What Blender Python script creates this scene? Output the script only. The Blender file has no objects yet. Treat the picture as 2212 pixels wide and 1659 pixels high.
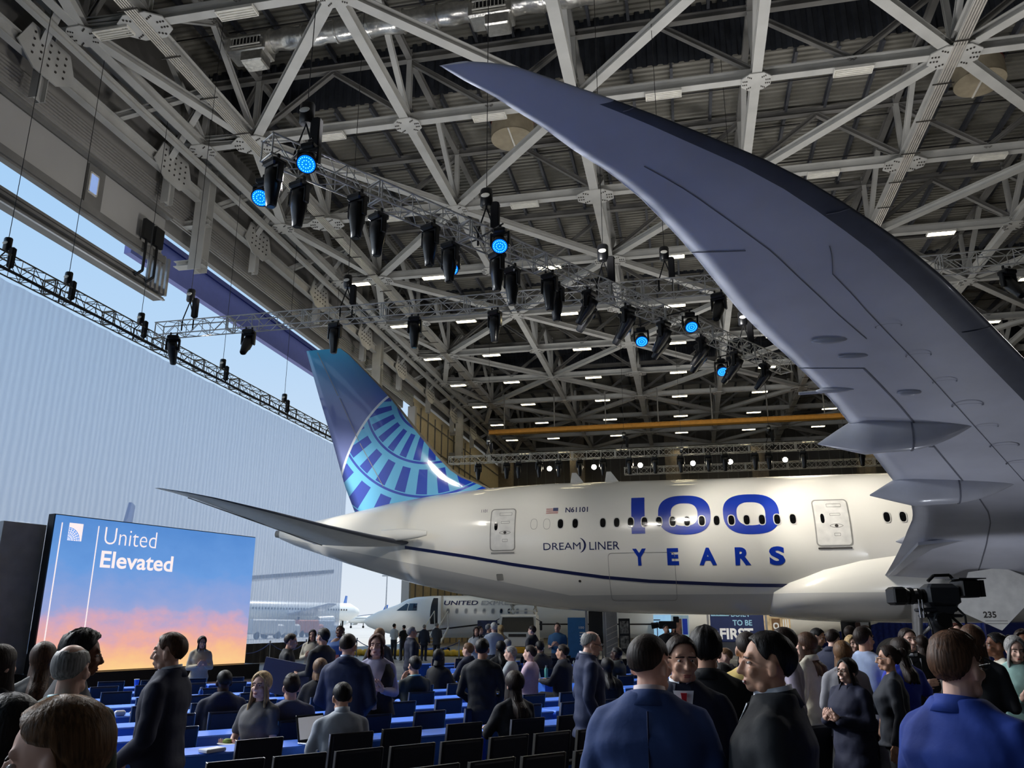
import bpy, bmesh, math, random
import numpy as np
from mathutils import Vector, Matrix, Euler, noise as mnoise
random.seed(7)
R = math.radians
scene = bpy.context.scene
C = scene.collection
# ------------------------------------------------------------------ camera
FPX, PITCH, YAW, CAMH = 1770.0, R(16.33), R(11.9), 1.81
FW = Vector((-math.sin(YAW)*math.cos(PITCH), math.cos(YAW)*math.cos(PITCH), math.sin(PITCH)))
RT = Vector((math.cos(YAW), math.sin(YAW), 0)); UP = RT.cross(FW); EYE = Vector((0, 0, CAMH))
cam = bpy.data.objects.new('camera', bpy.data.cameras.new('camera')); C.objects.link(cam)
cam.data.sensor_width = 36; cam.data.lens = 36*FPX/2212; cam.data.clip_start = .05; cam.data.clip_end = 3000
m3 = Matrix((RT, UP, -FW)).transposed(); cam.matrix_world = Matrix.Translation(EYE) @ m3.to_4x4()
scene.camera = cam
# ------------------------------------------------------------------ world, sun, exposure
SUN_DIR = Vector((.06, .75, 1.0)).normalized()
w = bpy.data.worlds.new('sky'); scene.world = w; w.use_nodes = True
nt = w.node_tree; nt.nodes.clear()
tcw = nt.nodes.new('ShaderNodeTexCoord'); spw = nt.nodes.new('ShaderNodeSeparateXYZ'); nt.links.new(tcw.outputs['Generated'], spw.inputs[0])
sky = nt.nodes.new('ShaderNodeValToRGB'); nt.links.new(spw.outputs['Z'], sky.inputs[0])
for i_, (p_, c_) in enumerate(((0, (228, 235, 243)), (.12, (212, 228, 246)), (.3, (186, 216, 246)), (.52, (158, 203, 246)), (1, (110, 166, 232)))):
    e_ = sky.color_ramp.elements[i_] if i_ < 2 else sky.color_ramp.elements.new(p_)
    e_.position = p_; e_.color = tuple(((v/255+.055)/1.055)**2.4 for v in c_)+(1,)
bg = nt.nodes.new('ShaderNodeBackground'); bg.inputs[1].default_value = 1.0
wo = nt.nodes.new('ShaderNodeOutputWorld')
nt.links.new(sky.outputs[0], bg.inputs[0]); nt.links.new(bg.outputs[0], wo.inputs[0])
sun = bpy.data.objects.new('sun', bpy.data.lights.new('sun', 'SUN')); C.objects.link(sun)
sun.data.energy = 5.5; sun.data.angle = R(.6); sun.data.color = (1, .96, .9)
sun.rotation_euler = SUN_DIR.to_track_quat('Z', 'Y').to_euler()
vs = scene.view_settings; vs.view_transform = 'Standard'; vs.look = 'None'; vs.exposure = 0.0; vs.gamma = 1; vs.use_curve_mapping = False
scene.cycles.max_bounces = 7; scene.cycles.diffuse_bounces = 4; scene.cycles.glossy_bounces = 3
scene.cycles.transparent_max_bounces = 12; scene.cycles.sample_clamp_indirect = 6
# ------------------------------------------------------------------ helpers
def ray(x, y): return FW + RT*((x-1106)/FPX) + UP*((829.5-y)/FPX)
def atY(x, y, Y): d = ray(x, y); return EYE + d*(Y/d.y)
def atX(x, y, X): d = ray(x, y); return EYE + d*(X/d.x)
def atZ(x, y, Z): d = ray(x, y); return EYE + d*((Z-CAMH)/d.z)
def lin(c):
    c = c/255
    return c/12.92 if c <= .04045 else ((c+.055)/1.055)**2.4
def rgb(t): return (lin(t[0]), lin(t[1]), lin(t[2]), 1)
MATS = {}
def mat(name, col, rough=.6, metal=0, var=.08, scale=3, bump=0, emit=None, estr=0, spec=.5, coat=0):
    if name in MATS: return MATS[name]
    m = bpy.data.materials.new(name); m.use_nodes = True; MATS[name] = m
    n = m.node_tree.nodes; l = m.node_tree.links; b = n['Principled BSDF']
    c = rgb(col); m.diffuse_color = c
    b.inputs['Roughness'].default_value = rough; b.inputs['Metallic'].default_value = metal
    b.inputs['Specular IOR Level'].default_value = spec; b.inputs['Coat Weight'].default_value = coat
    b.inputs['Coat Roughness'].default_value = .06
    tc = n.new('ShaderNodeTexCoord'); nz = n.new('ShaderNodeTexNoise'); nz.inputs['Scale'].default_value = scale; nz.inputs['Detail'].default_value = 5
    l.new(tc.outputs['Object'], nz.inputs['Vector'])
    rp = n.new('ShaderNodeValToRGB'); e = rp.color_ramp.elements
    e[0].position = .3; e[1].position = .7
    e[0].color = tuple(max(0, v*(1-var*1.6)) for v in c[:3])+(1,); e[1].color = tuple(min(1, v*(1+var)) for v in c[:3])+(1,)
    l.new(nz.outputs['Fac'], rp.inputs['Fac']); l.new(rp.outputs['Color'], b.inputs['Base Color'])
    if bump:
        bm = n.new('ShaderNodeBump'); bm.inputs['Strength'].default_value = bump; bm.inputs['Distance'].default_value = .02
        l.new(nz.outputs['Fac'], bm.inputs['Height']); l.new(bm.outputs[0], b.inputs['Normal'])
    if emit is not None:
        b.inputs['Emission Color'].default_value = rgb(emit); b.inputs['Emission Strength'].default_value = estr
    return m
def link(o, parent=None):
    C.objects.link(o)
    if parent is not None: o.parent = parent
    return o
def tag(o, label=None, cat=None, group=None, kind=None):
    if label: o['label'] = label
    if cat: o['category'] = cat
    if group: o['group'] = group
    if kind: o['kind'] = kind
    return o
def empty(name, loc=(0, 0, 0), rz=0, parent=None):
    o = bpy.data.objects.new(name, None); o.location = loc; o.rotation_euler = (0, 0, rz); o.empty_display_size = .1
    return link(o, parent)
def thing(name, label, cat, loc=(0, 0, 0), rz=0, group=None): return tag(empty(name, loc, rz), label, cat, group)
def meshobj(name, me, parent=None, loc=None, rot=None):
    o = bpy.data.objects.new(name, me); link(o, parent)
    if loc is not None: o.location = loc
    if rot is not None: o.rotation_euler = rot
    return o
CHILD = {}
def kids(o):
    return [c for c in bpy.data.objects if c.parent == o]
def copy_tree(o, parent=None, tree=None):
    tree = tree or [(o, [(k, [(g, []) for g in k.children]) for k in o.children])]
    def rec(node, par):
        c = node[0].copy(); C.objects.link(c); c.parent = par
        for ch in node[1]: rec(ch, c)
        return c
    return rec(tree[0], parent)
def frame(p0, p1, upv=(0, 0, 1)):
    z = (Vector(p1)-Vector(p0)); L = z.length; z.normalize(); u = Vector(upv)
    if abs(z.dot(u)) > .97: u = Vector((0, 1, 0)) if abs(z.y) < .9 else Vector((1, 0, 0))
    x = u.cross(z).normalized(); y = z.cross(x)
    return x, y, z, L
class MB:
    def __init__(s): s.v = []; s.f = []; s.m = []; s.sm = []
    def add(s, vs, fs, mi=0, smooth=False):
        b = len(s.v); s.v += [tuple(p) for p in vs]
        for f in fs: s.f.append([i+b for i in f]); s.m.append(mi); s.sm.append(smooth)
    def box(s, c, d, rz=0, mi=0, rot=None):
        hx, hy, hz = d[0]/2, d[1]/2, d[2]/2
        M_ = rot if rot is not None else Matrix.Rotation(rz, 3, 'Z')
        c = Vector(c)
        vs_ = [c+M_@Vector((sx*hx, sy*hy, sz*hz)) for sz in (-1, 1) for sx, sy in ((-1, -1), (1, -1), (1, 1), (-1, 1))]
        s.add(vs_, [(3, 2, 1, 0), (4, 5, 6, 7), (0, 1, 5, 4), (1, 2, 6, 5), (2, 3, 7, 6), (3, 0, 4, 7)], mi); return s
    def bevbox(s, c, d, b=.02, rz=0, mi=0, rot=None):
        hx, hy, hz = d[0]/2, d[1]/2, d[2]/2; b = min(b, hx*.9, hy*.9, hz*.9)
        M_ = rot if rot is not None else Matrix.Rotation(rz, 3, 'Z'); c = Vector(c); vs_ = []; 
        def ring(z, i):
            return [(hx-i, -hy+b+ (0 if i==0 else 0), z) for _ in ()]
        prof = [(-hz, b), (-hz+b, 0), (hz-b, 0), (hz, b)]
        for z, i in prof:
            X, Y = hx-i, hy-i; k = b*.6
            for x, y in ((-X+k, -Y), (X-k, -Y), (X, -Y+k), (X, Y-k), (X-k, Y), (-X+k, Y), (-X, Y-k), (-X, -Y+k)):
                vs_.append(c+M_@Vector((x, y, z)))
        fs = [tuple(range(7, -1, -1)), tuple(range(24, 32))]
        for r in range(3):
            for i in range(8): fs.append((r*8+i, r*8+(i+1) % 8, r*8+8+(i+1) % 8, r*8+8+i))
        s.add(vs_, fs, mi); return s
    def tube(s, p0, p1, r0, r1=None, n=8, mi=0, cap=True, smooth=True):
        r1 = r0 if r1 is None else r1; x, y, z, L = frame(p0, p1); p0 = Vector(p0); p1 = Vector(p1)
        vs_ = []
        for p, r in ((p0, r0), (p1, r1)):
            for i in range(n):
                a = 2*math.pi*i/n; vs_.append(p+x*(r*math.cos(a))+y*(r*math.sin(a)))
        s.add(vs_, [(i, (i+1) % n, n+(i+1) % n, n+i) for i in range(n)], mi, smooth)
        if cap: s.add(vs_, [tuple(range(n-1, -1, -1)), tuple(range(n, 2*n))], mi)
        return s
    def path(s, pts, r, n=6, mi=0):
        for a, b in zip(pts[:-1], pts[1:]): s.tube(a, b, r, n=n, mi=mi)
        return s
    def bar(s, p0, p1, wx, wy, mi=0, upv=(0, 0, 1)):
        x, y, z, L = frame(p0, p1, upv); p0 = Vector(p0); p1 = Vector(p1); vs_ = []
        for p in (p0, p1):
            for a, b in ((-1, -1), (1, -1), (1, 1), (-1, 1)): vs_.append(p+x*(a*wx/2)+y*(b*wy/2))
        s.add(vs_, [(3, 2, 1, 0), (4, 5, 6, 7), (0, 1, 5, 4), (1, 2, 6, 5), (2, 3, 7, 6), (3, 0, 4, 7)], mi); return s
    def ibeam(s, p0, p1, wd, ht, t=.03, mi=0, upv=(0, 0, 1)):
        x, y, z, L = frame(p0, p1, upv); p0 = Vector(p0); p1 = Vector(p1)
        prof = [(-wd/2, -ht/2), (wd/2, -ht/2), (wd/2, -ht/2+t), (t/2, -ht/2+t), (t/2, ht/2-t), (wd/2, ht/2-t), (wd/2, ht/2), (-wd/2, ht/2), (-wd/2, ht/2-t), (-t/2, ht/2-t), (-t/2, -ht/2+t), (-wd/2, -ht/2+t)]
        vs_ = [p+x*a+y*b for p in (p0, p1) for a, b in prof]; n = 12
        s.add(vs_, [(i, (i+1) % n, n+(i+1) % n, n+i) for i in range(n)], mi)
        for k in (0, n):
            s.add([vs_[k+i] for i in range(n)], [(0, 1, 2, 11), (11, 2, 3, 10), (10, 3, 4, 9), (9, 4, 5, 8), (8, 5, 6, 7)], mi)
        return s
    def prism(s, pts, off, mi=0, smooth=False):
        n = len(pts); o = Vector(off); a = [Vector(p) for p in pts]; vs_ = a+[p+o for p in a]
        s.add(vs_, [tuple(range(n-1, -1, -1)), tuple(range(n, 2*n))], mi)
        s.add(vs_, [(i, (i+1) % n, n+(i+1) % n, n+i) for i in range(n)], mi, smooth); return s
    def loft(s, rings, mi=0, cap=True, smooth=True, close=True):
        n = len(rings[0]); vs_ = [p for r in rings for p in r]; fs = []
        for k in range(len(rings)-1):
            for i in range(n if close else n-1): fs.append((k*n+i, k*n+(i+1) % n, (k+1)*n+(i+1) % n, (k+1)*n+i))
        s.add(vs_, fs, mi, smooth)
        if cap: s.add(vs_, [tuple(range(n-1, -1, -1)), tuple(range((len(rings)-1)*n, len(rings)*n))], mi)
        return s
    def ell(s, c, r, nu=12, nv=8, mi=0, rot=None):
        c = Vector(c); M_ = rot or Matrix.Identity(3); rings = []
        for j in range(nv+1):
            t = -math.pi/2+math.pi*j/nv; ct = max(math.cos(t), .02)
            rings.append([c+M_@Vector((r[0]*ct*math.cos(2*math.pi*i/nu), r[1]*ct*math.sin(2*math.pi*i/nu), r[2]*math.sin(t))) for i in range(nu)])
        return s.loft(rings, mi)
    def cap(s, p0, p1, r0, r1, n=10, mi=0, sq=1.0, upv=(0, 0, 1)):
        x, y, z, L = frame(p0, p1, upv); p0 = Vector(p0); p1 = Vector(p1); rings = []
        for p, r, t in [(p0, r0, -80), (p0, r0, -40), (p0, r0, 0), (p1, r1, 0), (p1, r1, 40), (p1, r1, 80)]:
            ct = math.cos(R(t)); o = p+z*(r*math.sin(R(t)))
            rings.append([o+x*(r*ct*math.cos(2*math.pi*i/n))+y*(r*sq*ct*math.sin(2*math.pi*i/n)) for i in range(n)])
        return s.loft(rings, mi)
    def mesh(s, name, mats):
        me = bpy.data.meshes.new(name); me.from_pydata(s.v, [], s.f)
        for m in (mats if isinstance(mats, (list, tuple)) else [mats]): me.materials.append(m)
        me.polygons.foreach_set('material_index', s.m); me.polygons.foreach_set('use_smooth', s.sm); me.update(); return me
    def build(s, name, mats, parent=None, loc=None, rot=None): return meshobj(name, s.mesh(name, mats), parent, loc, rot)
def struct(name, mb, mats, label=None):
    o = mb.build(name, mats); o['kind'] = 'structure'
    if label: o['label'] = label
    return o
BEAMS = {}
def beam(name, p0, p1, wd, ht, m, parent, upv=(0, 0, 1), t=.03, kind='i'):
    L = round((Vector(p1)-Vector(p0)).length, 2); k = (wd, ht, L, t, m.name, kind)
    if k not in BEAMS:
        b = MB(); (b.ibeam if kind == 'i' else b.bar)((0, 0, 0), (0, 0, L), wd, ht, *([t] if kind == 'i' else []), upv=(0, 1, 0)); BEAMS[k] = b.mesh(name, m)
    x, y, z, _ = frame(p0, p1, upv)
    o = bpy.data.objects.new(name, BEAMS[k]); link(o, parent)
    o.matrix_basis = Matrix.Translation(Vector(p0)) @ Matrix((x, y, z)).transposed().to_4x4()
    return o
def text_mb(txt, size, off=0.0, italic=0, sx=1.0, space=1.0):
    """flat lettering as (verts, faces) in its own XY plane, left-bottom origin"""
    cu = bpy.data.curves.new('t', 'FONT'); cu.body = txt; cu.size = size; cu.offset = off; cu.shear = italic; cu.space_character = space
    cu.resolution_u = 4
    o = bpy.data.objects.new('t', cu); ts = bpy.data.scenes.new('scratch'); ts.collection.objects.link(o); ts.view_layers[0].update(); dg = ts.view_layers[0].depsgraph
    me = bpy.data.meshes.new_from_object(o.evaluated_get(dg)); v = [(p.co.x*sx, p.co.y) for p in me.vertices]; f = [list(p.vertices) for p in me.polygons]
    bpy.data.objects.remove(o); bpy.data.curves.remove(cu); bpy.data.scenes.remove(ts); bpy.data.meshes.remove(me)
    return v, f
# ================================================================== hangar shell
STEEL = mat('painted steel', (184, 183, 178), .55, var=.10, scale=.7)
STEELD = mat('dark steel', (120, 118, 114), .6, var=.12, scale=.8)
PURL = mat('purlin steel', (72, 74, 80), .6, var=.1)
DECK = mat('corrugated deck', (138, 135, 126), .5, metal=.15, var=.1, scale=.4)
FASC = mat('dark corrugated fascia', (62, 66, 74), .5, metal=.2, var=.1)
BOLT = mat('bolt', (70, 66, 62), .5, metal=.4)
FLOORM = mat('floor concrete', (150, 148, 144), .42, var=.15, scale=.5)
TARM = mat('tarmac', (176, 174, 168), .85, var=.07, scale=.08)
HEADM = mat('door header paint', (150, 147, 142), .6, var=.06, scale=.5)
BEIGE = mat('beige door panel', (206, 192, 158), .7, var=.06)
WALLD = mat('wall panel', (104, 101, 96), .7, var=.1, scale=.3)
DKCONC = mat('column', (128, 118, 104), .8, var=.12)
ZB = 23.8
LX = {n: -3.69+7.62*(n-4) for n in range(2, 10)}; LX[1] = -21.6
YK = {k: 30.7+8.18*k for k in range(-3, 10)}
XD, YEND, YFAR = -24.0, 69.7, 112.0
def vis(ps, mg=260):
    for p in ps:
        q = Vector(p)-EYE; t = q.dot(FW)
        if t < 1: continue
        x = 1106+FPX*q.dot(RT)/t; y = 829.5-FPX*q.dot(UP)/t
        if -mg < x < 2212+mg and -mg < y < 1659+mg: return True
    return False
fl = MB(); fl.box((20, 38, -.1), (88, 150, .2)); floor = struct('floor', fl, FLOORM)
gr = MB(); gr.box((-424, 150, -.12), (800, 1300, .2)); struct('trim_1', gr, TARM, 'pale concrete apron outside the hangar')
# ---- deck: corrugated sheets on two levels, stepping at each fascia
SECT = [(-36, 9.5, 27.6), (9.5, 34, 30.5), (34, 59, 27.6), (59, 84, 30.5), (84, YFAR, 27.6)]
ceil = MB(); pitch = .34
for y0, y1, z in SECT:
    n = int((y1-y0)/pitch); pr = []
    for i in range(n):
        y = y0+i*(y1-y0)/n; p = (y1-y0)/n
        pr += [(y, z), (y+p*.42, z), (y+p*.5, z+.1), (y+p*.92, z+.1)]
    pr.append((y1, z)); vs_ = [(x, a, b) for x in (-25, 64) for a, b in pr]; m_ = len(pr)
    ceil.add(vs_, [(i, i+1, m_+i+1, m_+i) for i in range(m_-1)])
ceil.box((20, 38, 31.2), (92, 152, .2))
ceiling = struct('ceiling', ceil, DECK)
for yf, za, zb in [(9.5, 27.6, 30.6), (34, 27.4, 30.6), (59, 27.4, 30.6), (84, 27.4, 30.6)]:
    b = MB(); vs_ = []; n = 180; pr = []
    for i in range(n):
        x = -25+89*i/n; p = 89/n; pr += [(x, 0), (x+p*.4, 0), (x+p*.5, .09), (x+p*.9, .09)]
    vs_ = [(x, yf-d, z) for z in (za, zb) for x, d in pr]; m_ = len(pr)
    b.add(vs_, [(i, i+1, m_+i+1, m_+i) for i in range(m_-1)])
    b.build('fascia_sheet', FASC, ceiling)
# purlins under the deck
for y0, y1, z in SECT[1:]:
    x = -24.2
    while x < 50:
        if vis([(x, y0+(y1-y0)*q, z) for q in (0, .25, .5, .75, 1)], 30): beam('purlin', (x, y0+.1, z-.2), (x, y1-.1, z-.2), .14, .36, PURL, ceiling)
        x += 1.905
# ---- roof steel
roof = empty('trim_2'); tag(roof, 'painted steel roof framing of the hangar', kind='structure')
pieces = 0
def rb(name, p0, p1, wd, ht, m=STEEL, **k):
    mid = [(Vector(p0)*(1-t)+Vector(p1)*t) for t in (0, .33, .66, 1)]
    if vis(mid): beam(name, p0, p1, wd, ht, m, roof, **k)
ns = sorted(LX); ks = sorted(YK); ZT = 27.1
for k in ks:
    y = YK[k]
    for a, b in zip(ns[:-1], ns[1:]):
        rb('chord_beam', (LX[a]+.12, y, ZB), (LX[b]-.12, y, ZB), .38, .46)
        rb('upper_beam', (LX[a], y, ZT), (LX[b], y, ZT), .3, .34, STEELD)
        if (a+k) % 2 == 0: rb('web_diagonal', (LX[a], y, ZB+.2), ((LX[a]+LX[b])/2, y, ZT-.2), .22, .22, STEELD); rb('web_diagonal', ((LX[a]+LX[b])/2, y, ZT-.2), (LX[b], y, ZB+.2), .22, .22, STEELD)
        else: rb('web_diagonal', (LX[a], y, ZT-.2), ((LX[a]+LX[b])/2, y, ZB+.2), .22, .22, STEELD); rb('web_diagonal', ((LX[a]+LX[b])/2, y, ZB+.2), (LX[b], y, ZT-.2), .22, .22, STEELD)
    for a in ns: rb('web_post', (LX[a], y, ZB+.2), (LX[a], y, ZT+.4), .24, .24, STEEL, upv=(0, 1, 0))
for a in ns:
    for k0, k1 in zip(ks[:-1], ks[1:]):
        w_ = .46 if a in (2, 4, 6) else .4
        rb('chord_beam', (LX[a], YK[k0], ZB-.02), (LX[a], YK[k1], ZB-.02), w_, .46)
        rb('upper_beam', (LX[a], YK[k0], ZT), (LX[a], YK[k1], ZT), .28, .3, STEELD)
        ym = (YK[k0]+YK[k1])/2
        rb('web_diagonal', (LX[a], YK[k0], ZB+.2), (LX[a], ym, ZT-.1), .24, .24); rb('web_diagonal', (LX[a], ym, ZT-.1), (LX[a], YK[k1], ZB+.2), .24, .24)
for a, b in zip(ns[:-1], ns[1:]):
    for k0, k1 in zip(ks[:-1], ks[1:]):
        p, q = ((a, k0), (b, k1)) if (a+k0) % 2 == 0 else ((b, k0), (a, k1))
        rb('plan_brace', (LX[p[0]], YK[p[1]], ZB-.05), (LX[q[0]], YK[q[1]], ZB-.05), .42, .34)
# gusset plates with their bolts
gp = MB(); oc = [(-.95, -.35), (-.45, -.7), (.45, -.7), (.95, -.35), (.95, .35), (.45, .7), (-.45, .7), (-.95, .35)]
gp.prism([(x, y, 0) for x, y in oc], (0, 0, -.05))
for sx in (-1, 1):
    for i in range(3):
        for j in (-1, 1):
            for cx, cy, dx, dy in ((.35, .38, .11, .09), (.62, .0, .12, 0)): gp.box((sx*(cx+i*dx), j*(cy+i*dy*.6) if cy else j*.14, -.07), (.055, .055, .05), mi=1)
gme = gp.mesh('gusset_plate', [STEEL, BOLT])
for a in ns:
    for k in ks:
        p = (LX[a], YK[k], ZB-.26)
        if vis([p], 60):
            o = meshobj('gusset_plate', gme, roof, p, (0, 0, 0)); o.scale = (1, 1, 1) if a % 2 == 0 else (.62, .8, 1)
# conduit bundles under two of the long chords
CONDUIT = mat('conduit', (205, 200, 190), .4, metal=.5)
for a in (2, 6):
    for j in range(5):
        x = LX[a]-.2+.1*j
        b = MB(); b.tube((x, -5, ZB-.33), (x, 105, ZB-.33), .035, n=6); b.build('conduit', CONDUIT, roof)
    for j in range(36):
        y = 8+j*2.7
        if vis([(LX[a], y, ZB)], 20): beam('conduit_strap', (LX[a]-.42, y, ZB-.4), (LX[a]+.42, y, ZB-.4), .05, .04, BOLT, roof, kind='b')
# ---- ceiling lights
LWHT = mat('fixture white', (225, 222, 212), .4)
LIT = mat('lit tube', (255, 246, 214), .4, emit=(255, 240, 200), estr=20.0)
def light_mesh(lit):
    b = MB(); b.box((0, 0, .05), (1.5, .52, .06)); b.box((-.74, 0, 0), (.03, .52, .1)); b.box((.74, 0, 0), (.03, .52, .1)); b.box((0, .25, 0), (1.5, .03, .1)); b.box((0, -.25, 0), (1.5, .03, .1))
    return b.mesh('housing', LWHT)
hme = light_mesh(0); tb = MB()
for j in range(4): tb.tube((-.7, -.18+.12*j, 0), (.7, -.18+.12*j, 0), .03, n=6)
tme = tb.mesh('tube', LWHT); tme2 = tb.mesh('tube', LIT)
for k in ks:
    for a, b_ in zip(ns[:-1], ns[1:]):
        p = Vector(((LX[a]+LX[b_])/2, YK[k], ZB-.36))
        if a == 1 and k < 2 and k != -1: continue
        if not vis([p], 20): continue
        on = k >= 2
        t = thing('ceiling_light', 'lit fluorescent fixture glowing warm under a far roof beam' if on else 'unlit white louvred light fixture under a roof beam', 'ceiling light', p, 0, 'lit ceiling lights' if on else 'unlit ceiling lights')
        meshobj('housing', hme, t); meshobj('lamp_tubes', tme2 if on else tme, t)
# ---- insulated duct with grilles
FOIL = mat('foil wrap', (214, 212, 206), .28, metal=.85, var=.12, scale=6, bump=.8)
BLK = mat('black', (16, 16, 18), .45, var=.1)
du = thing('air_duct', 'silver foil wrapped air duct hung under the roof deck', 'duct', (0, 27.4, 26.3))
b = MB(); rings = []; x = -18.6
while x < 24:
    rr = .46+.03*math.sin(x*5.1)+random.uniform(-.015, .015)
    rings.append([(x, rr*math.cos(2*math.pi*i/14), rr*math.sin(2*math.pi*i/14)) for i in range(14)]); x += .22
b.loft(rings); b.build('duct_body', FOIL, du)
b = MB()
b.tube((0, 0, 0), (.07, 0, 0), .52, n=14); me_ = b.mesh('duct_band', FOIL)
for x in np.arange(-18, 24, 1.5): meshobj('duct_band', me_, du, (x, 0, 0))
for x in (-17.4, -6.6, 4.2):
    g = MB(); g.bevbox((x, -.1, -.42), (1.8, 1.0, .8), .08); gb = g.build('grille_box', FOIL, du)
    g = MB(); g.box((x, -.63, -.35), (1.25, .06, .34)); g.build('grille_opening', BLK, gb)
    g = MB()
    for j in range(8): g.box((x-.56+.16*j, -.67, -.35), (.03, .05, .36))
    g.box((x, -.67, -.16), (1.4, .05, .05)); g.box((x, -.67, -.54), (1.4, .05, .05)); g.build('grille_vane', LWHT, gb)
    g = MB(); g.bevbox((x+.3, -.2, -1.05), (1.0, .8, .55), .06); g.build('outlet', FOIL, gb)
FANR = mat('fan red', (120, 34, 30), .5); TAN = mat('fan cover', (168, 156, 132), .6)
for (x, y, z, nm) in ((-7.6, 36.2, 26.3, 'round tan roof fan housing beyond the raised wingtip'), (14.4, 36.0, 26.2, 'red and tan roof fan housing beside the bolted joint')):
    t = thing('roof_fan', nm, 'fan', (x, y, z)); b = MB(); b.tube((0, 0, -.5), (0, 0, .35), 1.1, n=28, cap=False); b.build('drum', TAN, t)
    b = MB(); b.tube((0, 0, .35), (0, 0, 1.3), 1.12, .95, n=28); b.build('shroud', FANR, t)
    b = MB(); b.tube((0, 0, -.52), (0, 0, -.47), 1.1, n=28); b.build('cover', TAN, t); b = MB(); b.box((0, 0, -.54), (.08, 2.2, .05)); b.build('cover_bar', LWHT, t)
# sprinkler pipes
PIPE = mat('sprinkler pipe', (40, 38, 38), .5)
for y0, y1, z in SECT[1:4]:
    y = y0+2
    while y < y1:
        b = MB(); b.tube((-24, y, z-.55), (30, y, z-.55), .035, n=6); b.build('sprinkler_pipe', PIPE, ceiling); y += 3.8
# ---- walls
b = MB(); b.box((20, YFAR+.2, 15.5), (90, .4, 31.4)); wf = struct('wall_far', b, WALLD)
for i in range(60): beam('wall_rib', (-24+i*1.3, YFAR-.05, 0), (-24+i*1.3, YFAR-.05, 27), .12, .1, STEELD, wf, kind='b', upv=(0, 1, 0))
b = MB(); b.box((64.2, 38, 15.5), (.4, 152, 31.4)); struct('wall_right', b, WALLD)
b = MB(); b.box((20, -36.2, 15.5), (90, .4, 31.4)); struct('wall_back', b, WALLD)
for i, x in enumerate((-23.2, -13.5, -1.2, 9.5, 22)):
    b = MB(); b.box((x, YFAR-6, 13), (1.9, 1.4, 26)); b.box((x, YFAR-6.74, 13), (.7, .1, 26)); b.build('wall_column', DKCONC, wf)
# left wall: header over the open doors
hd = MB(); hd.box((-24.3, 38, 26.8), (.5, 150, 9.0)); hd.box((-24.9, 16, 21.6), (.3, 106, 1.6)); wl = struct('wall_left', hd, HEADM)
for j in range(9): b = MB(); b.box((-23.98, 17, 22.15-j*.15), (.16-.012*j, 105, .09)); b.build('slat', HEADM, wl)
HP = mat('header panel', (176, 174, 170), .6, var=.05, scale=.3)
b = MB(); b.box((-24.2, -3, 19.75), (.2, 70, 2.1)); b.build('header_panel', HP, wl)
b = MB(); b.box((-24.05, -3, 18.6), (.5, 70, .34)); b.box((-24.0, -3, 18.35), (.3, 70, .1)); b.build('header_rail', STEELD, wl)
b = MB(); b.box((-23.85, -3, 20.85), (.3, 70, .12)); b.build('header_rail', STEELD, wl)
wn = MB(); wn.box((-24.04, 27.0, 19.75), (.16, 1.0, 1.85)); wo_ = wn.build('window_recess', STEELD, wl)
wn = MB(); wn.box((-23.93, 26.85, 19.85), (.05, .42, .8)); wn.build('window_pane', mat('sky glass', (150, 175, 225), .1, emit=(150, 180, 240), estr=.55), wo_)
b = MB(); b.bar((-23.95, 26.85-.24, 19.4), (-23.95, 26.85-.24, 20.3), .08, .08); b.bar((-23.95, 26.85+.24, 19.4), (-23.95, 26.85+.24, 20.3), .08, .08); b.bar((-23.95, 26.6, 19.4), (-23.95, 27.1, 19.4), .08, .08); b.bar((-23.95, 26.6, 20.3), (-23.95, 27.1, 20.3), .08, .08); b.build('window_frame', LWHT, wo_)
b = MB()
for dz, dx in ((0, 0), (.22, .1), (.44, .02)): b.box((-24.3+dx, -2, 16.85+dz), (.55-.1*dx, 69, .12))
b.box((-24.5, -2, 17.1), (.1, 69, .6)); dr = struct('trim_3', b, STEELD, 'top rail of the open hangar door')
STEELG = mat('galvanised rail', (168, 168, 170), .35, metal=.7)
for j in range(2): b = MB(); b.box((-24.0, -2, 16.78+.3*j), (.12, 69, .07)); b.build('door_rail', STEELG, dr)
for j in range(5): b = MB(); b.box((-23.9, 31.0+.34*j, 17.9), (.12, .18, 1.9)); b.build('rail_bracket', STEELG, dr)
for j in range(2):
    b = MB(); b.path([(-23.6, 30.2+.8*j, 18.9), (-23.6, 30.2+.8*j, 17.3), (-23.8, 30.0+.8*j, 17.0)], .07); b.box((-23.6, 30.2+.8*j, 19.3), (.16, .62, .95)); b.build('bumper_arm', BLK, dr)
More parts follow.
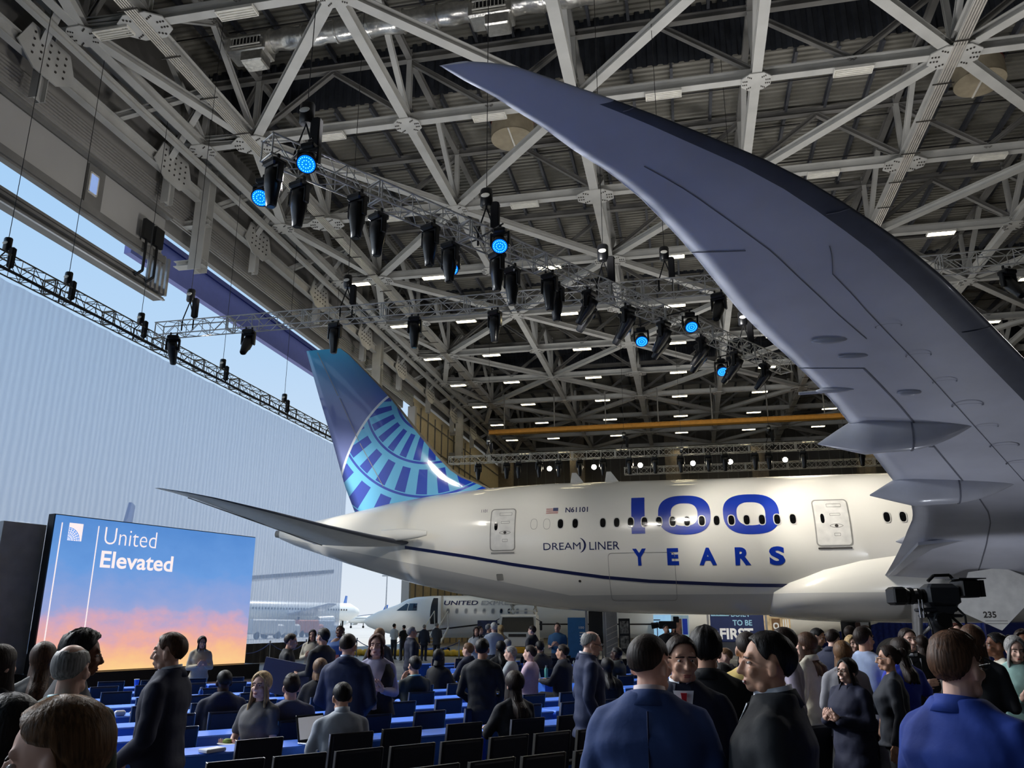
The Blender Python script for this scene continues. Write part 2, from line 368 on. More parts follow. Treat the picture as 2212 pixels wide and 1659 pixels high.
# hanging post between the header panels, and the built-up beams along the door
for (y0) in (33.4, 57.9, 82):
    rb('door_post', (-23.0, y0, 18.6), (-23.0, y0, 27), .7, .6, STEEL, upv=(0, 1, 0))
    rb('door_bracket', (-24.2, y0, 19.0), (-22.6, y0, 19.0), .5, .3); rb('door_bracket', (-24.2, y0, 21.2), (-22.6, y0, 21.2), .4, .3)
for x, z, w_, h_ in ((-23.2, 22.6, .35, .6), (-22.6, 24.6, .5, .5), (-23.4, 25.6, .4, .4), (-22.2, 23.3, .25, .3)):
    for k0, k1 in zip(ks[:-1], ks[1:]): rb('door_beam', (x, YK[k0], z), (x, YK[k1], z), w_, h_, STEEL)
for k in ks:
    for dy in (0, 4.1): rb('door_strut', (-23.6, YK[k]+dy, 22.8), (-20.2, YK[k]+dy+(2 if dy else -2), 25.2), .3, .3)
    rb('door_strut', (-23.4, YK[k], 24.2), (-18.9, YK[k], 23.9), .3, .36); rb('door_strut', (-23.2, YK[k], 20.9), (-23.2, YK[k], 27.), .4, .4, upv=(0, 1, 0))
    g = (-23.05, YK[k], 23.0)
    if vis([g], 30):
        b = MB(); b.prism([(0, -1.5, -.5), (0, -1.0, .6), (0, 1.0, .6), (0, 1.5, -.5), (0, 0.6, -1.1), (0, -.6, -1.1)], (.06, 0, 0))
        for i in range(5):
            for j in range(4): b.box((.08, -.8+.4*i, -.6+.3*j), (.05, .07, .07), mi=1)
        b.build('door_gusset', [STEEL, BOLT], roof, g)
# far closed door leaves in the same wall line
dl = MB(); dl.box((-24.2, (YEND+YFAR)/2, 11), (.3, YFAR-YEND, 22)); dd = struct('door_1', dl, BEIGE)
for i in range(10):
    y = YEND+i*2.3
    if y < 92: beam('mullion', (-24.0, y, 0), (-24.0, y, 21.5), .1, .14, STEELD, dd, kind='b', upv=(0, 1, 0))
for j in range(9): beam('transom', (-24.0, YEND, 1.5+2.4*j), (-24.0, YFAR-2, 1.5+2.4*j), .1, .08, STEELD, dd, kind='b')
b = MB(); b.box((-24.0, YEND-.2, 10.5), (.7, .5, 21)); b.build('door_edge', HP, dd)
# outside fascia seen under the header
PERI = mat('periwinkle canopy', (132, 138, 205), .6, var=.03); NAVY = mat('navy stripe', (30, 48, 130), .6)
b = MB(); b.box((-27.2, 52, 21.0), (.4, 37, 1.9)); cn = struct('trim_4', b, PERI, 'periwinkle outside canopy edge under the door header')
b = MB(); b.box((-26.95, 52, 21.85), (.16, 37, .3)); b.build('canopy_stripe', NAVY, cn)
# yellow crane rail
YEL = mat('crane yellow', (196, 140, 50), .5, var=.1)
cr = thing('crane_beam', 'yellow crane runway beam hung below the far roof steel', 'crane', (0, 0, 0))
b = MB(); b.ibeam((-18.6, 77, 20.0), (40, 77, 20.0), .45, .4); b.build('runway_beam', YEL, cr); b = MB(); b.ibeam((-18.6, 80, 20.6), (40, 80, 20.6), .45, .36); b.build('runway_beam', YEL, cr)
for i in range(9):
    b = MB(); b.tube((-17+i*5, 77, 20.3), (-17+i*5, 77, 23.6), .06); b.build('hanger_rod', STEELD, cr)
# ================================================================== the airliner
YF = 37.5
def interp(x, t):
    if x <= t[0][0]: return t[0][1:]
    for a, b in zip(t[:-1], t[1:]):
        if x <= b[0]:
            u = (x-a[0])/(b[0]-a[0]); return [p+(q-p)*u for p, q in zip(a[1:], b[1:])]
    return t[-1][1:]
#            X      top   bottom  half width
FUS = [(-19.5, 6.28, 5.80, .22), (-18.65, 6.44, 5.45, .46), (-17.2, 6.72, 4.98, .85), (-15.7, 7.0, 4.50, 1.25), (-13.75, 7.38, 3.95, 1.72), (-12.4, 7.58, 3.58, 2.0), (-11.4, 7.71, 3.36, 2.2), (-10.2, 7.83, 3.1, 2.4), (-8.9, 7.94, 2.88, 2.56), (-8.0, 7.98, 2.74, 2.64), (-5.9, 8.05, 2.46, 2.80), (-3.9, 8.05, 2.32, 2.87), (-1.8, 8.04, 2.24, 2.89), (2, 8.02, 2.17, 2.89), (32, 8.0, 2.17, 2.89), (36, 7.7, 2.3, 2.6), (39, 6.9, 2.7, 1.9), (41, 5.6, 3.5, .8), (41.6, 4.8, 4.2, .2)]
def fus_y(X, z, off=0.0):
    top, bot, hw = interp(X, FUS); c = (top+bot)/2; h = (top-bot)/2; k = max(-1, min(1, (z-c)/h))
    return YF-hw*math.sqrt(max(0, 1-k*k))-off
def fus_pt(X, z, off=.012):
    top, bot, hw = interp(X, FUS); c = (top+bot)/2; h = (top-bot)/2; k = max(-.999, min(.999, (z-c)/h)); s_ = math.sqrt(1-k*k)
    n = Vector((0, -s_/hw, k/h)).normalized()
    return Vector((X, YF-hw*s_, z))+n*off
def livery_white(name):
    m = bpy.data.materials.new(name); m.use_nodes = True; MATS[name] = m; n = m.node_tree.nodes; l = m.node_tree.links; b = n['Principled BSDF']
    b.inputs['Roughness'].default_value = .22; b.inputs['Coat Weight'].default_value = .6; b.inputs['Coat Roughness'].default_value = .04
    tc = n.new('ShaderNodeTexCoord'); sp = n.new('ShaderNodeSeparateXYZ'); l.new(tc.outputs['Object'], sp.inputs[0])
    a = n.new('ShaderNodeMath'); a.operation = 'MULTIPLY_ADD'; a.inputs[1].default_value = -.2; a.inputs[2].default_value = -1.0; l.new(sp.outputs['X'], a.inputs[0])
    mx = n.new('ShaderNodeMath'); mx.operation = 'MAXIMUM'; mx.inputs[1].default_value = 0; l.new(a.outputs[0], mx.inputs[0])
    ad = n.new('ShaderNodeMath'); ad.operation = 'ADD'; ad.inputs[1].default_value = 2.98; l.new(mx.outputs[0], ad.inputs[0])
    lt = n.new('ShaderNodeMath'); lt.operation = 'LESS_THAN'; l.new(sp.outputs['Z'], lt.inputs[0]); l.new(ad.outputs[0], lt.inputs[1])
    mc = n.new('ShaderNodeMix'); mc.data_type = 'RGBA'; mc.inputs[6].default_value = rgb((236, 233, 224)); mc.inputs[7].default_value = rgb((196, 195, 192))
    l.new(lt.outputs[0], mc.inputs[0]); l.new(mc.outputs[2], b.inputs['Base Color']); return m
WHITE = livery_white('airliner white paint')
BLUE = mat('livery blue', (10, 52, 168), .35, var=.03); NAVYL = mat('livery navy', (18, 28, 78), .35, var=.03)
GLASS = mat('dark window', (8, 9, 11), .08, var=.02, coat=.5); WFRAME = mat('window frame', (206, 204, 198), .3)
SEAM = mat('panel seam', (150, 148, 142), .5); GREYP = mat('grey aircraft paint', (176, 178, 190), .32, var=.05, scale=.6, coat=.35)
GREYW = mat('wing grey paint', (206, 208, 220), .5, var=.1, scale=.5, coat=0); SLAT = mat('slat grey', (88, 92, 104), .4, var=.08, coat=.1); TPM = mat('tailplane grey', (216, 212, 202), .35, var=.04, coat=.2)
WHT2 = mat('white paint', (228, 226, 220), .3, coat=.3); EDGE = mat('bare leading edge', (150, 144, 134), .35, metal=.3)
plane = thing('airliner', 'large white airliner with blue globe tail and 100 YEARS lettering', 'airplane', (0, 0, 0))
b = MB(); rings = []; n = 96
xs_ = sorted(set([f[0] for f in FUS]+list(np.arange(-19, -1, .6))))
for X in xs_:
    top, bot, hw = interp(X, FUS); c = (top+bot)/2; h = (top-bot)/2
    rings.append([(X, YF+hw*math.cos(2*math.pi*i/n), c+h*math.sin(2*math.pi*i/n)) for i in range(n)])
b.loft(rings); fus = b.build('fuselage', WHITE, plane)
def strip(name, pts, wz, m, parent, off=.014):
    """ribbon on the fuselage through (X, z) points"""
    b = MB(); P = []
    for a, c in zip(pts[:-1], pts[1:]):
        k = max(2, int(abs(c[0]-a[0])/.25)+1)
        for i in range(k): P.append((a[0]+(c[0]-a[0])*i/k, a[1]+(c[1]-a[1])*i/k))
    P.append(pts[-1]); v = []
    for X, z in P: v += [fus_pt(X, z-wz/2, off), fus_pt(X, z+wz/2, off)]
    b.add(v, [(2*i, 2*i+2, 2*i+3, 2*i+1) for i in range(len(P)-1)], smooth=True); return b.build(name, m, parent)
strip('cheat_line', [(-12.4, 5.12), (-9.4, 4.63), (-7.4, 4.27), (-5.4, 3.96), (-3.5, 3.69), (-1.6, 3.51), (2, 3.33), (4.6, 3.27)], .13, NAVYL, fus)
strip('cheat_line', [(4.68, 3.27), (5.5, 3.25), (8.1, 3.3), (12, 3.5)], .13, NAVYL, fus, .1)
def decal(name, polys, m, parent, off=.015, step=.12):
    """polys: list of (verts2d, faces) in (X, z); sliced so that they follow the fuselage"""
    bm = bmesh.new()
    for v, f in polys:
        vv = [bm.verts.new((p[0], 0, p[1])) for p in v]
        for q in f:
            try: bm.faces.new([vv[i] for i in q])
            except ValueError: pass
    zs = [v.co.z for v in bm.verts]; z = math.floor(min(zs)/step)*step+step
    while z < max(zs):
        bmesh.ops.bisect_plane(bm, geom=bm.verts[:]+bm.edges[:]+bm.faces[:], plane_co=(0, 0, z), plane_no=(0, 0, 1)); z += step
    for v in bm.verts: v.co = fus_pt(v.co.x, v.co.z, off)
    me = bpy.data.meshes.new(name); bm.to_mesh(me); bm.free(); me.materials.append(m)
    return meshobj(name, me, parent)
def box_of(x0, x1, yt, yb, Y=34.62):
    a = atY(x0, yb, Y); c = atY(x1, yt, Y); e = atY(x1, yb, Y); f_ = atY(x0, yt, Y)
    return (a.x+f_.x)/2, (c.x+e.x)/2, (a.z+e.z)/2, (c.z+f_.z)/2
def fit(v, X0, X1, z0, z1, slant=0):
    xs = [p[0] for p in v]; ys = [p[1] for p in v]; a, c, d, e = min(xs), max(xs), min(ys), max(ys)
    return [(X0+(p[0]-a)/(c-a)*(X1-X0), z0+(p[1]-d)/(e-d)*(z1-z0)+slant*((p[0]-a)/(c-a)-.5)) for p in v]
def lettering(txt, x0, x1, yt, yb, m, name='lettering', bold=0, parent=None, sl=0, off=.015):
    v, f = text_mb(txt, 1, bold); return decal(name, [(fit(v, *box_of(x0, x1, yt, yb), sl), f)], m, parent or fus, off)
def sup(cx, cz, rx, rz, nn=44, e=2.6):
    o = []
    for i in range(nn):
        a = 2*math.pi*i/nn; ca, sa = math.cos(a), math.sin(a)
        o.append((cx+rx*math.copysign(abs(ca)**(2/e), ca), cz+rz*math.copysign(abs(sa)**(2/e), sa)))
    return o
def ringpoly(o, i): n = len(o); return (o+i, [(k, (k+1) % n, n+(k+1) % n, n+k) for k in range(n)])
X0, X1, z0, z1 = box_of(1363, 1392, 1071, 1153); decal('numeral', [([(X0, z0), (X1, z0), (X1, z1), (X0, z1)], [(0, 1, 2, 3)])], BLUE, fus)
for (xa, xb, ya, yb) in ((1421, 1535, 1066, 1155), (1562, 1684, 1063, 1154)):
    X0, X1, z0, z1 = box_of(xa, xb, ya, yb); cx, cz = (X0+X1)/2, (z0+z1)/2
    decal('numeral', [ringpoly(sup(cx, cz, (X1-X0)/2, (z1-z0)/2), sup(cx, cz, (X1-X0)*.255, (z1-z0)*.29))], BLUE, fus)
for ch, xa, xb, ya, yb in (('Y', 1366, 1396, 1185, 1221), ('E', 1441, 1466, 1184, 1220), ('A', 1510, 1548, 1183, 1220), ('R', 1588, 1622, 1182, 1220), ('S', 1662, 1696, 1180, 1220)):
    lettering(ch, xa, xb, ya, yb, BLUE, 'letter', .045)
lettering('DREAM', 1173, 1254, 1172, 1187, NAVYL); lettering('LINER', 1273, 1338, 1170, 1187, NAVYL)
X0, X1, z0, z1 = box_of(1245, 1266, 1162, 1193); o_ = []; i_ = []
for k in range(13):
    a = R(-62+124*k/12); cz = (z0+z1)/2; o_.append((X0+(X1-X0)*math.cos(a)*1.0, cz+(z1-z0)/2*math.sin(a)*1.13)); i_.append((X0-.06+(X1-X0)*math.cos(a)*.78+.06, cz+(z1-z0)/2*math.sin(a)*1.13))
decal('crescent', [(o_+i_, [(k, k+1, 13+k+1, 13+k) for k in range(12)])], NAVYL, fus)
lettering('N61101', 1219, 1268, 1093, 1105, NAVYL, 'registration', .02); lettering('1101', 1033, 1046, 1097, 1104, NAVYL, 'registration', 0)
X0, X1, z0, z1 = box_of(1177, 1203, 1095, 1108); FR = mat('flag red', (176, 92, 84), .4)
fg = decal('flag', [([(X0, z0), (X1, z0), (X1, z1), (X0, z1)], [(0, 1, 2, 3)])], WHT2, fus, .012)
for j in range(6):
    za = z0+(z1-z0)*j/6.0; zb_ = za+(z1-z0)/12; decal('flag_stripe', [([(X0, za), (X1, za), (X1, zb_), (X0, zb_)], [(0, 1, 2, 3)])], FR, fg, .016)
decal('flag_canton', [([(X0+(X1-X0)*.58, z0+(z1-z0)*.45), (X1, z0+(z1-z0)*.45), (X1, z1), (X0+(X1-X0)*.58, z1)], [(0, 1, 2, 3)])], mat('flag canton', (70, 78, 110), .4), fg, .02)
# windows
def wline(px): return 1131-(px-1210)*15/741
wx = [1210, 1242]+[1302, 1332, 1362, 1392, 1423, 1453, 1484, 1516, 1548, 1580, 1613, 1646, 1679, 1713]+[1916, 1951]
for px in wx:
    p = atY(px, wline(px), 34.65); o = decal('cabin_window', [ringpoly(sup(p.x, p.z, .155, .235, 20, 2.6), sup(p.x, p.z, .118, .195, 20, 2.6))], WFRAME, fus, .02)
    s_ = sup(p.x, p.z, .12, .197, 20, 2.6); decal('pane', [(s_, [tuple(range(20))])], GLASS, o, .019)
for px in (1153, 1181):
    p = atY(px, 1132, 34.75); decal('window_plug', [ringpoly(sup(p.x, p.z, .15, .23, 20, 2.6), sup(p.x, p.z, .135, .215, 20, 2.6))], SEAM, fus)
# doors
def rrect(X0, X1, z0, z1, r=.12, k=5):
    o = []
    for cx, cz, a0 in ((X1-r, z1-r, 0), (X0+r, z1-r, 90), (X0+r, z0+r, 180), (X1-r, z0+r, 270)):
        for i in range(k): a = R(a0+90*i/(k-1)); o.append((cx+r*math.cos(a), cz+r*math.sin(a)))
    return o
for (xa, xb, ya, yb) in ((1057, 1113, 1097, 1190), (1759, 1838, 1076, 1180)):
    X0, X1, z0, z1 = box_of(xa, xb, ya, yb, 34.8 if xa < 1100 else 34.62)
    d = decal('cabin_door', [ringpoly(rrect(X0, X1, z0, z1, .16), rrect(X0+.055, X1-.055, z0+.055, z1-.055, .12))], SEAM, fus, .016)
    o = rrect(X0+.05, X1-.05, z0+.05, z1-.05, .12); decal('door_panel', [(o, [tuple(range(len(o)))])], WHT2, d, .022)
    wx_ = X0+.24*(X1-X0); wz_ = z0+.58*(z1-z0); s_ = sup(wx_, wz_, .075, .19, 16); decal('door_window', [(s_, [tuple(range(16))])], GLASS, d, .03)
    cx, cz = X0+.6*(X1-X0), z0+.42*(z1-z0)
    decal('handle_recess', [ringpoly(sup(cx, cz, .26, .085, 20, 1.6), sup(cx, cz, .23, .06, 20, 1.6))], SEAM, d, .03); s_ = sup(cx, cz, .07, .06, 12, 2); decal('door_handle', [(s_, [tuple(range(12))])], BOLT, d, .035)
    for zz, ww, hh in ((.66, .2, .05), (.86, .28, .07), (.24, .12, .06)):
        decal('door_placard', [ringpoly(rrect(cx-ww, cx+ww, z0+zz*(z1-z0)-hh, z0+zz*(z1-z0)+hh, .02, 3), rrect(cx-ww+.015, cx+ww-.015, z0+zz*(z1-z0)-hh+.015, z0+zz*(z1-z0)+hh-.015, .015, 3))], SEAM, d, .03)
    decal('door_sill', [([(X0+.05, z0-.1), (X1-.05, z0-.1), (X1-.05, z0-.04), (X0+.05, z0-.04)], [(0, 1, 2, 3)])], BOLT if xa > 1100 else SEAM, d, .03)
# cargo hatch and small service marks
X0, X1, z0, z1 = box_of(1314, 1460, 1193, 1296); decal('cargo_hatch', [ringpoly(rrect(X0, X1, z0, z1, .15), rrect(X0+.02, X1-.02, z0+.02, z1-.02, .14))], SEAM, fus)
X0, X1, z0, z1 = box_of(1067, 1082, 1238, 1252, 34.9); decal('service_port', [(rrect(X0, X1, z0, z1, .04, 3), [tuple(range(12))])], SEAM, fus)
X0, X1, z0, z1 = box_of(1246, 1252, 1251, 1256); decal('vent_port', [(rrect(X0, X1, z0, z1, .04, 3), [tuple(range(12))])], BOLT, fus)
for X in (-3.2, -4.8):
    b = MB(); b.prism([(X-.35, YF-.04, 8.0), (X+.35, YF-.04, 8.0), (X-.05, YF-.04, 8.55), (X-.25, YF-.04, 8.55)], (0, .08, 0)); b.build('antenna', WHT2, plane)
b = MB(); b.tube((-19.45, YF, 6.04), (-19.75, YF, 6.06), .2, .17, n=16); b.build('tail_exhaust', EDGE, plane)
# belly fairing at the wing root
b = MB(); rings = []
for X, hw, zt, zb in ((3.1, .5, 3.0, 2.3), (3.3, 2.2, 3.35, 2.12), (3.9, 2.7, 3.7, 2.02), (5.2, 3.0, 4.3, 1.93), (6.6, 3.1, 4.75, 1.88), (8.5, 3.16, 5.1, 1.85), (11, 3.2, 5.2, 1.85), (16, 3.2, 5.0, 1.85), (24, 2.95, 4.4, 2.0)):
    rg = []
    for i in range(48):
        a = 2*math.pi*i/48; c = (zt+zb)/2; h = (zt-zb)/2; ca, sa = math.cos(a), math.sin(a)
        rg.append((X, YF+hw*math.copysign(abs(ca)**.72, ca), c+h*math.copysign(abs(sa)**.8, sa)))
    rings.append(rg)
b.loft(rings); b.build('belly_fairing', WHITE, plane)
# ---- fin
FLE = [(6.2, -8.2), (7.95, -8.6), (8.3, -9.84), (8.8, -10.65), (9.62, -11.48), (11.06, -12.7), (12.62, -13.97), (13.96, -15.26), (15.2, -16.5), (15.52, -16.95)]
FTE = [(6.2, -15.5), (6.99, -15.69), (8.32, -16.3), (10.44, -17.04), (12.89, -17.96), (15.66, -18.94)]
def tail_paint():
    m = bpy.data.materials.new('tail globe paint'); m.use_nodes = True; MATS[m.name] = m; n = m.node_tree.nodes; l = m.node_tree.links; bs = n['Principled BSDF']
    bs.inputs['Roughness'].default_value = .16; bs.inputs['Coat Weight'].default_value = .5
    tc = n.new('ShaderNodeTexCoord'); sp = n.new('ShaderNodeSeparateXYZ'); l.new(tc.outputs['Object'], sp.inputs[0])
    def mt(op, a, b_=None, c_=None):
        q = n.new('ShaderNodeMath'); q.operation = op
        for i, v in enumerate((a, b_, c_)):
            if v is None: continue
            if isinstance(v, (int, float)): q.inputs[i].default_value = v
            else: l.new(v, q.inputs[i])
        return q.outputs[0]
    def mixc(f, a, b_):
        q = n.new('ShaderNodeMix'); q.data_type = 'RGBA'; l.new(f, q.inputs[0])
        for i, v in ((6, a), (7, b_)):
            if isinstance(v, tuple): q.inputs[i].default_value = rgb(v)
            else: l.new(v, q.inputs[i])
        return q.outputs[2]
    x, z = sp.outputs['X'], sp.outputs['Z']
    # distance from the map pole, and from the centre of the globe's rim
    dx = mt('SUBTRACT', x, -12.0); dz = mt('SUBTRACT', z, 12.6); r = mt('SQRT', mt('ADD', mt('MULTIPLY', dx, dx), mt('MULTIPLY', dz, dz)))
    ang = mt('ARCTAN2', dx, mt('MULTIPLY', dz, -1)); dx2 = mt('SUBTRACT', x, -9.3); dz2 = mt('SUBTRACT', z, 7.2)
    rg = mt('SQRT', mt('ADD', mt('MULTIPLY', dx2, dx2), mt('MULTIPLY', dz2, dz2)))
    u = mt('SUBTRACT', mt('DIVIDE', r, 1.62), .1); fu = mt('FRACT', u); iu = mt('FLOOR', u)
    bars = mt('GREATER_THAN', mt('FRACT', mt('ADD', mt('MULTIPLY', ang, 4.3), mt('MULTIPLY', iu, .5))), .5)
    inb = mt('MULTIPLY', mt('GREATER_THAN', fu, .16), mt('LESS_THAN', fu, .9)); line = mt('GREATER_THAN', fu, .93)
    bluef = mt('MAXIMUM', mt('MULTIPLY', bars, inb), line)
    front = mt('SMOOTH_MIN', mt('MAXIMUM', mt('MULTIPLY', mt('ADD', x, 14.0), .2), 0), 1, .1)
    deep = mixc(front, (66, 84, 176), (4, 66, 204)); globe = mixc(bluef, (112, 190, 232), deep)
    up_ = mt('MINIMUM', mt('MAXIMUM', mt('MULTIPLY', mt('SUBTRACT', z, 12.4), .3), 0), 1)
    aft = mt('MINIMUM', mt('MAXIMUM', mt('MULTIPLY', mt('SUBTRACT', mt('ADD', mt('MULTIPLY', z, -.62), -5.4), x), .55), 0), 1)
    sky_ = mixc(up_, (20, 84, 208), (48, 160, 218)); outc = mixc(aft, sky_, mixc(up_, (120, 130, 185), (60, 165, 215)))
    rim = mt('LESS_THAN', mt('ABSOLUTE', mt('SUBTRACT', rg, 7.4)), .06)
    colr = mixc(mt('LESS_THAN', rg, 7.4), outc, globe); colr = mixc(rim, colr, (232, 238, 244)); l.new(colr, bs.inputs['Base Color']); return m
TAILP = tail_paint()
def airfoil(tc_, k=10):
    u = [0, .01, .03, .07, .13, .22, .34, .48, .64, .8, .92, 1]
    t = [5*tc_*(.2969*math.sqrt(q)-.126*q-.3516*q*q+.2843*q**3-.1036*q**4) for q in u]; return u, t
U, T = airfoil(.09); b = MB(); rings = []
for z in np.linspace(6.3, 15.5, 26):
    le = interp(z, FLE)[0]; te = interp(z, FTE)[0]; c = le-te; th = min(1, 5.2/c)
    if z > 15.1: th *= max(.25, 1-(z-15.1)/.6)
    rings.append([(le-u*c, YF-t*c*th, z) for u, t in zip(U, T)]+[(le-u*c, YF+t*c*th, z) for u, t in reversed(list(zip(U, T))[1:-1])])
nr = len(rings[0]); b.loft(rings); me = b.mesh('fin', [TAILP, EDGE])
for i, p in enumerate(me.polygons):
    q = i % nr if i < (len(rings)-1)*nr else -1
    if q in (0, 1, nr-1, nr-2): p.material_index = 1
fin = meshobj('fin', me, plane)
b = MB()
for z0_, z1_ in ((8.2, 10.4), (10.5, 12.8), (12.9, 15.3)):
    p0 = interp(z0_, FTE)[0]; p1 = interp(z1_, FTE)[0]; c0 = (interp(z0_, FLE)[0]-p0)*.3; c1 = (interp(z1_, FLE)[0]-p1)*.3
    r_ = MB(); r_.bar((p0+c0, YF-.215-.02*(15.3-z0_)/7, z0_), (p1+c1, YF-.17, z1_), .012, .03); r_.build('rudder_seam', SEAM, fin)
# ---- tailplanes
for sd in (-1, 1):
    b = MB(); rings = []
    ST = [(2.0, -12.2, -16.75, 5.32), (3.4, -13.35, -16.95, 5.5), (4.9, -14.7, -17.4, 5.78), (6.6, -16.4, -18.3, 6.2), (8.2, -18.15, -19.15, 6.6), (8.9, -19.0, -19.6, 6.75), (9.45, -19.85, -20.05, 6.86)]
    for s_, le, te, z in ST:
        c = le-te; rings.append([(le-u*c, YF+sd*s_, z-t*c*.8) for u, t in zip(U, T)]+[(le-u*c, YF+sd*s_, z+t*c*.8) for u, t in reversed(list(zip(U, T))[1:-1])])
    b.loft(rings); me = b.mesh('tailplane', [TPM, SLAT]); nr = len(rings[0])
    for i, p in enumerate(me.polygons):
        if i < (len(rings)-1)*nr and (i % nr) in (0, 1, 2, nr-1, nr-2, nr-3): p.material_index = 1
    tp = meshobj('tailplane', me, plane)
    b = MB(); b.bar((-16.2, YF+sd*2.4, 5.23), (-19.2, YF+sd*8.5, 6.6), .03, .03); b.build('elevator_seam', SEAM, tp)
b = MB(); b.loft([[(X, 35.0-r_*.5*math.cos(a)-.25*(12.6-abs(X)), 5.62+r_*math.sin(a)) for a in [2*math.pi*i/14 for i in range(14)]] for X, r_ in ((-13.4, .25), (-12.4, .26), (-11.6, .2), (-11.1, .1))]); b.build('root_fillet', WHITE, plane)
# ---- left wing
WLE = [(2.9, 19.8), (7, 16.6), (12, 12.9), (17, 9.2), (20.24, 6.77), (21.68, 5.69), (22.86, 4.78), (23.97, 3.81), (24.81, 2.96), (25.49, 2.19), (26.03, 1.47), (26.47, .79), (26.89, .13), (27.27, -.51), (27.61, -1.12), (27.91, -1.67), (28.1, -2.02), (28.25, -2.7)]
WTE = [(2.9, 7.35), (5, 7.2), (8.4, 6.95), (10.7, 6.7), (11.8, 6.45), (13.1, 6.0), (14.09, 5.5), (15.44, 4.91), (17.3, 4.07), (18.85, 3.35), (19.95, 2.75), (20.86, 2.21), (21.64, 1.71), (22.43, 1.24), (23.29, .81), (24.25, .34), (25.01, -.1), (25.66, -.5), (26.13, -.89), (26.58, -1.34), (27.06, -1.75), (27.4, -2.1), (27.69, -2.38), (27.91, -2.66), (28.25, -3.02)]
def wz(s_): q = max(0, (s_-2.9)/26.); return 4.0+1.6*q+3.9*q**1.9-.42*max(0, 1-(s_-2.9)/6)
def wing_sec(s_, U_):
    le = interp(s_, WLE)[0]; te = interp(s_, WTE)[0]; c = le-te; z = wz(s_); k = .115-.03*(s_/28); _, T_ = None, [5*k*(.2969*math.sqrt(q)-.126*q-.3516*q*q+.2843*q**3-.1036*q**4) for q in U_]
    low = [(le-u*c, YF-s_, z-t*c*.75) for u, t in zip(U_, T_)]; upr = [(le-u*c, YF-s_, z+t*c*1.0) for u, t in zip(U_, T_)]
    return low, upr
UW = [0, .004, .012, .03, .06, .1, .15, .22, .32, .44, .56, .68, .8, .9, 1]
SS = sorted(set([2.6]+list(np.arange(3, 26, .5))+list(np.arange(26, 28, .15))+[28.05, 28.15, 28.22]))
b = MB(); rings = []
for s_ in SS:
    lo, u_ = wing_sec(s_, UW); rings.append(lo+list(reversed(u_[1:-1])))
nr = len(rings[0]); b.loft(rings); me = b.mesh('wing', [GREYW, SLAT]); nS = len(SS)
for i, p in enumerate(me.polygons):
    if i < (nS-1)*nr:
        s_ = SS[i//nr]; q = i % nr
        if (q <= 5 or q >= nr-4) and s_ < 27.3 and s_ > 4: p.material_index = 1
wing = meshobj('left_wing', me, plane); wing.name = 'wing'
def wing_low(s_, u, off=.01):
    lo, _ = wing_sec(s_, [u]); p = Vector(lo[0]); p.z -= off; return p
def wing_line(name, pts, wd=.018, m=None):
    b = MB(); P = [wing_low(s_, u, .012) for s_, u in pts]
    Q = []
    for (s0, u0), (s1, u1) in zip(pts[:-1], pts[1:]):
        k = max(2, int(abs(s1-s0)/.3)+2)
        for i in range(k): Q.append(wing_low(s0+(s1-s0)*i/k, u0+(u1-u0)*i/k, .012))
    Q.append(wing_low(*pts[-1], .012))
    for a, c in zip(Q[:-1], Q[1:]): b.bar(a, c, wd, .008)
    return b.build(name, m or BOLT, wing)
GAP = mat('gap shadow line', (112, 114, 126), .6)
wing_line('flap_seam', [(5, .74), (11.5, .70), (20.4, .7)], .035, GAP); wing_line('aileron_seam', [(20.4, .7), (20.4, 1)], .02, GAP)
wing_line('aileron_seam', [(16.6, .7), (16.6, 1)], .02, GAP); wing_line('aileron_seam', [(24.2, .72), (24.2, 1)], .02, GAP)
wing_line('panel_seam', [(21.5, .55), (24.2, .6), (26.2, .7)], .012, GAP); wing_line('panel_seam', [(10, .45), (19, .45), (23.5, .42), (24.2, .3)], .012, GAP)
wing_line('slat_seam', [(27.2, 0), (27.2, .1)], .02, GAP)
for s_ in (9.5, 15.2, 21.5, 24.9): wing_line('slat_seam', [(s_, .005), (s_, .13)], .02, GAP)
for i in range(9):
    s_ = 13.5+i*1.05; c = wing_low(s_, .4, .012); b = MB()
    if i in (2, 3, 5): b.loft([[c+Vector((r_*.32*math.cos(a), r_*.2*math.sin(a), 0)) for a in [2*math.pi*k/24 for k in range(24)]] for r_ in (1.0, .9)], cap=False)
    else: b.loft([[c+Vector((r_*.24*math.cos(a), r_*.15*math.sin(a), 0)) for a in [2*math.pi*k/20 for k in range(20)]] for r_ in (1.0, .93)], cap=False)
    b.build('access_panel', GAP, wing)
FAIR = mat('fairing grey', (190, 192, 202), .3, var=.04, coat=.35)
def canoe(Y, xt, xn, zt, zm, zn, hw, hh):
    b = MB(); rings = []
    for i in range(19):
        t = i/18; X = xt+(xn-xt)*t; g = max(.03, math.sin(math.pi*min(1, t**.62))**.8) if t > 0 else .03; g = max(.03, min(1, 3.1*t**.9)*(1-max(0, (t-.45)/.55)**2.0)) if 0 < t < 1 else .03
        zc = zt+(zm-zt)*math.sin(math.pi/2*min(1, t/.5)) if t < .5 else zm+(zn-zm)*((t-.5)/.5)**2
        rings.append([(X, Y+hw*g*math.cos(a), zc+hh*g*math.sin(a)*(1.0 if math.sin(a) < 0 else 1.15)) for a in [2*math.pi*k/18 for k in range(18)]])
    b.loft(rings); o = b.build('flap_track_fairing', FAIR, plane)
    X = xt+(xn-xt)*.55; s = MB(); g = 1-(.1/.55)**2
    s.loft([[(X+dx, Y+(hw*g+.008)*math.cos(a), zm+(hh*g+.008)*math.sin(a)*(1.0 if math.sin(a) < 0 else 1.15)) for a in [2*math.pi*k/18 for k in range(18)]] for dx in (0, .04)], cap=False); s.build('fairing_seam', GAP, o)
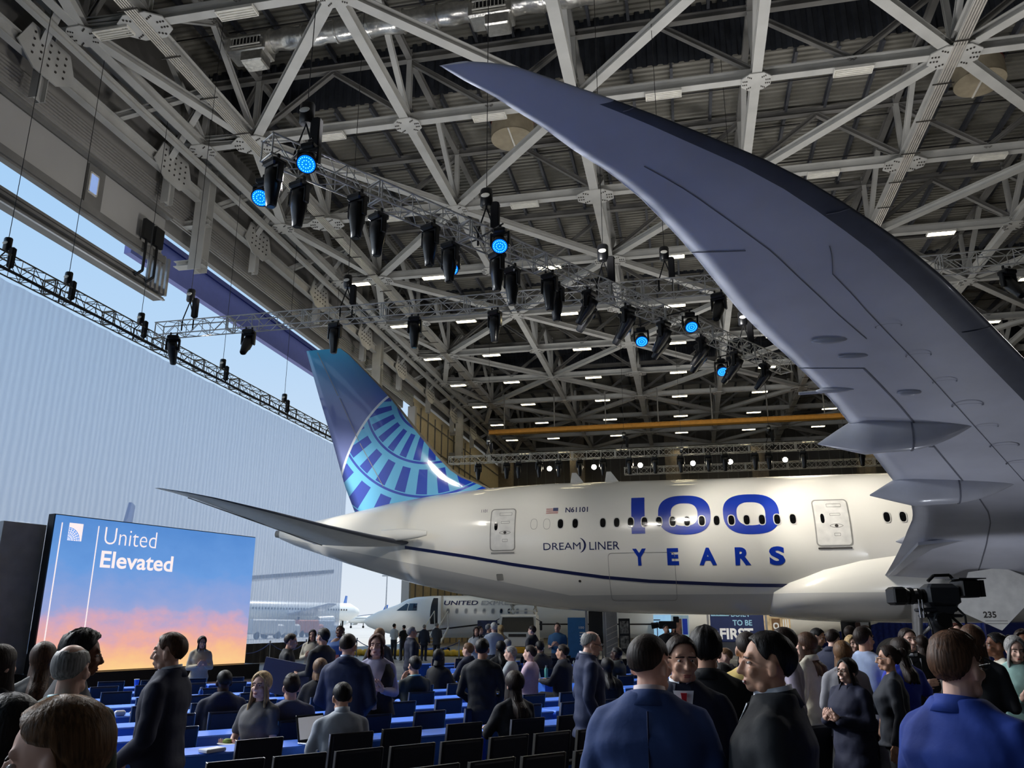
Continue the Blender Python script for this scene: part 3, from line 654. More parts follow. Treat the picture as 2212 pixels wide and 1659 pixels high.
canoe(19.8, 3.12, 6.75, 5.84, 6.02, 6.3, .27, .44); canoe(23.4, 4.86, 8.75, 5.12, 5.28, 5.5, .3, .46); canoe(31.0, 7.1, 11.5, 4.56, 4.62, 4.7, .34, .5)
for (s_, u, L, r_) in ((19.5, .93, .8, .07), (21.5, .72, .68, .08), (20.9, .69, .58, .06), (19.4, .6, .5, .08)):
    c = wing_low(s_, u, .02); b = MB(); b.ell(c, (L/2, r_, r_*.9), 12, 8, rot=Matrix.Rotation(math.pi/2, 3, 'Y') @ Matrix.Rotation(math.pi/2, 3, 'Y')); b.build('hinge_fairing', FAIR, wing)
b = MB(); p = wing_low(19.45, .98, .03); b.tube(p+Vector((-.55, 0, -.02)), p+Vector((.1, 0, 0)), .035, .045); b.build('fuel_vent_mast', FAIR, wing)
b = MB(); b.tube(wing_low(27.9, .3, 0)+Vector((.1, 0, .05)), wing_low(27.9, .3, 0)+Vector((-.3, 0, .07)), .006); b.build('static_wick', BLK, wing)
# inboard flap edge and landing gear
b = MB(); b.prism([(7.4, 34.2, 3.55), (7.3, 29.0, 4.25), (8.9, 29.0, 4.4), (10.6, 34.2, 4.1)], (.0, 0, .1)); b.build('inboard_flap', GREYP, wing)
GD = [atY(x, y, 32.2) for x, y in ((2092, 1236), (2165, 1225), (2260, 1262), (2165, 1362), (2068, 1318))]
b = MB(); b.prism(GD, (0, .08, 0)); gd = b.build('gear_door', WHT2, plane)
v, f = text_mb('235', .28, .01); b = MB(); q = atY(2125, 1334, 32.19); b.add([(q.x+x, q.y-.0, q.z+y) for x, y in v], f); b.build('door_number', BOLT, gd)
b = MB(); q = atY(2128, 1338, 32.19)
for j in range(2): b.box((q.x+.35, q.y, q.z-.05-.09*j), (.7, .01, .025))
b.build('door_placard', SEAM, gd)
TYRE = mat('tyre', (22, 22, 24), .8); HUB = mat('hub', (120, 120, 122), .4, metal=.5)
for i, (dx, dy) in enumerate(((0, 0), (1.45, 0), (0, 1.1), (1.45, 1.1))):
    c = Vector((7.4+dx, 33.6+dy, .66)); b = MB()
    b.loft([[c+Vector((r_*math.cos(a), yy, r_*math.sin(a))) for a in [2*math.pi*k/28 for k in range(28)]] for yy, r_ in ((-.24, .4), (-.24, .55), (-.16, .64), (0, .66), (.16, .64), (.24, .55), (.24, .4))]); wh = b.build('main_wheel', TYRE, plane)
    b = MB(); b.tube(c+Vector((0, -.26, 0)), c+Vector((0, -.2, 0)), .34, n=20); b.build('hub', HUB, wh)
b = MB(); b.tube((8.1, 34.15, .66), (8.3, 34.15, 3.0), .17, .2, n=12); b.tube((7.3, 34.15, .66), (8.95, 34.15, .66), .1, n=10); b.tube((8.1, 34.15, 1.3), (9.8, 34.15, 2.6), .07, n=8); b.build('gear_strut', HUB, plane)
# ================================================================== rigging: trusses, moving lights, hoists
ALU = mat('truss aluminium', (214, 212, 206), .4, metal=.2, var=.06); ALUD = mat('dark truss aluminium', (120, 114, 100), .4, metal=.5)
BGL = mat('black fixture', (20, 21, 24), .32, var=.1, coat=.2); BLK2 = mat('black cloth', (20, 20, 24), .8)
CABLE = mat('cable', (24, 24, 26), .6); LENS = mat('dark lens', (12, 14, 18), .08)
BLED = mat('blue led', (10, 110, 235), .3, emit=(0, 110, 255), estr=1.6); CLED = mat('cyan led dots', (120, 230, 255), .3, emit=(90, 215, 255), estr=2.6)
HOT = mat('lit lens', (255, 250, 230), .3, emit=(255, 244, 214), estr=60)
SEC = {}
def sect_mesh(L, q, m):
    k = (round(L, 2), q, m.name)
    if k in SEC: return SEC[k]
    h = q/2; ch = MB(); la = MB(); n = max(2, round(L/.52)); cs = [(-h, -h), (h, -h), (h, h), (-h, h)]
    for x, y in cs: ch.tube((x, y, 0), (x, y, L), .026, n=8)
    for i, (a, c) in enumerate(zip(cs, cs[1:]+cs[:1])):
        for j in range(n):
            z0, z1 = L*j/n, L*(j+1)/n; p, r_ = (a, c) if j % 2 == 0 else (c, a)
            la.tube((p[0], p[1], z0), (r_[0], r_[1], z1), .013, n=5, cap=False)
    for z in (.04, L-.04):
        for a, c in zip(cs, cs[1:]+cs[:1]): la.tube((a[0], a[1], z), (c[0], c[1], z), .022, n=6, cap=False)
    for j in range(2, n, 2):
        for a, c in zip(cs, cs[1:]+cs[:1]): la.tube((a[0], a[1], L*j/n), (c[0], c[1], L*j/n), .015, n=5, cap=False)
    SEC[k] = (ch.mesh('truss_section', m), la.mesh('lacing', m)); return SEC[k]
def truss(name, label, p0, p1, q=.52, m=ALU, sl=3.05):
    p0 = Vector(p0); p1 = Vector(p1); x, y, z, L = frame(p0, p1); t = thing(name, label, 'truss', p0); n = max(1, round(L/sl)); s = L/n
    for i in range(n):
        a, c = sect_mesh(s, q, m); o = meshobj('truss_section', a, t); o.matrix_basis = Matrix.Translation(z*(s*i)) @ Matrix((x, y, z)).transposed().to_4x4()
        meshobj('lacing', c, o)
    return t
T1A, T1B = Vector((-9.0, 15.1, 12.4)), Vector((4.6, 35.3, 12.4))
t1 = truss('lighting_truss', 'silver box truss crowded with black moving lights below the wingtip', T1A, T1B)
t2 = truss('lighting_truss', 'pale box truss crossing from the open door behind the crowded lighting truss', (-20, 27, 12.95), (18, 26.6, 12.95))
t3 = truss('scrim_truss', 'long dull truss carrying the top edge of the pale scrim', (-20.55, 4, 12.72), (-20.55, 48.6, 12.72), .5, ALUD)
b = MB()
for i in range(22): y = 4+i*2.03; b.tube((-20.25, y, 12.42-.04*(i % 2)), (-20.25, y+2.03, 12.42-.04*((i+1) % 2)), .045, n=6)
b.build('cable_run', CABLE, t3, -Vector((-20.55, 4, 12.72)))
t4 = truss('lighting_truss', 'far box truss lined with glaring white lamps above the fuselage', (-17, 58, 13.5), (20, 58, 13.5))
t5 = truss('lighting_truss', 'farther low box truss peeking over the top of the fuselage', (-4.5, 64, 13.3), (20, 64, 13.3))
# --- fixture prototypes, origin at the clamp under the truss
def tilt(o, rx, rz): o.rotation_euler = (rx, 0, rz)
def proto_profile(tl):
    t = empty('moving_light'); b = MB()
    for sx in (-.12, .12): b.bevbox((sx, 0, -.04), (.05, .07, .14), .01); b.build('clamp', BLK, t); b = MB()
    b = MB(); b.bevbox((0, 0, -.2), (.44, .38, .19), .05); b.build('base', BGL, t)
    b = MB()
    for sx in (-1, 1): b.bevbox((sx*.23, 0, -.47), (.07, .16, .5), .03)
    b.bevbox((0, 0, -.31), (.48, .18, .07), .03); b.build('yoke', BGL, t)
    b = MB(); n = 14; rings = []
    for z, wx_, wy_ in ((.26, .12, .11), (.24, .17, .16), (.05, .185, .18), (-.2, .18, .165), (-.5, .13, .12), (-.66, .115, .105), (-.68, .1, .09)):
        rings.append([(wx_*math.copysign(abs(math.cos(a))**.7, math.cos(a)), wy_*math.copysign(abs(math.sin(a))**.7, math.sin(a)), z) for a in [2*math.pi*i/n for i in range(n)]])
    b.loft(list(reversed(rings))); h = b.build('head', BGL, t, (0, 0, -.6), (tl, 0, 0))
    b = MB(); b.tube((0, 0, -.69), (0, 0, -.66), .085, n=14); b.build('lens', LENS, h)
    b = MB(); b.bevbox((0, .17, -.1), (.2, .04, .3), .015); b.build('cover', BLK, h); return t
def proto_wash():
    t = empty('wash_light'); b = MB(); b.bevbox((0, 0, -.03), (.06, .1, .12), .01); b.build('clamp', BLK, t)
    b = MB(); b.bevbox((0, 0, -.16), (.34, .28, .16), .04); b.build('base', BGL, t)
    b = MB()
    for sx in (-1, 1): b.bevbox((sx*.25, 0, -.4), (.06, .14, .42), .025)
    b.bevbox((0, 0, -.25), (.5, .16, .06), .02); b.build('yoke', BGL, t)
    b = MB(); b.loft(list(reversed([[(r_*math.cos(a), r_*math.sin(a), z) for a in [2*math.pi*i/20 for i in range(20)]] for z, r_ in ((.16, .1), (.14, .16), (0, .2), (-.16, .235), (-.2, .235))]))); h = b.build('head', BGL, t, (0, 0, -.5), (R(-38), 0, R(12)))
    b = MB(); b.tube((0, 0, -.215), (0, 0, -.2), .205, n=28); b.build('lens', BLED, h)
    b = MB()
    for rr, k in ((.165, 20), (.09, 10), (.0, 1)):
        for i in range(k): a = 2*math.pi*i/k; b.ell((rr*math.cos(a), rr*math.sin(a), -.219), (.014, .014, .008), 6, 4)
    o = b.build('led_dots', CLED, h); o['kind'] = 'stuff'; return t
PA, PB, PC, PW = proto_profile(0), proto_profile(R(40)), proto_profile(R(-35)), proto_wash()
def hang(proto, loc, rz, label, cat, group=None):
    o = copy_tree(proto); o.location = loc; o.rotation_euler = (0, 0, rz); tag(o, label, cat, group); return o
def t1_at(px):
    lo, hi = 0., 1.
    for _ in range(40):
        m_ = (lo+hi)/2; q = T1A.lerp(T1B, m_)-EYE
        if 1106+FPX*q.dot(RT)/q.dot(FW) < px: lo = m_
        else: hi = m_
    return T1A.lerp(T1B, lo)
dT = (T1B-T1A).normalized(); nT = Vector((dT.y, -dT.x, 0))     # towards the right of the truss
for px, sd in ((592, -1), (650, 1), (770, -1), (818, 1), (925, -1), (972, 1), (1068, -1), (1105, 1), (1180, -1), (1200, 1)):
    p = t1_at(px+(14 if sd > 0 else -4)); p = p+nT*(-.26 if sd > 0 else .2); p.z = 12.12
    hang(PA, p, -R(28)+random.uniform(-.2, .2), 'bulky hooded moving light pointing straight down from the crowded truss', 'stage light', 'hooded moving lights')
for px, sd in ((1262, 0), (1284, 1), (1345, -1), (1362, 1), (1422, -1), (1445, 1), (1505, -1), (1525, 1), (1578, -1), (1592, 1), (1640, 0)):
    p = t1_at(px)+nT*(.2 if sd < 1 else -.26); p.z = 12.12
    hang(PB, p, R(60)+random.uniform(-.2, .2), 'moving light tilted sideways under the far half of the crowded truss', 'stage light', 'tilted moving lights')
for px, sd in ((620, 1), (620, -1), (1026, 1), (1026, -1), (1435, 1), (1435, -1), (1605, -1)):
    p = t1_at(px); q = p+nT*(1.05*sd); q.z = 12.3
    o = hang(PW, q, random.uniform(-.15, .15), 'round wash light glowing blue on the wing side outrigger of the crowded truss' if sd > 0 else 'round wash light glowing blue on the door side outrigger of the crowded truss', 'stage light', 'blue wash lights above' if sd > 0 else 'blue wash lights below')
    b = MB(); b.tube((p.x-q.x, p.y-q.y, .03), (nT.x*.12*sd, nT.y*.12*sd, .03), .025, n=6); b.build('outrigger', BLK, o)
for px, tl in ((383, 1), (543, 0), (727, 2), (898, 2), (1070, 2), (1555, 0)):
    d = ray(px, 690); X = EYE.x+d.x*(26.8/d.y); hang((PC, PB, PA)[tl], (X, 26.72, 12.68), random.uniform(-.4, .4), 'single moving light hung at intervals under the pale crossing truss', 'stage light', 'lights on the crossing truss')
d = ray(2170, 560); hang(PC, (EYE.x+d.x*26.6/d.y, 26.6, 12.68), .4, 'moving light on the crossing truss seen past the wing leading edge', 'stage light')
lampx = (1187, 1283, 1383, 1497, 1578, 1697)
for i, px in enumerate((1035, 1096, 1122, 1166, 1208, 1253, 1303, 1360, 1415, 1470, 1530, 1565, 1630, 1660, 1735, 1860)):
    d = ray(px, 990); X = EYE.x+d.x*58/d.y; hang(PA, (X, 57.74, 13.23), random.uniform(-.5, .5), 'dark moving light under the far truss above the fuselage', 'stage light', 'lights on the far truss')
for px in lampx:
    d = ray(px, 1004); X = EYE.x+d.x*58.2/d.y; t = thing('blinder_lamp', 'glaring white lamp on the far truss above the fuselage', 'stage light', (X, 58.24, 13.25), 0, 'glaring lamps')
    b = MB(); b.tube((0, 0, -.45), (0, -.0, 0), .03); b.build('hanger', BLK, t); b = MB(); b.tube((0, .3, -.5), (0, -.05, -.6), .2, .24, n=18); h = b.build('can', BGL, t); b = MB(); b.tube((0, -.05, -.6), (0, -.07, -.606), .17, n=18); b.build('lens', HOT, h)
for y in (6.5, 11, 15.5, 18.4): hang(PC, (-20.3, y, 12.45), -R(80), 'unseen moving light added on the scrim truss for fill', 'stage light', 'added lights on the scrim truss')  # unseen fixtures, added to go with the fill lamps on this truss
for pr in (PA, PB, PC, PW):
    for c in list(pr.children_recursive)+[pr]: bpy.data.objects.remove(c)
# --- chain hoists
def hoist(p, top, label, s=1.0, sling=.75, group=None):
    top = 30.05 if (9.5 < p[1] < 34 or 59 < p[1] < 84) else 27.1
    if label.startswith('small hoist'): top = 22.3
    t = thing('chain_hoist', label, 'hoist', p, 0, group); b = MB()
    b.loft([[(.15*s*r_*math.cos(a), .12*s*r_*math.sin(a), z*s) for a in [2*math.pi*i/14 for i in range(14)]] for z, r_ in ((.0, .8), (.04, 1), (.42, 1), (.46, .85))]); b.build('motor', BGL, t)
    b = MB(); b.ell((0, 0, 0.0), (.11*s, .06*s, .015), 12, 6); b.build('name_plate', LWHT, t, (0, -.12*s, .25*s), (R(90), 0, 0))
    b = MB(); b.bevbox((.2*s, .05, -.25*s), (.2*s, .18*s, .75*s), .05); b.build('chain_bag', BLK2, t)
    b = MB(); b.tube((0, 0, .46*s), (0, 0, top-p[2]), .012, n=5); b.build('chain', CABLE, t)
    b = MB()
    for sx in (-1, 1): b.tube((0, 0, 0), (sx*.24, 0, -sling), .022, n=6); b.tube((sx*.24, 0, -sling), (sx*.24, 0, -sling-.45), .03, n=6)
    b.build('sling', BLK2, t); return t
for px, lb in ((655, 'chain hoist with round name plate above the near end of the crowded truss'), (1050, 'chain hoist hanging in front of the pale diagonal roof brace'), (1305, 'chain hoist with black bag at the middle of the crowded truss'), (1610, 'chain hoist by the wing trailing edge')):
    p = t1_at(px); hoist((p.x, p.y, 13.45), 23.4, lb, 1.25)
for X, lb in ((-18.6, 'chain hoist at the sky end of the crossing truss'), (-12.0, 'chain hoist on the crossing truss near the tail fin'), (-.2, 'chain hoist on the crossing truss beside the wing')): hoist((X, 26.8, 14.0), 23.4, lb, 1.1)
for y, lb in ((19.9, ''), (22.6, ''), (26.6, ''), (32.6, ''), (38.7, ''), (44.6, '')): hoist((-20.55, y, 13.15), 22.6, 'small hoist with a thin wire on the scrim truss', .95, .2, 'hoists on the scrim truss')
for X, yy in ((-14, 58), (-4, 58), (6, 58), (0, 64), (12, 64)): hoist((X, yy, 14.6), 23.4, 'far hoist holding the truss of glaring lamps', 1.0, .75, 'far hoists')
# --- spot lamps: profile lamps in the truss fixtures, the others added as fill
def lamp(nm, loc, tgt, W, ang, rad=.25, col=(1, .95, .86), blend=.6):
    L = bpy.data.lights.new(nm, 'SPOT'); L.energy = W; L.spot_size = R(ang); L.spot_blend = blend; L.shadow_soft_size = rad; L.color = col
    o = bpy.data.objects.new(nm, L); C.objects.link(o); o.location = loc; o.rotation_euler = (Vector(tgt)-Vector(loc)).to_track_quat('-Z', 'Y').to_euler(); return o
for px, tx in ((1180, -11), (1262, -5), (1345, 0), (1445, 4), (1525, 8), (1640, 13)):
    p = t1_at(px); lamp('profile_lamp', (p.x, p.y, 11.3), (tx, 34.6, 5.2), 2600, 62)
for p, tg, W in (((-8.4, 16, 11.6), (-1, 6, 1), 2600), ((-15, 26.8, 12.2), (-5, 9, 1), 2200), ((6, 26.7, 12.2), (5, 8, 1), 2200), ((15, 26.7, 12.2), (10, 10, 1), 1600)): lamp('crowd_fill_lamp', p, tg, W, 80, .5, (1, .98, .95))  # spots added on the trusses to brighten the crowd
for y, ty, W in ((6.5, 4, 5400), (11, 7, 5400), (15.5, 11, 5400), (18.4, 17, 4200)): lamp('scrim_side_fill_lamp', (-20.0, y, 11.8), (1, ty, 1.0), W, 70, .5, (.93, .97, 1))  # added fill from the door side, brightens the left of the crowd
for i, (x, y) in enumerate(((2.2, 20.5), (7.5, 22.0), (12.5, 17.5), (-2.5, 21.5), (9.4, 24.5))):  # uplighters added on the floor to brighten wing underside and gear door
    t = thing('added_uplighter', 'low black floor uplighter added to brighten the wing underside', 'stage light', (x, y, .012), .3*i, 'added floor uplighters'); b = MB(); b.bevbox((0, 0, .08), (.5, .4, .16), .03); b.build('base', BGL, t); b = MB(); b.tube((0, 0, .16), (0, 0, .4), .2, .22, n=18); b.build('head', BGL, t); b = MB(); b.tube((0, 0, .4), (0, 0, .405), .19, n=18); b.build('lens', LENS, t)
    lamp('uplighter_fill_lamp', (x, y, .46), (x+.6, y-3, 8) if i < 4 else (10.4, 33, 2.8), 190 if i < 4 else 650, 140 if i < 4 else 70, .3, (.86, .9, 1), .5)
lamp('far_fill_lamp', (4.4, 35.1, 11.9), (7, 48, 1.6), 8000, 70, .3)  # added to brighten the exhibit walls
lamp('crossing_fill_lamp', (-18, 26.8, 12.3), (-15.5, 52, 2.2), 7500, 28, 1.0)  # added to brighten the small jet
lamp('crossing_fill_lamp', (-13, 26.8, 12.3), (-13.5, 36, 6), 1700, 60, 1.0)  # added to brighten the airliner's tail
lamp('far_fill_lamp', (-2, 57.5, 12.6), (-9, 46, 1), 2000, 60, .4)  # added at the far truss to brighten the jet and truck
# fill lamps added on the truss tops to brighten the roof steel
for p in ((-8, 16.5, 13.1), (-3.5, 23.5, 13.1), (1.5, 31, 13.1), (4, 34.6, 13.1), (-16, 26.9, 13.6), (9, 26.7, 13.6), (17, 26.7, 13.6), (-12, 58, 14.2), (0, 58, 14.2), (12, 58, 14.2), (5, 64, 14.1)):
    lamp('roof_fill_lamp', p, (p[0]+.5, p[1]+3, 40), 900, 165, .6, (1, .98, .96), .3)
# ================================================================== scrim, skirt and posts
def scrim_mat():
    m = bpy.data.materials.new('scrim mesh'); m.use_nodes = True; MATS[m.name] = m; n = m.node_tree.nodes; l = m.node_tree.links; n.clear()
    out = n.new('ShaderNodeOutputMaterial'); tr = n.new('ShaderNodeBsdfTransparent'); df = n.new('ShaderNodeBsdfDiffuse'); tl = n.new('ShaderNodeBsdfTranslucent')
    for q in (df, tl): q.inputs[0].default_value = rgb((206, 220, 244))
    m1 = n.new('ShaderNodeMixShader'); m1.inputs[0].default_value = .62; l.new(df.outputs[0], m1.inputs[1]); l.new(tl.outputs[0], m1.inputs[2])
    tc = n.new('ShaderNodeTexCoord'); wv = n.new('ShaderNodeTexWave'); wv.bands_direction = 'Y'; wv.inputs['Scale'].default_value = 1.1; wv.inputs['Distortion'].default_value = 1.5; wv.inputs['Detail'].default_value = 2
    l.new(tc.outputs['Object'], wv.inputs['Vector']); mr = n.new('ShaderNodeMapRange'); mr.inputs[3].default_value = .60; mr.inputs[4].default_value = .72; l.new(wv.outputs['Fac'], mr.inputs[0])
    m2 = n.new('ShaderNodeMixShader'); l.new(mr.outputs[0], m2.inputs[0]); l.new(tr.outputs[0], m2.inputs[1]); l.new(m1.outputs[0], m2.inputs[2]); l.new(m2.outputs[0], out.inputs[0]); return m
b = MB(); N = 320; v = []
for i in range(N+1):
    y = 4+44.6*i/N; x = -21.0+.03*math.sin(y*6.0)+.02*math.sin(y*2.3+1)
    for z in (.75, 3, 6, 9, 12.45): v.append((x, y, z))
b.add(v, [(5*i+j, 5*i+5+j, 5*i+6+j, 5*i+1+j) for i in range(N) for j in range(4)], smooth=True)
sc = b.build('scrim', scrim_mat()); tag(sc, 'huge translucent pale scrim hung across the open hangar door', 'scrim')
b = MB(); v = []
for i in range(201):
    y = 20+28.6*i/200; x = -20.75+.05*math.sin(y*9)
    for z in (0, .9): v.append((x, y, z))
b.add(v, [(2*i, 2*i+2, 2*i+3, 2*i+1) for i in range(200)]); b.add([(p[0]-.06, p[1], p[2]) for p in v], [(2*i, 2*i+1, 2*i+3, 2*i+2) for i in range(200)])
sk = b.build('floor_skirt', BLK2); tag(sk, 'low black fabric skirt along the foot of the scrim', 'drape')
CHR = mat('brushed post', (190, 190, 192), .25, metal=.9); ROPE = mat('blue rope', (40, 60, 120), .6)
posts = [(-20.2, 34.6), (-20.2, 38.6), (-20.2, 42.6), (-19.2, 47.2), (-15.6, 44.5), (-11.8, 42.8)]
for i, (x, y) in enumerate(posts):
    t = thing('stanchion', ('silver rope post before the black skirt' if i < 4 else 'silver rope post in front of the small white jet'), 'stanchion', (x, y, 0), 0, 'rope posts by the skirt' if i < 4 else 'rope posts by the jet')
    b = MB(); b.tube((0, 0, .05), (0, 0, .98), .035, n=10); b.build('post', CHR, t); b = MB(); b.tube((0, 0, 0), (0, 0, .05), .18, .15, n=18); b.build('base', CHR, t); b = MB(); b.ell((0, 0, 1.0), (.05, .05, .04), 10, 6); b.build('finial', CHR, t)
for i in range(len(posts)-1):
    a, c = Vector((*posts[i], .92)), Vector((*posts[i+1], .92)); pts = [a.lerp(c, k/10)-Vector((0, 0, .42*(1-(k/5-1)**2))) for k in range(11)]
    b = MB(); b.path(pts, .022, 6); o = b.build('rope', ROPE); tag(o, 'blue rope sagging between the silver posts', 'rope', 'barrier ropes')
# ================================================================== LED screen
SA = R(17.5); SD = Vector((math.sin(SA), math.cos(SA), 0)); SN = Vector((math.cos(SA), -math.sin(SA), 0)); SR = Vector((-15.48, 27.79, 0)); SLEN = 7.62; SL = SR-SD*SLEN; SZ0, SZ1 = .5, 4.84
def on_screen(px, py, off=.0):
    d = ray(px, py); t = (SL-EYE).dot(SN)/d.dot(SN); p = EYE+d*t; return (p-SL).dot(SD), p.z
scr = thing('led_screen', 'bright LED screen with sunset clouds reading United Elevated', 'screen', SL, math.atan2(SD.y, SD.x))
def screen_mat():
    m = bpy.data.materials.new('screen picture'); m.use_nodes = True; MATS[m.name] = m; n = m.node_tree.nodes; l = m.node_tree.links; b = n['Principled BSDF']
    tc = n.new('ShaderNodeTexCoord'); sp = n.new('ShaderNodeSeparateXYZ'); l.new(tc.outputs['Object'], sp.inputs[0])
    mp = n.new('ShaderNodeMapping'); mp.inputs['Scale'].default_value = (.55, 1, 1.0); l.new(tc.outputs['Object'], mp.inputs[0])
    nz = n.new('ShaderNodeTexNoise'); nz.inputs['Scale'].default_value = 1.25; nz.inputs['Detail'].default_value = 6; nz.inputs['Roughness'].default_value = .6; l.new(mp.outputs[0], nz.inputs['Vector'])
    a = n.new('ShaderNodeMath'); a.operation = 'MULTIPLY_ADD'; a.inputs[1].default_value = -2.0; l.new(nz.outputs['Fac'], a.inputs[0]); l.new(sp.outputs['Z'], a.inputs[2])
    mr = n.new('ShaderNodeMapRange'); mr.inputs[1].default_value = -.6; mr.inputs[2].default_value = 3.9; l.new(a.outputs[0], mr.inputs[0])
    rp = n.new('ShaderNodeValToRGB'); l.new(mr.outputs[0], rp.inputs[0]); cr_ = rp.color_ramp
    for i, (p, c) in enumerate(((0, (252, 206, 142)), (.12, (248, 190, 142)), (.22, (236, 172, 160)), (.31, (206, 166, 190)), (.41, (150, 164, 214)), (.7, (104, 154, 220)), (1, (84, 138, 208)))):
        e = cr_.elements[i] if i < 2 else cr_.elements.new(p); e.position = p; e.color = rgb(c)
    b.inputs['Base Color'].default_value = (.02, .02, .02, 1); b.inputs['Roughness'].default_value = .5; l.new(rp.outputs[0], b.inputs['Emission Color']); b.inputs['Emission Strength'].default_value = 1.0; return m
SCM = screen_mat(); WEM = mat('screen white', (255, 240, 240), .5, emit=(255, 240, 240), estr=.95); LBL = mat('screen sky blue', (96, 150, 216), .5, emit=(92, 146, 214), estr=1.0)
b = MB(); b.box((SLEN/2, -.02, (SZ0+SZ1)/2), (SLEN, .03, SZ1-SZ0)); b.build('picture_panel', SCM, scr)
b = MB(); b.box((SLEN/2, .15, (SZ0+SZ1)/2), (SLEN+.06, .28, SZ1-SZ0+.06)); b.build('screen_body', BLK, scr)
b = MB(); b.box((SLEN/2+.1, .1, .24), (SLEN+.4, 1.1, .48)); b.build('plinth', BLK, scr)
def scr_poly(name, polys, m, y=-.045):
    b = MB()
    for v, f in polys: b.add([(p[0], y, p[1]) for p in v], f)
    return b.build(name, m, scr)
for (a, c) in (((136, 1129), (85, 1420)), ((215, 1137), (178, 1355))):
    p = on_screen(*a); q = on_screen(*c); x = (p[0]+q[0])/2; scr_poly('rule_line', [([(x-.018, q[1]), (x+.018, q[1]), (x+.018, p[1]), (x-.018, p[1])], [(0, 1, 2, 3)])], WEM)
def scr_text(txt, x0, x1, yt, yb, bold, xm=None):
    v, f = text_mb(txt, 1, bold); a = on_screen(x0, yb); c = on_screen(x1, yt); h = on_screen(x0, yt)[1]
    scr_poly('lettering', [(fit(v, a[0], c[0], a[1], h), f)], WEM)
scr_text('United', 222, 340, 1138, 1175, -.012); scr_text('Elevated', 213, 375, 1189, 1226, .018)
p = on_screen(143, 1167); q = on_screen(179, 1131); x0, z0, x1, z1 = p[0], p[1], q[0], q[1]-.02
scr_poly('logo', [([(x0, z0), (x1, z0), (x1, z1), (x0, z1)], [(0, 1, 2, 3)])], WEM)
g = []; cx, cz, rr = x0, z0, (x1-x0)*.86
for r0 in (.3, .52, .72, .88, 1.0):
    o = [(cx+rr*r0*math.cos(R(a)), cz+rr*r0*math.sin(R(a))) for a in range(0, 91, 9)]; i = [(cx+rr*(r0-.05)*math.cos(R(a)), cz+rr*(r0-.05)*math.sin(R(a))) for a in range(0, 91, 9)]
    g.append((o+i, [(k, k+1, 12+k, 11+k) for k in range(10)]))
for a in range(8, 90, 14):
    for r0, r1 in ((.05, .25), (.34, .46), (.55, .66), (.75, .84), (.9, .96)):
        a0, a1 = R(a), R(a+7); g.append(([(cx+rr*r0*math.cos(a0), cz+rr*r0*math.sin(a0)), (cx+rr*r1*math.cos(a0), cz+rr*r1*math.sin(a0)), (cx+rr*r1*math.cos(a1), cz+rr*r1*math.sin(a1)), (cx+rr*r0*math.cos(a1), cz+rr*r0*math.sin(a1))], [(0, 1, 2, 3)]))
scr_poly('logo_globe', g, LBL, -.05)
GRYP = mat('grey stage panel', (222, 216, 208), .6); t = thing('stage_panel', 'plain dark grey stage panel beside the sunset screen', 'panel', SL-SD*.1+Vector((-.35, .35, 0)), math.atan2(SD.y, SD.x))
b = MB(); b.bevbox((-.55, .35, 2.3), (1.25, .2, 4.6), .01); b.build('panel_face', GRYP, t); b = MB(); b.box((-.55, .7, .1), (1.2, .8, .2)); b.build('panel_foot', BLK, t)
t = thing('speaker_stack', 'black loudspeaker stack standing left of the grey stage panel', 'speaker', (-18.4, 18.6, 0), R(20))
for j, (zz, hh) in enumerate(((.5, 1.0), (1.6, 1.15))): b = MB(); b.bevbox((0, 0, zz), (1.3-.1*j, .9, hh), .04); o = b.build('cabinet', BLK, t); b = MB(); b.box((0, -.46, zz), (1.1-.1*j, .02, hh-.2)); b.build('grille', BLK2, o)
CARP = mat('dark carpet', (84, 84, 88), .9, var=.2, scale=8); b = MB(); v = [(-17.5, 19), (-6.0, 26), (4.5, 24), (13, 22), (13, -3), (-12, -3), (-14, 8)]
b.prism([(x, y, 0) for x, y in v], (0, 0, .012)); b.build('carpet', CARP, floor)
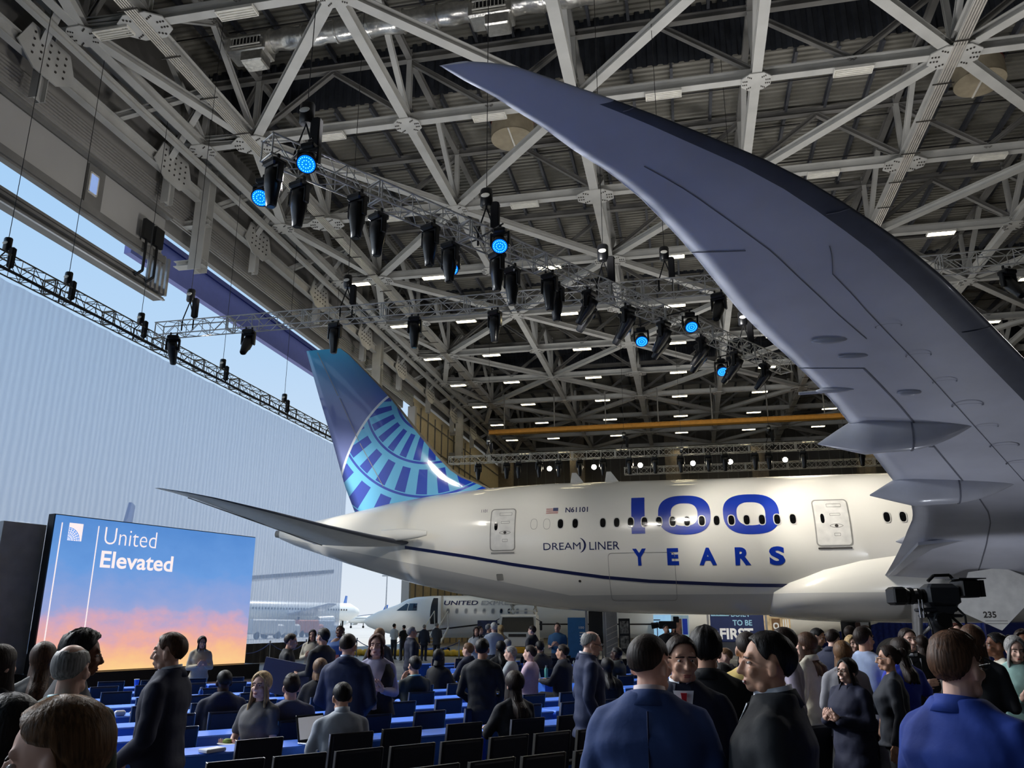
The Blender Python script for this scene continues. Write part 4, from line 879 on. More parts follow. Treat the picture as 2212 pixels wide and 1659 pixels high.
# ================================================================== seating: tables and chairs
RA = R(44); rv = Vector((math.sin(RA), math.cos(RA), 0)); fv = Vector((-math.cos(RA), math.sin(RA), 0)); RZ = math.atan2(fv.y, fv.x)-math.pi/2
def rf(r_, f_, z=0): p = rv*r_+fv*f_; p.z = z; return p
UPH = mat('navy black upholstery', (22, 24, 40), .55, var=.12, scale=9); CFR = mat('chair frame steel', (150, 148, 144), .28, metal=.85); CFRD = mat('chair frame dark', (46, 46, 50), .35, metal=.5)
CLOTH = mat('royal blue cloth', (62, 124, 240), .55, var=.08, scale=5)
def chair_meshes():
    d = {}; b = MB(); b.bevbox((0, .0, .45), (.41, .37, .07), .03); d['seat'] = b.mesh('seat', UPH)
    tl = Matrix.Rotation(R(8), 3, 'X'); b = MB(); b.bevbox((0, -.219, .695), (.392, .036, .41), .012, rot=tl); d['backrest'] = b.mesh('backrest', UPH)
    b = MB(); rx = lambda z: -.185-(z-.48)*math.tan(R(8))
    for sx in (-1, 1): b.bar((sx*.203, rx(.45), .45), (sx*.203, rx(.9), .9), .03, .022, upv=(0, 1, 0))
    b.bar((-.215, rx(.895), .895), (.215, rx(.895), .895), .024, .022); b.bar((-.2, rx(.49), .49), (.2, rx(.49), .49), .02, .02); d['back_frame'] = b.mesh('back_frame', CFRD)
    for i, sx in enumerate((-1, 1)): b = MB(); b.bar((sx*.2205, rx(.45)+.002, .45), (sx*.2205, rx(.905)+.002, .905), .006, .03, upv=(0, 1, 0)); d['edge_trim%d' % i] = b.mesh('edge_trim', CFR)
    for i, (sx, sy) in enumerate(((-1, -1), (1, -1), (-1, 1), (1, 1))): b = MB(); b.tube((sx*.19, sy*.17, .43), (sx*.2, sy*.2-(.05 if sy < 0 else 0), 0), .013, .011, n=6); d['leg%d' % i] = b.mesh('leg', CFR)
    return d
CM = chair_meshes(); NCH = [0]
def chair(p, rz, label, group, full=True):
    t = thing('conference_chair', label, 'chair', p, rz+.05+random.uniform(-.05, .05), group); t.scale = (.9, 1, 1)
    for k, me in CM.items():
        if not full and k.startswith('leg') and k != 'leg0' and False: continue
        meshobj(k.rstrip('0123'), me, t)
    NCH[0] += 1; return t
def tmesh(L, dp=.46):
    b = MB(); b.bevbox((0, 0, .74), (L, dp, .03), .012); top = b.mesh('table_top', CLOTH); b = MB(); n = 40; v = []
    for i in range(n):
        a = i/n; per = 2*(L+dp); s = a*per
        if s < L: x, y = -L/2+s, -dp/2
        elif s < L+dp: x, y = L/2, -dp/2+(s-L)
        elif s < 2*L+dp: x, y = L/2-(s-L-dp), dp/2
        else: x, y = -L/2, dp/2-(s-2*L-dp)
        w_ = 1+.012*math.sin(i*2.4)
        v += [(x*.997, y*.99, .735), (x*w_*.985, y*w_*.97, .03)]
    b.add(v, [(2*i, 2*i+1, (2*i+3) % (2*n), (2*i+2) % (2*n)) for i in range(n)], smooth=False); return top, b.mesh('cloth_skirt', CLOTH)
TM = tmesh(1.8)
def table(p, rz, label, group, tm=None):
    t = thing('conference_table', label, 'table', p, rz, group); a, c = tm or TM; meshobj('table_top', a, t); meshobj('cloth_skirt', c, t); return t
def seen(p, mg=80, z=.9): return vis([Vector((p[0], p[1], z))], mg)
ORD = ['last', 'second last', 'third last', 'fourth last', 'fifth last', 'sixth last', 'seventh last', 'eighth last', 'ninth last', 'tenth last']
for fr, r0, r1, nm in ((5.2, 1.8, 8.0, 'rearmost'), (6.18, 1.7, 8.2, 'next to rearmost')):
    r_ = r0
    while r_ < r1:
        p = rf(r_+.18, fr+.26)
        if seen(p): chair(p, RZ, 'dark padded chair in the %s chair row without tables' % nm, 'chairs of the %s row' % nm)
        r_ += .455
for k in range(8):
    f0 = 7.7+1.19*k; a = 1.35+.17*k if k < 5 else -.6+.2*k; e = 8.4 if k < 3 else 7.5+.03*k
    n = max(1, round((e-a)/1.82)); L = (e-a)/n
    tm = tmesh(L-.02)
    for i in range(n):
        p = rf(a+L*(i+.5), f0+.23)
        if seen(p, 160): table(p, RZ, 'blue clothed table in the %s table row' % ORD[k], 'tables of the %s row' % ORD[k], tm)
    r_ = a+.35+.1*(k % 3)
    while r_ < e-.3:
        p = rf(r_, f0-.25)
        if seen(p) and not (k == 0 and abs(r_-1.7) < .4): chair(p, RZ, 'dark padded chair at the %s table row' % ORD[k], 'chairs of the %s table row' % ORD[k])
        r_ += .655
for k in range(8):                                   # block across the aisle
    f0 = 11.3+1.37*k; a = 9.75+.1*k; e = a+4.6+.2*k
    for i in range(2):
        L = (e-a)/2; p = rf(a+L*(i+.5), f0+.23)
        if seen(p, 60): table(p, RZ, 'blue clothed table beyond the aisle, row %s' % ORD[k].replace(' last', '').replace('last', 'closest'), 'aisle tables row %d' % (k+1))
    r_ = a+.95
    while r_ < e-.3:
        p = rf(r_, f0-.25)
        if seen(p, 40): chair(p, RZ, 'dark chair in the seating block beyond the aisle', 'chairs beyond the aisle')
        r_ += .72
for k, (x0, y0, n, rz) in enumerate(((2088, 1470, 6, R(160)), (2075, 1500, 4, R(160)), (2140, 1478, 3, R(150)))):    # chairs at the right, facing away to the landing gear
    p0 = atZ(x0, y0, .88); d = Vector((math.cos(rz-math.pi+.2), math.sin(rz-math.pi+.2), 0))
    for i in range(n): chair(Vector((p0.x, p0.y, 0))+Vector((.52*i, .05*i-.25*k, 0)), R(8), 'dark chair in the loose rows near the main landing gear', 'chairs near the landing gear')
for px, py in ((1620, 1425), (1655, 1420), (1580, 1412), (1690, 1415)):
    p = atZ(px, py, .88); chair((p.x, p.y, 0), RZ+.6, 'steel edged chair in the far seating near the exhibit walls', 'far chairs near the exhibits')
for px, py, rr in ((1640, 1412, .4), (1590, 1405, .4)):
    p = atZ(px, py, .75); table((p.x+.6, p.y+.8, 0), RZ+rr, 'blue clothed table near the exhibit walls', 'far tables')
# --- small things on the tables
PAPER = mat('white card', (236, 236, 238), .7, var=.02); INK = mat('ink', (60, 62, 80), .6); TEAL = mat('teal bottle', (96, 176, 170), .35, coat=.3); SILV = mat('silver', (190, 192, 196), .25, metal=.8); YELB = mat('yellow can', (206, 176, 60), .35)
def tz(px, py): return atZ(px, py, .757)
def tent(px, py, label, rz=RZ, s=1.0):
    p = tz(px, py) if py else rf(9.75+.1*px+.2, 11.3+1.37*px+.16, .757); t = thing('tent_card', label, 'sign', p, rz); b = MB(); W, h = .27*s, .13*s
    for sg in (-1, 1): b.prism([(-W/2, sg*.055, 0), (W/2, sg*.055, 0), (W/2, sg*.004, h), (-W/2, sg*.004, h)], (0, -sg*.003, 0))
    b.build('card', PAPER, t); b = MB()
    for j in range(3): b.box((0, -.06+.0125*j+.004, .03+.03*j), (W*.6, .002, .007))
    b.build('print_lines', INK, t)
tent(2, 0, 'white tent card on the corner of the blue aisle table beside the teal bottle'); tent(1, 0, 'white tent card on the aisle table behind the grey haired man'); tent(4, 0, 'white tent card on the aisle table near the man in the dark tee'); tent(1208, 1421, 'white tent card on a far table before the man in the dark suit', RZ, .9)
def bottle(px, py, m, label, h=.25, r_=.036, capm=None):
    p = tz(px, py); t = thing('bottle', label, 'bottle', p); b = MB(); b.loft([[(q*r_*math.cos(a), q*r_*math.sin(a), z*h) for a in [2*math.pi*i/12 for i in range(12)]] for z, q in ((0, .9), (.03, 1), (.7, 1), (.82, .6), (.88, .45))]); b.build('body', m, t)
    b = MB(); b.tube((0, 0, h*.87), (0, 0, h), r_*.55, n=10); b.build('bottle_cap', capm or SILV, t)
bottle(1180, 1466, TEAL, 'teal bottle on the aisle table beside the tent card'); bottle(672, 1492, SILV, 'silver bottle beside the dark bag behind the man in grey'); bottle(683, 1480, SILV, 'pale steel bottle behind the shorter silver bottle')
bottle(594, 1481, YELB, 'yellow can behind the blonde woman with the plate', .19, .033); bottle(997, 1478, YELB, 'tall yellow can on the white box by the man in black', .2, .033); bottle(432, 1515, mat('blue can', (60, 110, 190), .3, metal=.3), 'blue can on the table before the seated man in navy', .19, .033); bottle(1146, 1435, YELB, 'yellow can near the man in the pink shirt', .18, .033); bottle(1240, 1440, SILV, 'silver can near the man in the dark suit', .16, .033)
def cup(px, py, label):
    p = tz(px, py); t = thing('paper_cup', label, 'cup', p); b = MB(); b.tube((0, 0, 0), (0, 0, .12), .03, .042, n=12); b.build('cup_body', CLOTH, t); b = MB(); b.tube((0, 0, .12), (0, 0, .13), .045, n=12); b.build('cup_rim', PAPER, t)
cup(294, 1484, 'blue paper cup on the table near the screen'); cup(611, 1492, 'blue paper cup behind the blonde woman')
def flat(name, px, py, size, m, label, cat, rz=0, z=0.0):
    p = tz(px, py); b = MB(); b.bevbox((0, 0, size[2]/2), size, min(.006, size[2]*.4)); o = b.build(name, m, None, p+Vector((0, 0, z)), (0, 0, RZ+rz)); return tag(o, label, cat)
flat('phone', 663, 1607, (.15, .075, .009), BGL, 'black phone lying on the table left of the open laptop', 'phone', .3)
p = tz(690, 1606); t = thing('laptop', 'open laptop in front of the man in the white shirt', 'laptop', p, RZ+.35)
b = MB(); b.bevbox((0, 0, .009), (.33, .23, .018), .006); b.build('keyboard_base', SILV, t); b = MB(); b.bevbox((0, .13, .13), (.33, .012, .23), .005, rot=Matrix.Rotation(R(-14), 3, 'X')); s_ = b.build('lid', BGL, t); b = MB(); b.bevbox((0, .118, .13), (.3, .004, .19), .002, rot=Matrix.Rotation(R(-14), 3, 'X')); b.build('screen', mat('laptop page', (190, 190, 194), .4, emit=(200, 200, 205), estr=.25), s_)
flat('notebook', 1160, 1469, (.28, .2, .012), PAPER, 'grey notebook between the tent card and the teal bottle', 'notebook')
flat('napkin', 458, 1624, (.2, .12, .03), PAPER, 'crumpled white napkin on the table behind the man in the dark suit', 'napkin', .4); flat('paper', 690, 1503, (.2, .15, .01), PAPER, 'loose papers behind the navy jacket', 'paper'); flat('white_box', 995, 1484, (.3, .2, .06), PAPER, 'flat white box under the tall yellow can', 'box')
t = thing('power_strip', 'white power strip with coiled cable left of the man in the dark suit', 'power strip', tz(278, 1545), RZ); b = MB(); b.bevbox((-.1, 0, .03), (.12, .07, .06), .015); b.build('plug_block', PAPER, t); b = MB(); b.bevbox((.12, .03, .02), (.22, .05, .03), .01); b.build('strip', PAPER, t); b = MB(); b.path([(.02, .02, .03), (.06, .09, .06), (.12, .12, .1), (.17, .1, .07), (.22, .05, .03)], .008); b.build('cable', PAPER, t)
p = tz(655, 1493); t = thing('bag', 'black bag on the table behind the man in grey', 'bag', p); b = MB(); b.ell((0, 0, .1), (.2, .13, .11), 14, 8); b.build('bag_body', BLK2, t); b = MB(); b.path([(-.08, 0, .18), (-.03, 0, .27), (.05, 0, .27), (.09, 0, .18)], .012); b.build('strap', BLK, t)
# ================================================================== people
TSC = bpy.data.scenes.new('scratch'); TVL = TSC.view_layers[0]
def remesh(mb, vox, smooth=4, amp=0.0, sc=14):
    me = mb.mesh('tmp', []) if False else None
    me = bpy.data.meshes.new('tmp'); me.from_pydata(mb.v, [], mb.f); o = bpy.data.objects.new('tmp', me); TSC.collection.objects.link(o)
    m = o.modifiers.new('r', 'REMESH'); m.mode = 'VOXEL'; m.voxel_size = vox; m.use_smooth_shade = True
    if smooth: s = o.modifiers.new('s', 'SMOOTH'); s.iterations = smooth; s.factor = .5
    TVL.update(); dg = TVL.depsgraph; out = bpy.data.meshes.new_from_object(o.evaluated_get(dg)); bpy.data.objects.remove(o); bpy.data.meshes.remove(me)
    n = len(out.vertices); co = np.empty(n*3, 'f'); out.vertices.foreach_get('co', co); co = co.reshape(-1, 3)
    if amp:
        nn = np.empty(n*3, 'f'); out.vertices.foreach_get('normal', nn); nn = nn.reshape(-1, 3)
        w_ = np.sin(co[:, 2]*sc*2.1+3*np.sin(co[:, 0]*sc+co[:, 1]*5))*np.sin(co[:, 0]*sc*1.3+co[:, 2]*sc*.8+1.7)+.6*np.sin(co[:, 2]*sc*4.3+co[:, 1]*sc*3)
        co = co+nn*(amp*w_)[:, None]
    lt = len(out.loops); li = np.empty(lt, 'i'); out.loops.foreach_get('vertex_index', li); f = li.reshape(-1, 4); bpy.data.meshes.remove(out)
    return co, f
def join_np(name, parts, smooth=True):
    v = np.concatenate([p[0] for p in parts]); off = 0; fs = []
    for p in parts: fs.append(p[1]+off); off += len(p[0])
    f = np.concatenate(fs); me = bpy.data.meshes.new(name); me.vertices.add(len(v)); me.vertices.foreach_set('co', v.astype('f').ravel()); me.loops.add(len(f)*4); me.loops.foreach_set('vertex_index', f.astype('i').ravel()); me.polygons.add(len(f)); me.polygons.foreach_set('loop_start', np.arange(0, len(f)*4, 4, dtype='i')); me.polygons.foreach_set('use_smooth', np.ones(len(f), bool)); me.update(calc_edges=True); me.validate(); return me
def ringe(cx, cy, z, hw, hd, n=20, p=.85): return [(cx+hw*math.copysign(abs(math.cos(a))**p, math.cos(a)), cy+hd*math.copysign(abs(math.sin(a))**p, math.sin(a)), z) for a in [2*math.pi*i/n for i in range(n)]]
TORSO = {'m': [(.86, .155, .112, 0), (.94, .168, .122, -.005), (1.02, .158, .118, .005), (1.12, .158, .115, .01), (1.24, .178, .122, .008), (1.34, .196, .124, 0), (1.41, .19, .11, -.012), (1.46, .15, .09, -.018), (1.515, .074, .068, -.02)],
         'f': [(.86, .165, .12, -.01), (.94, .178, .128, -.012), (1.02, .15, .108, 0), (1.1, .132, .1, .008), (1.2, .15, .118, .015), (1.29, .165, .13, .018), (1.37, .168, .108, 0), (1.435, .13, .085, -.014), (1.49, .063, .058, -.018)]}
def M4(o, yaw=0, pitch=0, roll=0):
    o = Vector(o); return Matrix.Translation(o) @ Euler((pitch, roll, yaw)).to_matrix().to_4x4() @ Matrix.Translation(-o)
def xf(mb, M): mb.v = [tuple(M @ Vector(p)) for p in mb.v]; return mb
def hand(mb, W, d, nrm, side, curl=.5, fine=True):
    """palm, four unequal fingers and a thumb from the wrist W along d; nrm points out of the palm"""
    W = Vector(W); d = Vector(d).normalized(); nrm = (Vector(nrm)-d*Vector(nrm).dot(d)).normalized(); x = d.cross(nrm)*side
    mb.cap(W+d*.0, W+d*.05, .026, .032, 8); mb.cap(W+d*.05-x*.018, W+d*.085-x*.02, .024, .017, 8); mb.cap(W+d*.05+x*.018, W+d*.085+x*.02, .024, .017, 8)
    for k, (ox, L) in enumerate(((-.032, .072), (-.011, .083), (.011, .078), (.031, .06))):
        b0 = W+d*.092+x*ox; a = curl*.9; d1 = (d*math.cos(a)+nrm*math.sin(a)); p1 = b0+d1*L*.5; d2 = (d*math.cos(a*2.1)+nrm*math.sin(a*2.1)); p2 = p1+d2*L*.5
        mb.cap(b0-d*.01, p1, .0095, .0088, 6); mb.cap(p1, p2, .0088, .007, 6)
    b0 = W+d*.035-x*.03; p1 = b0+(d*.7-x*.6+nrm*.35).normalized()*.045; p2 = p1+(d*.85-x*.1+nrm*.45).normalized()*.035; mb.cap(b0, p1, .0135, .011, 6); mb.cap(p1, p2, .011, .008, 6)
def head_mb(sex, mouth=0):
    h = MB(); k = 1 if sex == 'm' else .95
    h.ell((0, -.012, 1.662), (.077*k, .097, .09), 20, 14); h.ell((0, .022, 1.6), (.06*k, .074, .078), 18, 12); h.ell((0, .066, 1.548), (.032*k, .026, .02), 12, 8); h.cap((-.035*k, .03, 1.552), (.035*k, .03, 1.552), .03, .03, 10)
    h.cap((0, .094, 1.648), (0, .114, 1.606), .0085, .013, 8); h.ell((0, .1, 1.604), (.02, .014, .01), 10, 6); h.cap((-.04, .076 if sex == 'm' else .072, 1.667), (.04, .076 if sex == 'm' else .072, 1.667), .012, .012, 8)
    for s in (-1, 1):
        h.ell((s*.0385, .068, 1.607), (.024, .022, .022), 10, 8); h.ell((s*.079*k, -.006, 1.618), (.011, .022, .032), 10, 8, rot=Matrix.Rotation(s*R(14), 3, 'Z')); h.ell((s*.075*k, .0, 1.598), (.012, .014, .014), 8, 6)
    h.ell((0, .09, 1.5745), (.026, .012, .007), 10, 6); h.ell((0, .088, 1.5635), (.022, .012, .008), 10, 6)
    h.cap((0, -.022, 1.44), (0, -.008, 1.575), .056 if sex == 'm' else .047, .054 if sex == 'm' else .046, 14); return h
PM = {}
def arms_of(pose):
    e, w_, hd, nr = {}, {}, {}, {}
    for s in (-1, 1):
        E, W, D, N = Vector((s*.272, -.03, 1.13)), Vector((s*.285, .05, .88)), Vector((0, .1, -1)), Vector((-s, 0, 0))
        if pose in ('clasp',): E, W, D, N = Vector((s*.27, .0, 1.13)), Vector((s*.09, .23, .97)), Vector((-s*.55, .5, -.6)), Vector((-s*.3, -.6, -.5))
        if pose in ('phone', 'hold'): E, W, D, N = Vector((s*.225, .02, 1.13)), Vector((s*.085, .27, 1.17)), Vector((-s*.3, .5, .5)), Vector((-s*.5, 0, .6))
        if pose == 'hold': W = Vector((s*.16, .3, 1.1)); D = Vector((-s*.1, .8, .1)); N = Vector((-s, 0, .3))
        if pose == 'fold': E, W, D, N = Vector((s*.225, .05, 1.14)), Vector((-s*.02, .19, 1.17+.03*s)), Vector((-s, .05, .1)), Vector((0, -1, 0))
        if pose == 'onehand' and s > 0: E, W, D, N = Vector((.225, .03, 1.13)), Vector((.12, .29, 1.17)), Vector((-.2, .7, .3)), Vector((-.8, 0, .2))
        if pose == 'pocket': E, W, D, N = Vector((s*.27, -.06, 1.14)), Vector((s*.2, .06, .92)), Vector((-s*.2, .2, -1)), Vector((-s, 0, 0))
        if pose == 'reach' and s < 0: E, W, D, N = Vector((-.3, .12, 1.2)), Vector((-.42, .3, 1.02)), Vector((-.4, .6, -.5)), Vector((.3, 0, -1))
        if pose.startswith('sit'): E, W, D, N = Vector((s*.25, .1, 1.17)), Vector((s*.13, .33, 1.2)), Vector((-s*.3, .8, 0)), Vector((0, 0, -1))
        if pose == 'sit_chin' and s < 0: E, W, D, N = Vector((-.22, .22, 1.17)), Vector((-.07, .2, 1.44)), Vector((.25, -.35, .8)), Vector((.3, -.8, 0))
        if pose == 'sit_plate': E, W, D, N = Vector((s*.23, .05, 1.14)), Vector((s*.12, .27, 1.12)), Vector((-s*.2, .8, .2)), Vector((-s*.3, 0, 1))
        e[s], w_[s], hd[s], nr[s] = E, W, D, N
    return e, w_, hd, nr
def person_meshes(pose, sex, lod, top, fat=1.0, hy=0, hp=0, lean=0, bottom='trousers'):
    key = (pose, sex, lod, top, fat, hy, hp, lean, bottom)
    if key in PM: return PM[key]
    vx = (.0135, .017, .025)[lod]; vh = (.0066, .0095, .015)[lod]; sit = pose.startswith('sit'); dz = -.45 if sit else 0; e, w_, hd, nr = arms_of(pose); sh = {s: Vector((s*(.19 if sex == 'm' else .16), -.008, 1.402)) for s in (-1, 1)}
    T = TORSO[sex]; piv = Vector((0, 0, .95)); ML = M4(piv, 0, -lean) if lean else Matrix.Identity(4); MZ = Matrix.Translation((0, 0, dz)); MU = MZ @ ML; MH = MU @ M4((0, -.015, 1.5), R(hy), R(hp))
    sleeve = top != 'tee'
    # skin
    b = MB(); b.loft([ringe(0, yo, z, hw*.86*fat, hd_*.84*fat) for z, hw, hd_, yo in T]); b.cap((0, -.02, 1.42), (0, -.015, 1.5), .05, .05)
    for s in (-1, 1): b.cap(sh[s], e[s], .045, .038); b.cap(e[s], w_[s], .037, .026)
    xf(b, MU); l = MB()
    hip = {s: Vector((s*.09, .0, .9+dz)) for s in (-1, 1)}; kn, an = {}, {}
    for s in (-1, 1):
        if sit: kn[s], an[s] = Vector((s*.11, .42, .5)), Vector((s*.11, .4, .09))
        else: kn[s], an[s] = Vector((s*.1, .015, .49)), Vector((s*.105+.0, -.02, .09))
        l.cap(hip[s], kn[s], .07, .05); l.cap(kn[s], an[s], .05, .035)
    l.ell((0, 0, .92+dz), (.14, .1, .1)); b.v, b.f, b.m, b.sm = b.v+l.v, b.f+[[i+len(b.v) for i in f] for f in l.f], b.m+l.m, b.sm+l.sm
    parts = [remesh(b, .022, 2), remesh(xf(head_mb(sex), MH), vh, 3)]
    if lod < 2:
        for s in (-1, 1): hb = MB(); hand(hb, w_[s], hd[s], nr[s], s, .45 if pose in ('phone', 'hold', 'sit_plate', 'clasp') else .3); parts.append(remesh(xf(hb, MU), .0052 if lod == 0 else .0075, 1))
    else:
        hb = MB()
        for s in (-1, 1): hand(hb, w_[s], hd[s], nr[s], s, .4)
        parts.append(remesh(xf(hb, MU), .009, 1))
    out = {'body': join_np('body', parts)}
    # upper garment
    inf = {'suit': .026, 'coat': .045, 'blazer': .022, 'shirt': .012, 'tee': .01, 'knit': .018, 'dress': .012}[top]; low = {'suit': .76, 'coat': .66, 'blazer': .7, 'shirt': .88, 'tee': .86, 'knit': .84, 'dress': .42}[top]
    if sit: low = max(low, .84)
    b = MB(); rings = []
    if low < .86: rings += [ringe(0, -.004, low, (T[1][1]+inf+.012+(.06 if top == 'dress' else 0))*fat, (T[1][2]+inf+.02+(.06 if top == 'dress' else 0))*fat), ringe(0, -.004, (low+.9)/2, (T[1][1]+inf+.008)*fat, (T[1][2]+inf+.012)*fat)]
    for i, (z, hw, hd_, yo) in enumerate(T):
        if z < low: continue
        wa = .006 if top in ('suit', 'coat', 'blazer') and 1 <= i <= 3 else 0
        k = inf if i < 7 else inf*.7; rings.append(ringe(0, yo, z+(.012 if i == 8 and top in ('suit', 'coat') else 0), (hw+k+wa)*(fat if i < 6 else 1), (hd_+k+wa*.7)*(fat if i < 6 else 1)))
    b.loft(rings)
    for s in (-1, 1):
        k = inf; b.cap(sh[s]+Vector((s*.0, 0, 0)), sh[s]+Vector((s*.008, 0, -.03)), .05+k*.5, .055+k*.5); b.cap((s*.045, -.03, 1.49), (s*(.18 if sex == 'm' else .15), -.012, 1.425), .032+k*.4, .036+k*.5)
        if sleeve: b.cap(sh[s], e[s], .053+k*.75, .043+k*.65); b.cap(e[s], e[s].lerp(w_[s], .96), .043+k*.65, .032+k*.6)
        else: b.cap(sh[s], sh[s].lerp(e[s], .62), .054+k, .054+k)
    out['top'] = join_np('top', [remesh(xf(b, MU), vx, 7 if lod == 0 else 4, (.0035 if lod == 0 else .0026) if lod < 2 else 0, 11)])
    # lower garment and shoes
    b = MB(); kf = .012 if bottom == 'trousers' else .006
    b.loft([ringe(0, yo, z+dz, (hw+kf)*fat, (hd_+kf)*fat) for z, hw, hd_, yo in [(.8, .12, .09, 0)]+T[:3]])
    for s in (-1, 1): b.cap(hip[s], kn[s], .086+kf, .064+kf); b.cap(kn[s], an[s]+Vector((0, 0, -.01 if bottom == 'trousers' else .0)), .064+kf, .05+kf*1.4)
    if bottom == 'skirt':
        b = MB()
        if sit: b.loft([ringe(0, .0, .4, .2, .16), ringe(0, .0, .5, .2, .17), ringe(0, 0, .58, .17, .13)]); b.cap((-.1, .05, .5), (-.11, .42, .5), .1, .085); b.cap((.1, .05, .5), (.11, .42, .5), .1, .085)
        else: b.loft([ringe(0, 0, .42, .2, .17), ringe(0, 0, .7, .19, .15), ringe(0, 0, 1.03, .16, .12)])
    out['bottom'] = join_np('bottom', [remesh(b, max(vx, .016), 4, .0018 if lod < 2 else 0)])
    b = MB()
    for s in (-1, 1): b.cap(an[s]+Vector((0, -.02, -.04)), an[s]+Vector((s*.012, .15, -.048)), .044, .036, 10, sq=.9); b.cap(an[s]+Vector((0, 0, .03)), an[s]+Vector((0, 0, -.04)), .04, .044)
    out['shoes'] = join_np('shoes', [remesh(b, max(.014, vx), 2)]); out['MH'] = MH; out['MU'] = MU; out['w'] = {s: MU @ w_[s] for s in (-1, 1)}; PM[key] = out; return out
HM = {}
def hair_mesh(style, sex, lod):
    k = (style, sex, lod)
    if k in HM: return HM[k]
    rnd = random.Random(hash(style) % 1000 if False else sum(map(ord, style))); nA, nE = (72, 16) if lod == 0 else (36, 10); cx, cy, cz = 0, -.012, 1.66; ra = (.083, .102, .096); th = {'buzz': .05, 'short': .09, 'slick': .085, 'quiff': .12, 'curly': .24, 'bald': .04, 'long': .16, 'bob': .17, 'bun': .12, 'pony': .1, 'tucked': .13}[style]
    b = MB(); rings = []; L = {'long': 1.33, 'bob': 1.5, 'pony': 1.56, 'tucked': 1.4}.get(style)
    def bound(az):   # lowest elevation of the hair, az 0 at the face
        a = abs(az); pts = [(0, 44), (25, 42), (45, 32), (60, 10), (74, -6), (84, 12), (96, 6), (106, -20), (130, -44), (180, -52)] if style != 'bald' else [(0, 60), (60, 55), (75, 2), (92, 6), (105, -16), (130, -38), (180, -46)]
        if style in ('long', 'bob'): pts = [(0, 50), (20, 42), (42, 25), (58, 0), (75, -20), (100, -40), (180, -48)]
        if style == 'tucked': pts = [(0, 50), (22, 46), (42, 36), (60, 16), (78, 8), (92, 4), (104, -22), (130, -42), (180, -48)]
        if style == 'buzz': pts = [(0, 46), (25, 44), (45, 36), (60, 18), (74, 4), (84, 16), (96, 10), (106, -8), (130, -26), (180, -34)]
        for p, q in zip(pts[:-1], pts[1:]):
            if a <= q[0]: return p[1]+(q[1]-p[1])*(a-p[0])/(q[0]-p[0])
        return pts[-1][1]
    topel = 90
    for j in range(nE+1):
        ring = []
        for i in range(nA):
            az = -180+360*i/nA; bo = bound(az); el = topel-(topel-bo)*j/nE; t = th*(.55+.45*math.sin(R(max(0, min(90, el+40)))))*(1 if j < nE else .35)
            if style in ('buzz', 'short', 'slick', 'quiff') and abs(az) > 50: t *= min(1, .12+max(0, el-bo)/38)
            if style == 'bald': t = .03 if el < 40 else -.06
            if style == 'quiff' and el < 38: t *= .35
            if style == 'quiff' and abs(az) < 60 and el > 30: t *= 1.5
            if style == 'curly': t += .07*math.sin(i*2.7+j*1.9)*math.cos(j*2.3+i)+rnd.uniform(-.03, .03)
            elif style not in ('bald', 'buzz'): t += .026*math.sin(i*2.9+j*.25)+rnd.uniform(-.008, .008)
            e_ = R(el); a = R(az); q = 1+t; ring.append((cx+ra[0]*q*math.cos(e_)*math.sin(a), cy+ra[1]*q*math.cos(e_)*math.cos(a), cz+ra[2]*q*math.sin(e_)))
        rings.append(ring)
    if L:
        nD = 12 if lod == 0 else 7; base = rings[-1]
        for j in range(1, nD+1):
            ring = []
            for i in range(nA):
                az = -180+360*i/nA; a = abs(az); g = max(0, min(1, (a-46)/(34 if style != 'pony' else 60))); g = g*g*(3-2*g)
                if style == 'tucked': g = max(0, min(1, (a-94)/18))
                if style == 'pony': g = max(0, min(1, (a-150)/25))
                x, y, z = base[i]; ze = z+(L-z)*g*(1-.05*math.sin(i*2.1)); u = j/nD; zz = z+(ze-z)*u; w_ = .02*math.sin(u*7+i*1.3)*(u if style == 'long' else .4)
                fl = 1+g*(.22*math.sin(min(1, u*1.3)*math.pi/2)+w_); yb = y-(.03*g*u if a > 120 else -.02*g*u*(a < 90)); 
                if z+(ze-z)*u < 1.5 and a > 100: yb -= .08*g*min(1, (1.5-(z+(ze-z)*u))/.08)
                if z+(ze-z)*u < 1.47 and a <= 100: yb += .03*g
                ring.append((x*fl*(1 if u < .85 else .94), yb*(1+.1*g*u), zz))
            rings.append(ring)
    inner = [(cx+(x-cx)*.86, cy+(y-cy)*.86, z+.004) for x, y, z in rings[-1]]; rings.append(inner)
    if L: rings.append([(cx+(x-cx)*.9, cy+(y-cy)*.9, z) for x, y, z in rings[nE]])
    b.loft(rings, cap=False); b.add(rings[0], [tuple(range(nA))], smooth=True)
    if style == 'bun': b.ell((0, -.13, 1.7), (.045, .04, .045), 12, 8)
    me = b.mesh('hair', []); HM[k] = me; return me
SKIN = {n: mat('skin '+n, c, .5, var=.03, scale=12, spec=.35) for n, c in dict(fair=(228, 184, 164), tan=(208, 160, 134), olive=(168, 118, 92), brown=(112, 72, 52), dark=(66, 44, 36)).items()}
def hairmat(nm, c):
    m = mat(nm, c, .55, var=.4, scale=34, bump=.25, spec=.3); n = m.node_tree.nodes; l = m.node_tree.links; mp = n.new('ShaderNodeMapping'); mp.inputs['Scale'].default_value = (3.2, 3.2, .16)
    tc = [q for q in n if q.bl_idname == 'ShaderNodeTexCoord'][0]; nz = [q for q in n if q.bl_idname == 'ShaderNodeTexNoise'][0]; l.new(tc.outputs['Object'], mp.inputs[0]); l.new(mp.outputs[0], nz.inputs['Vector']); return m
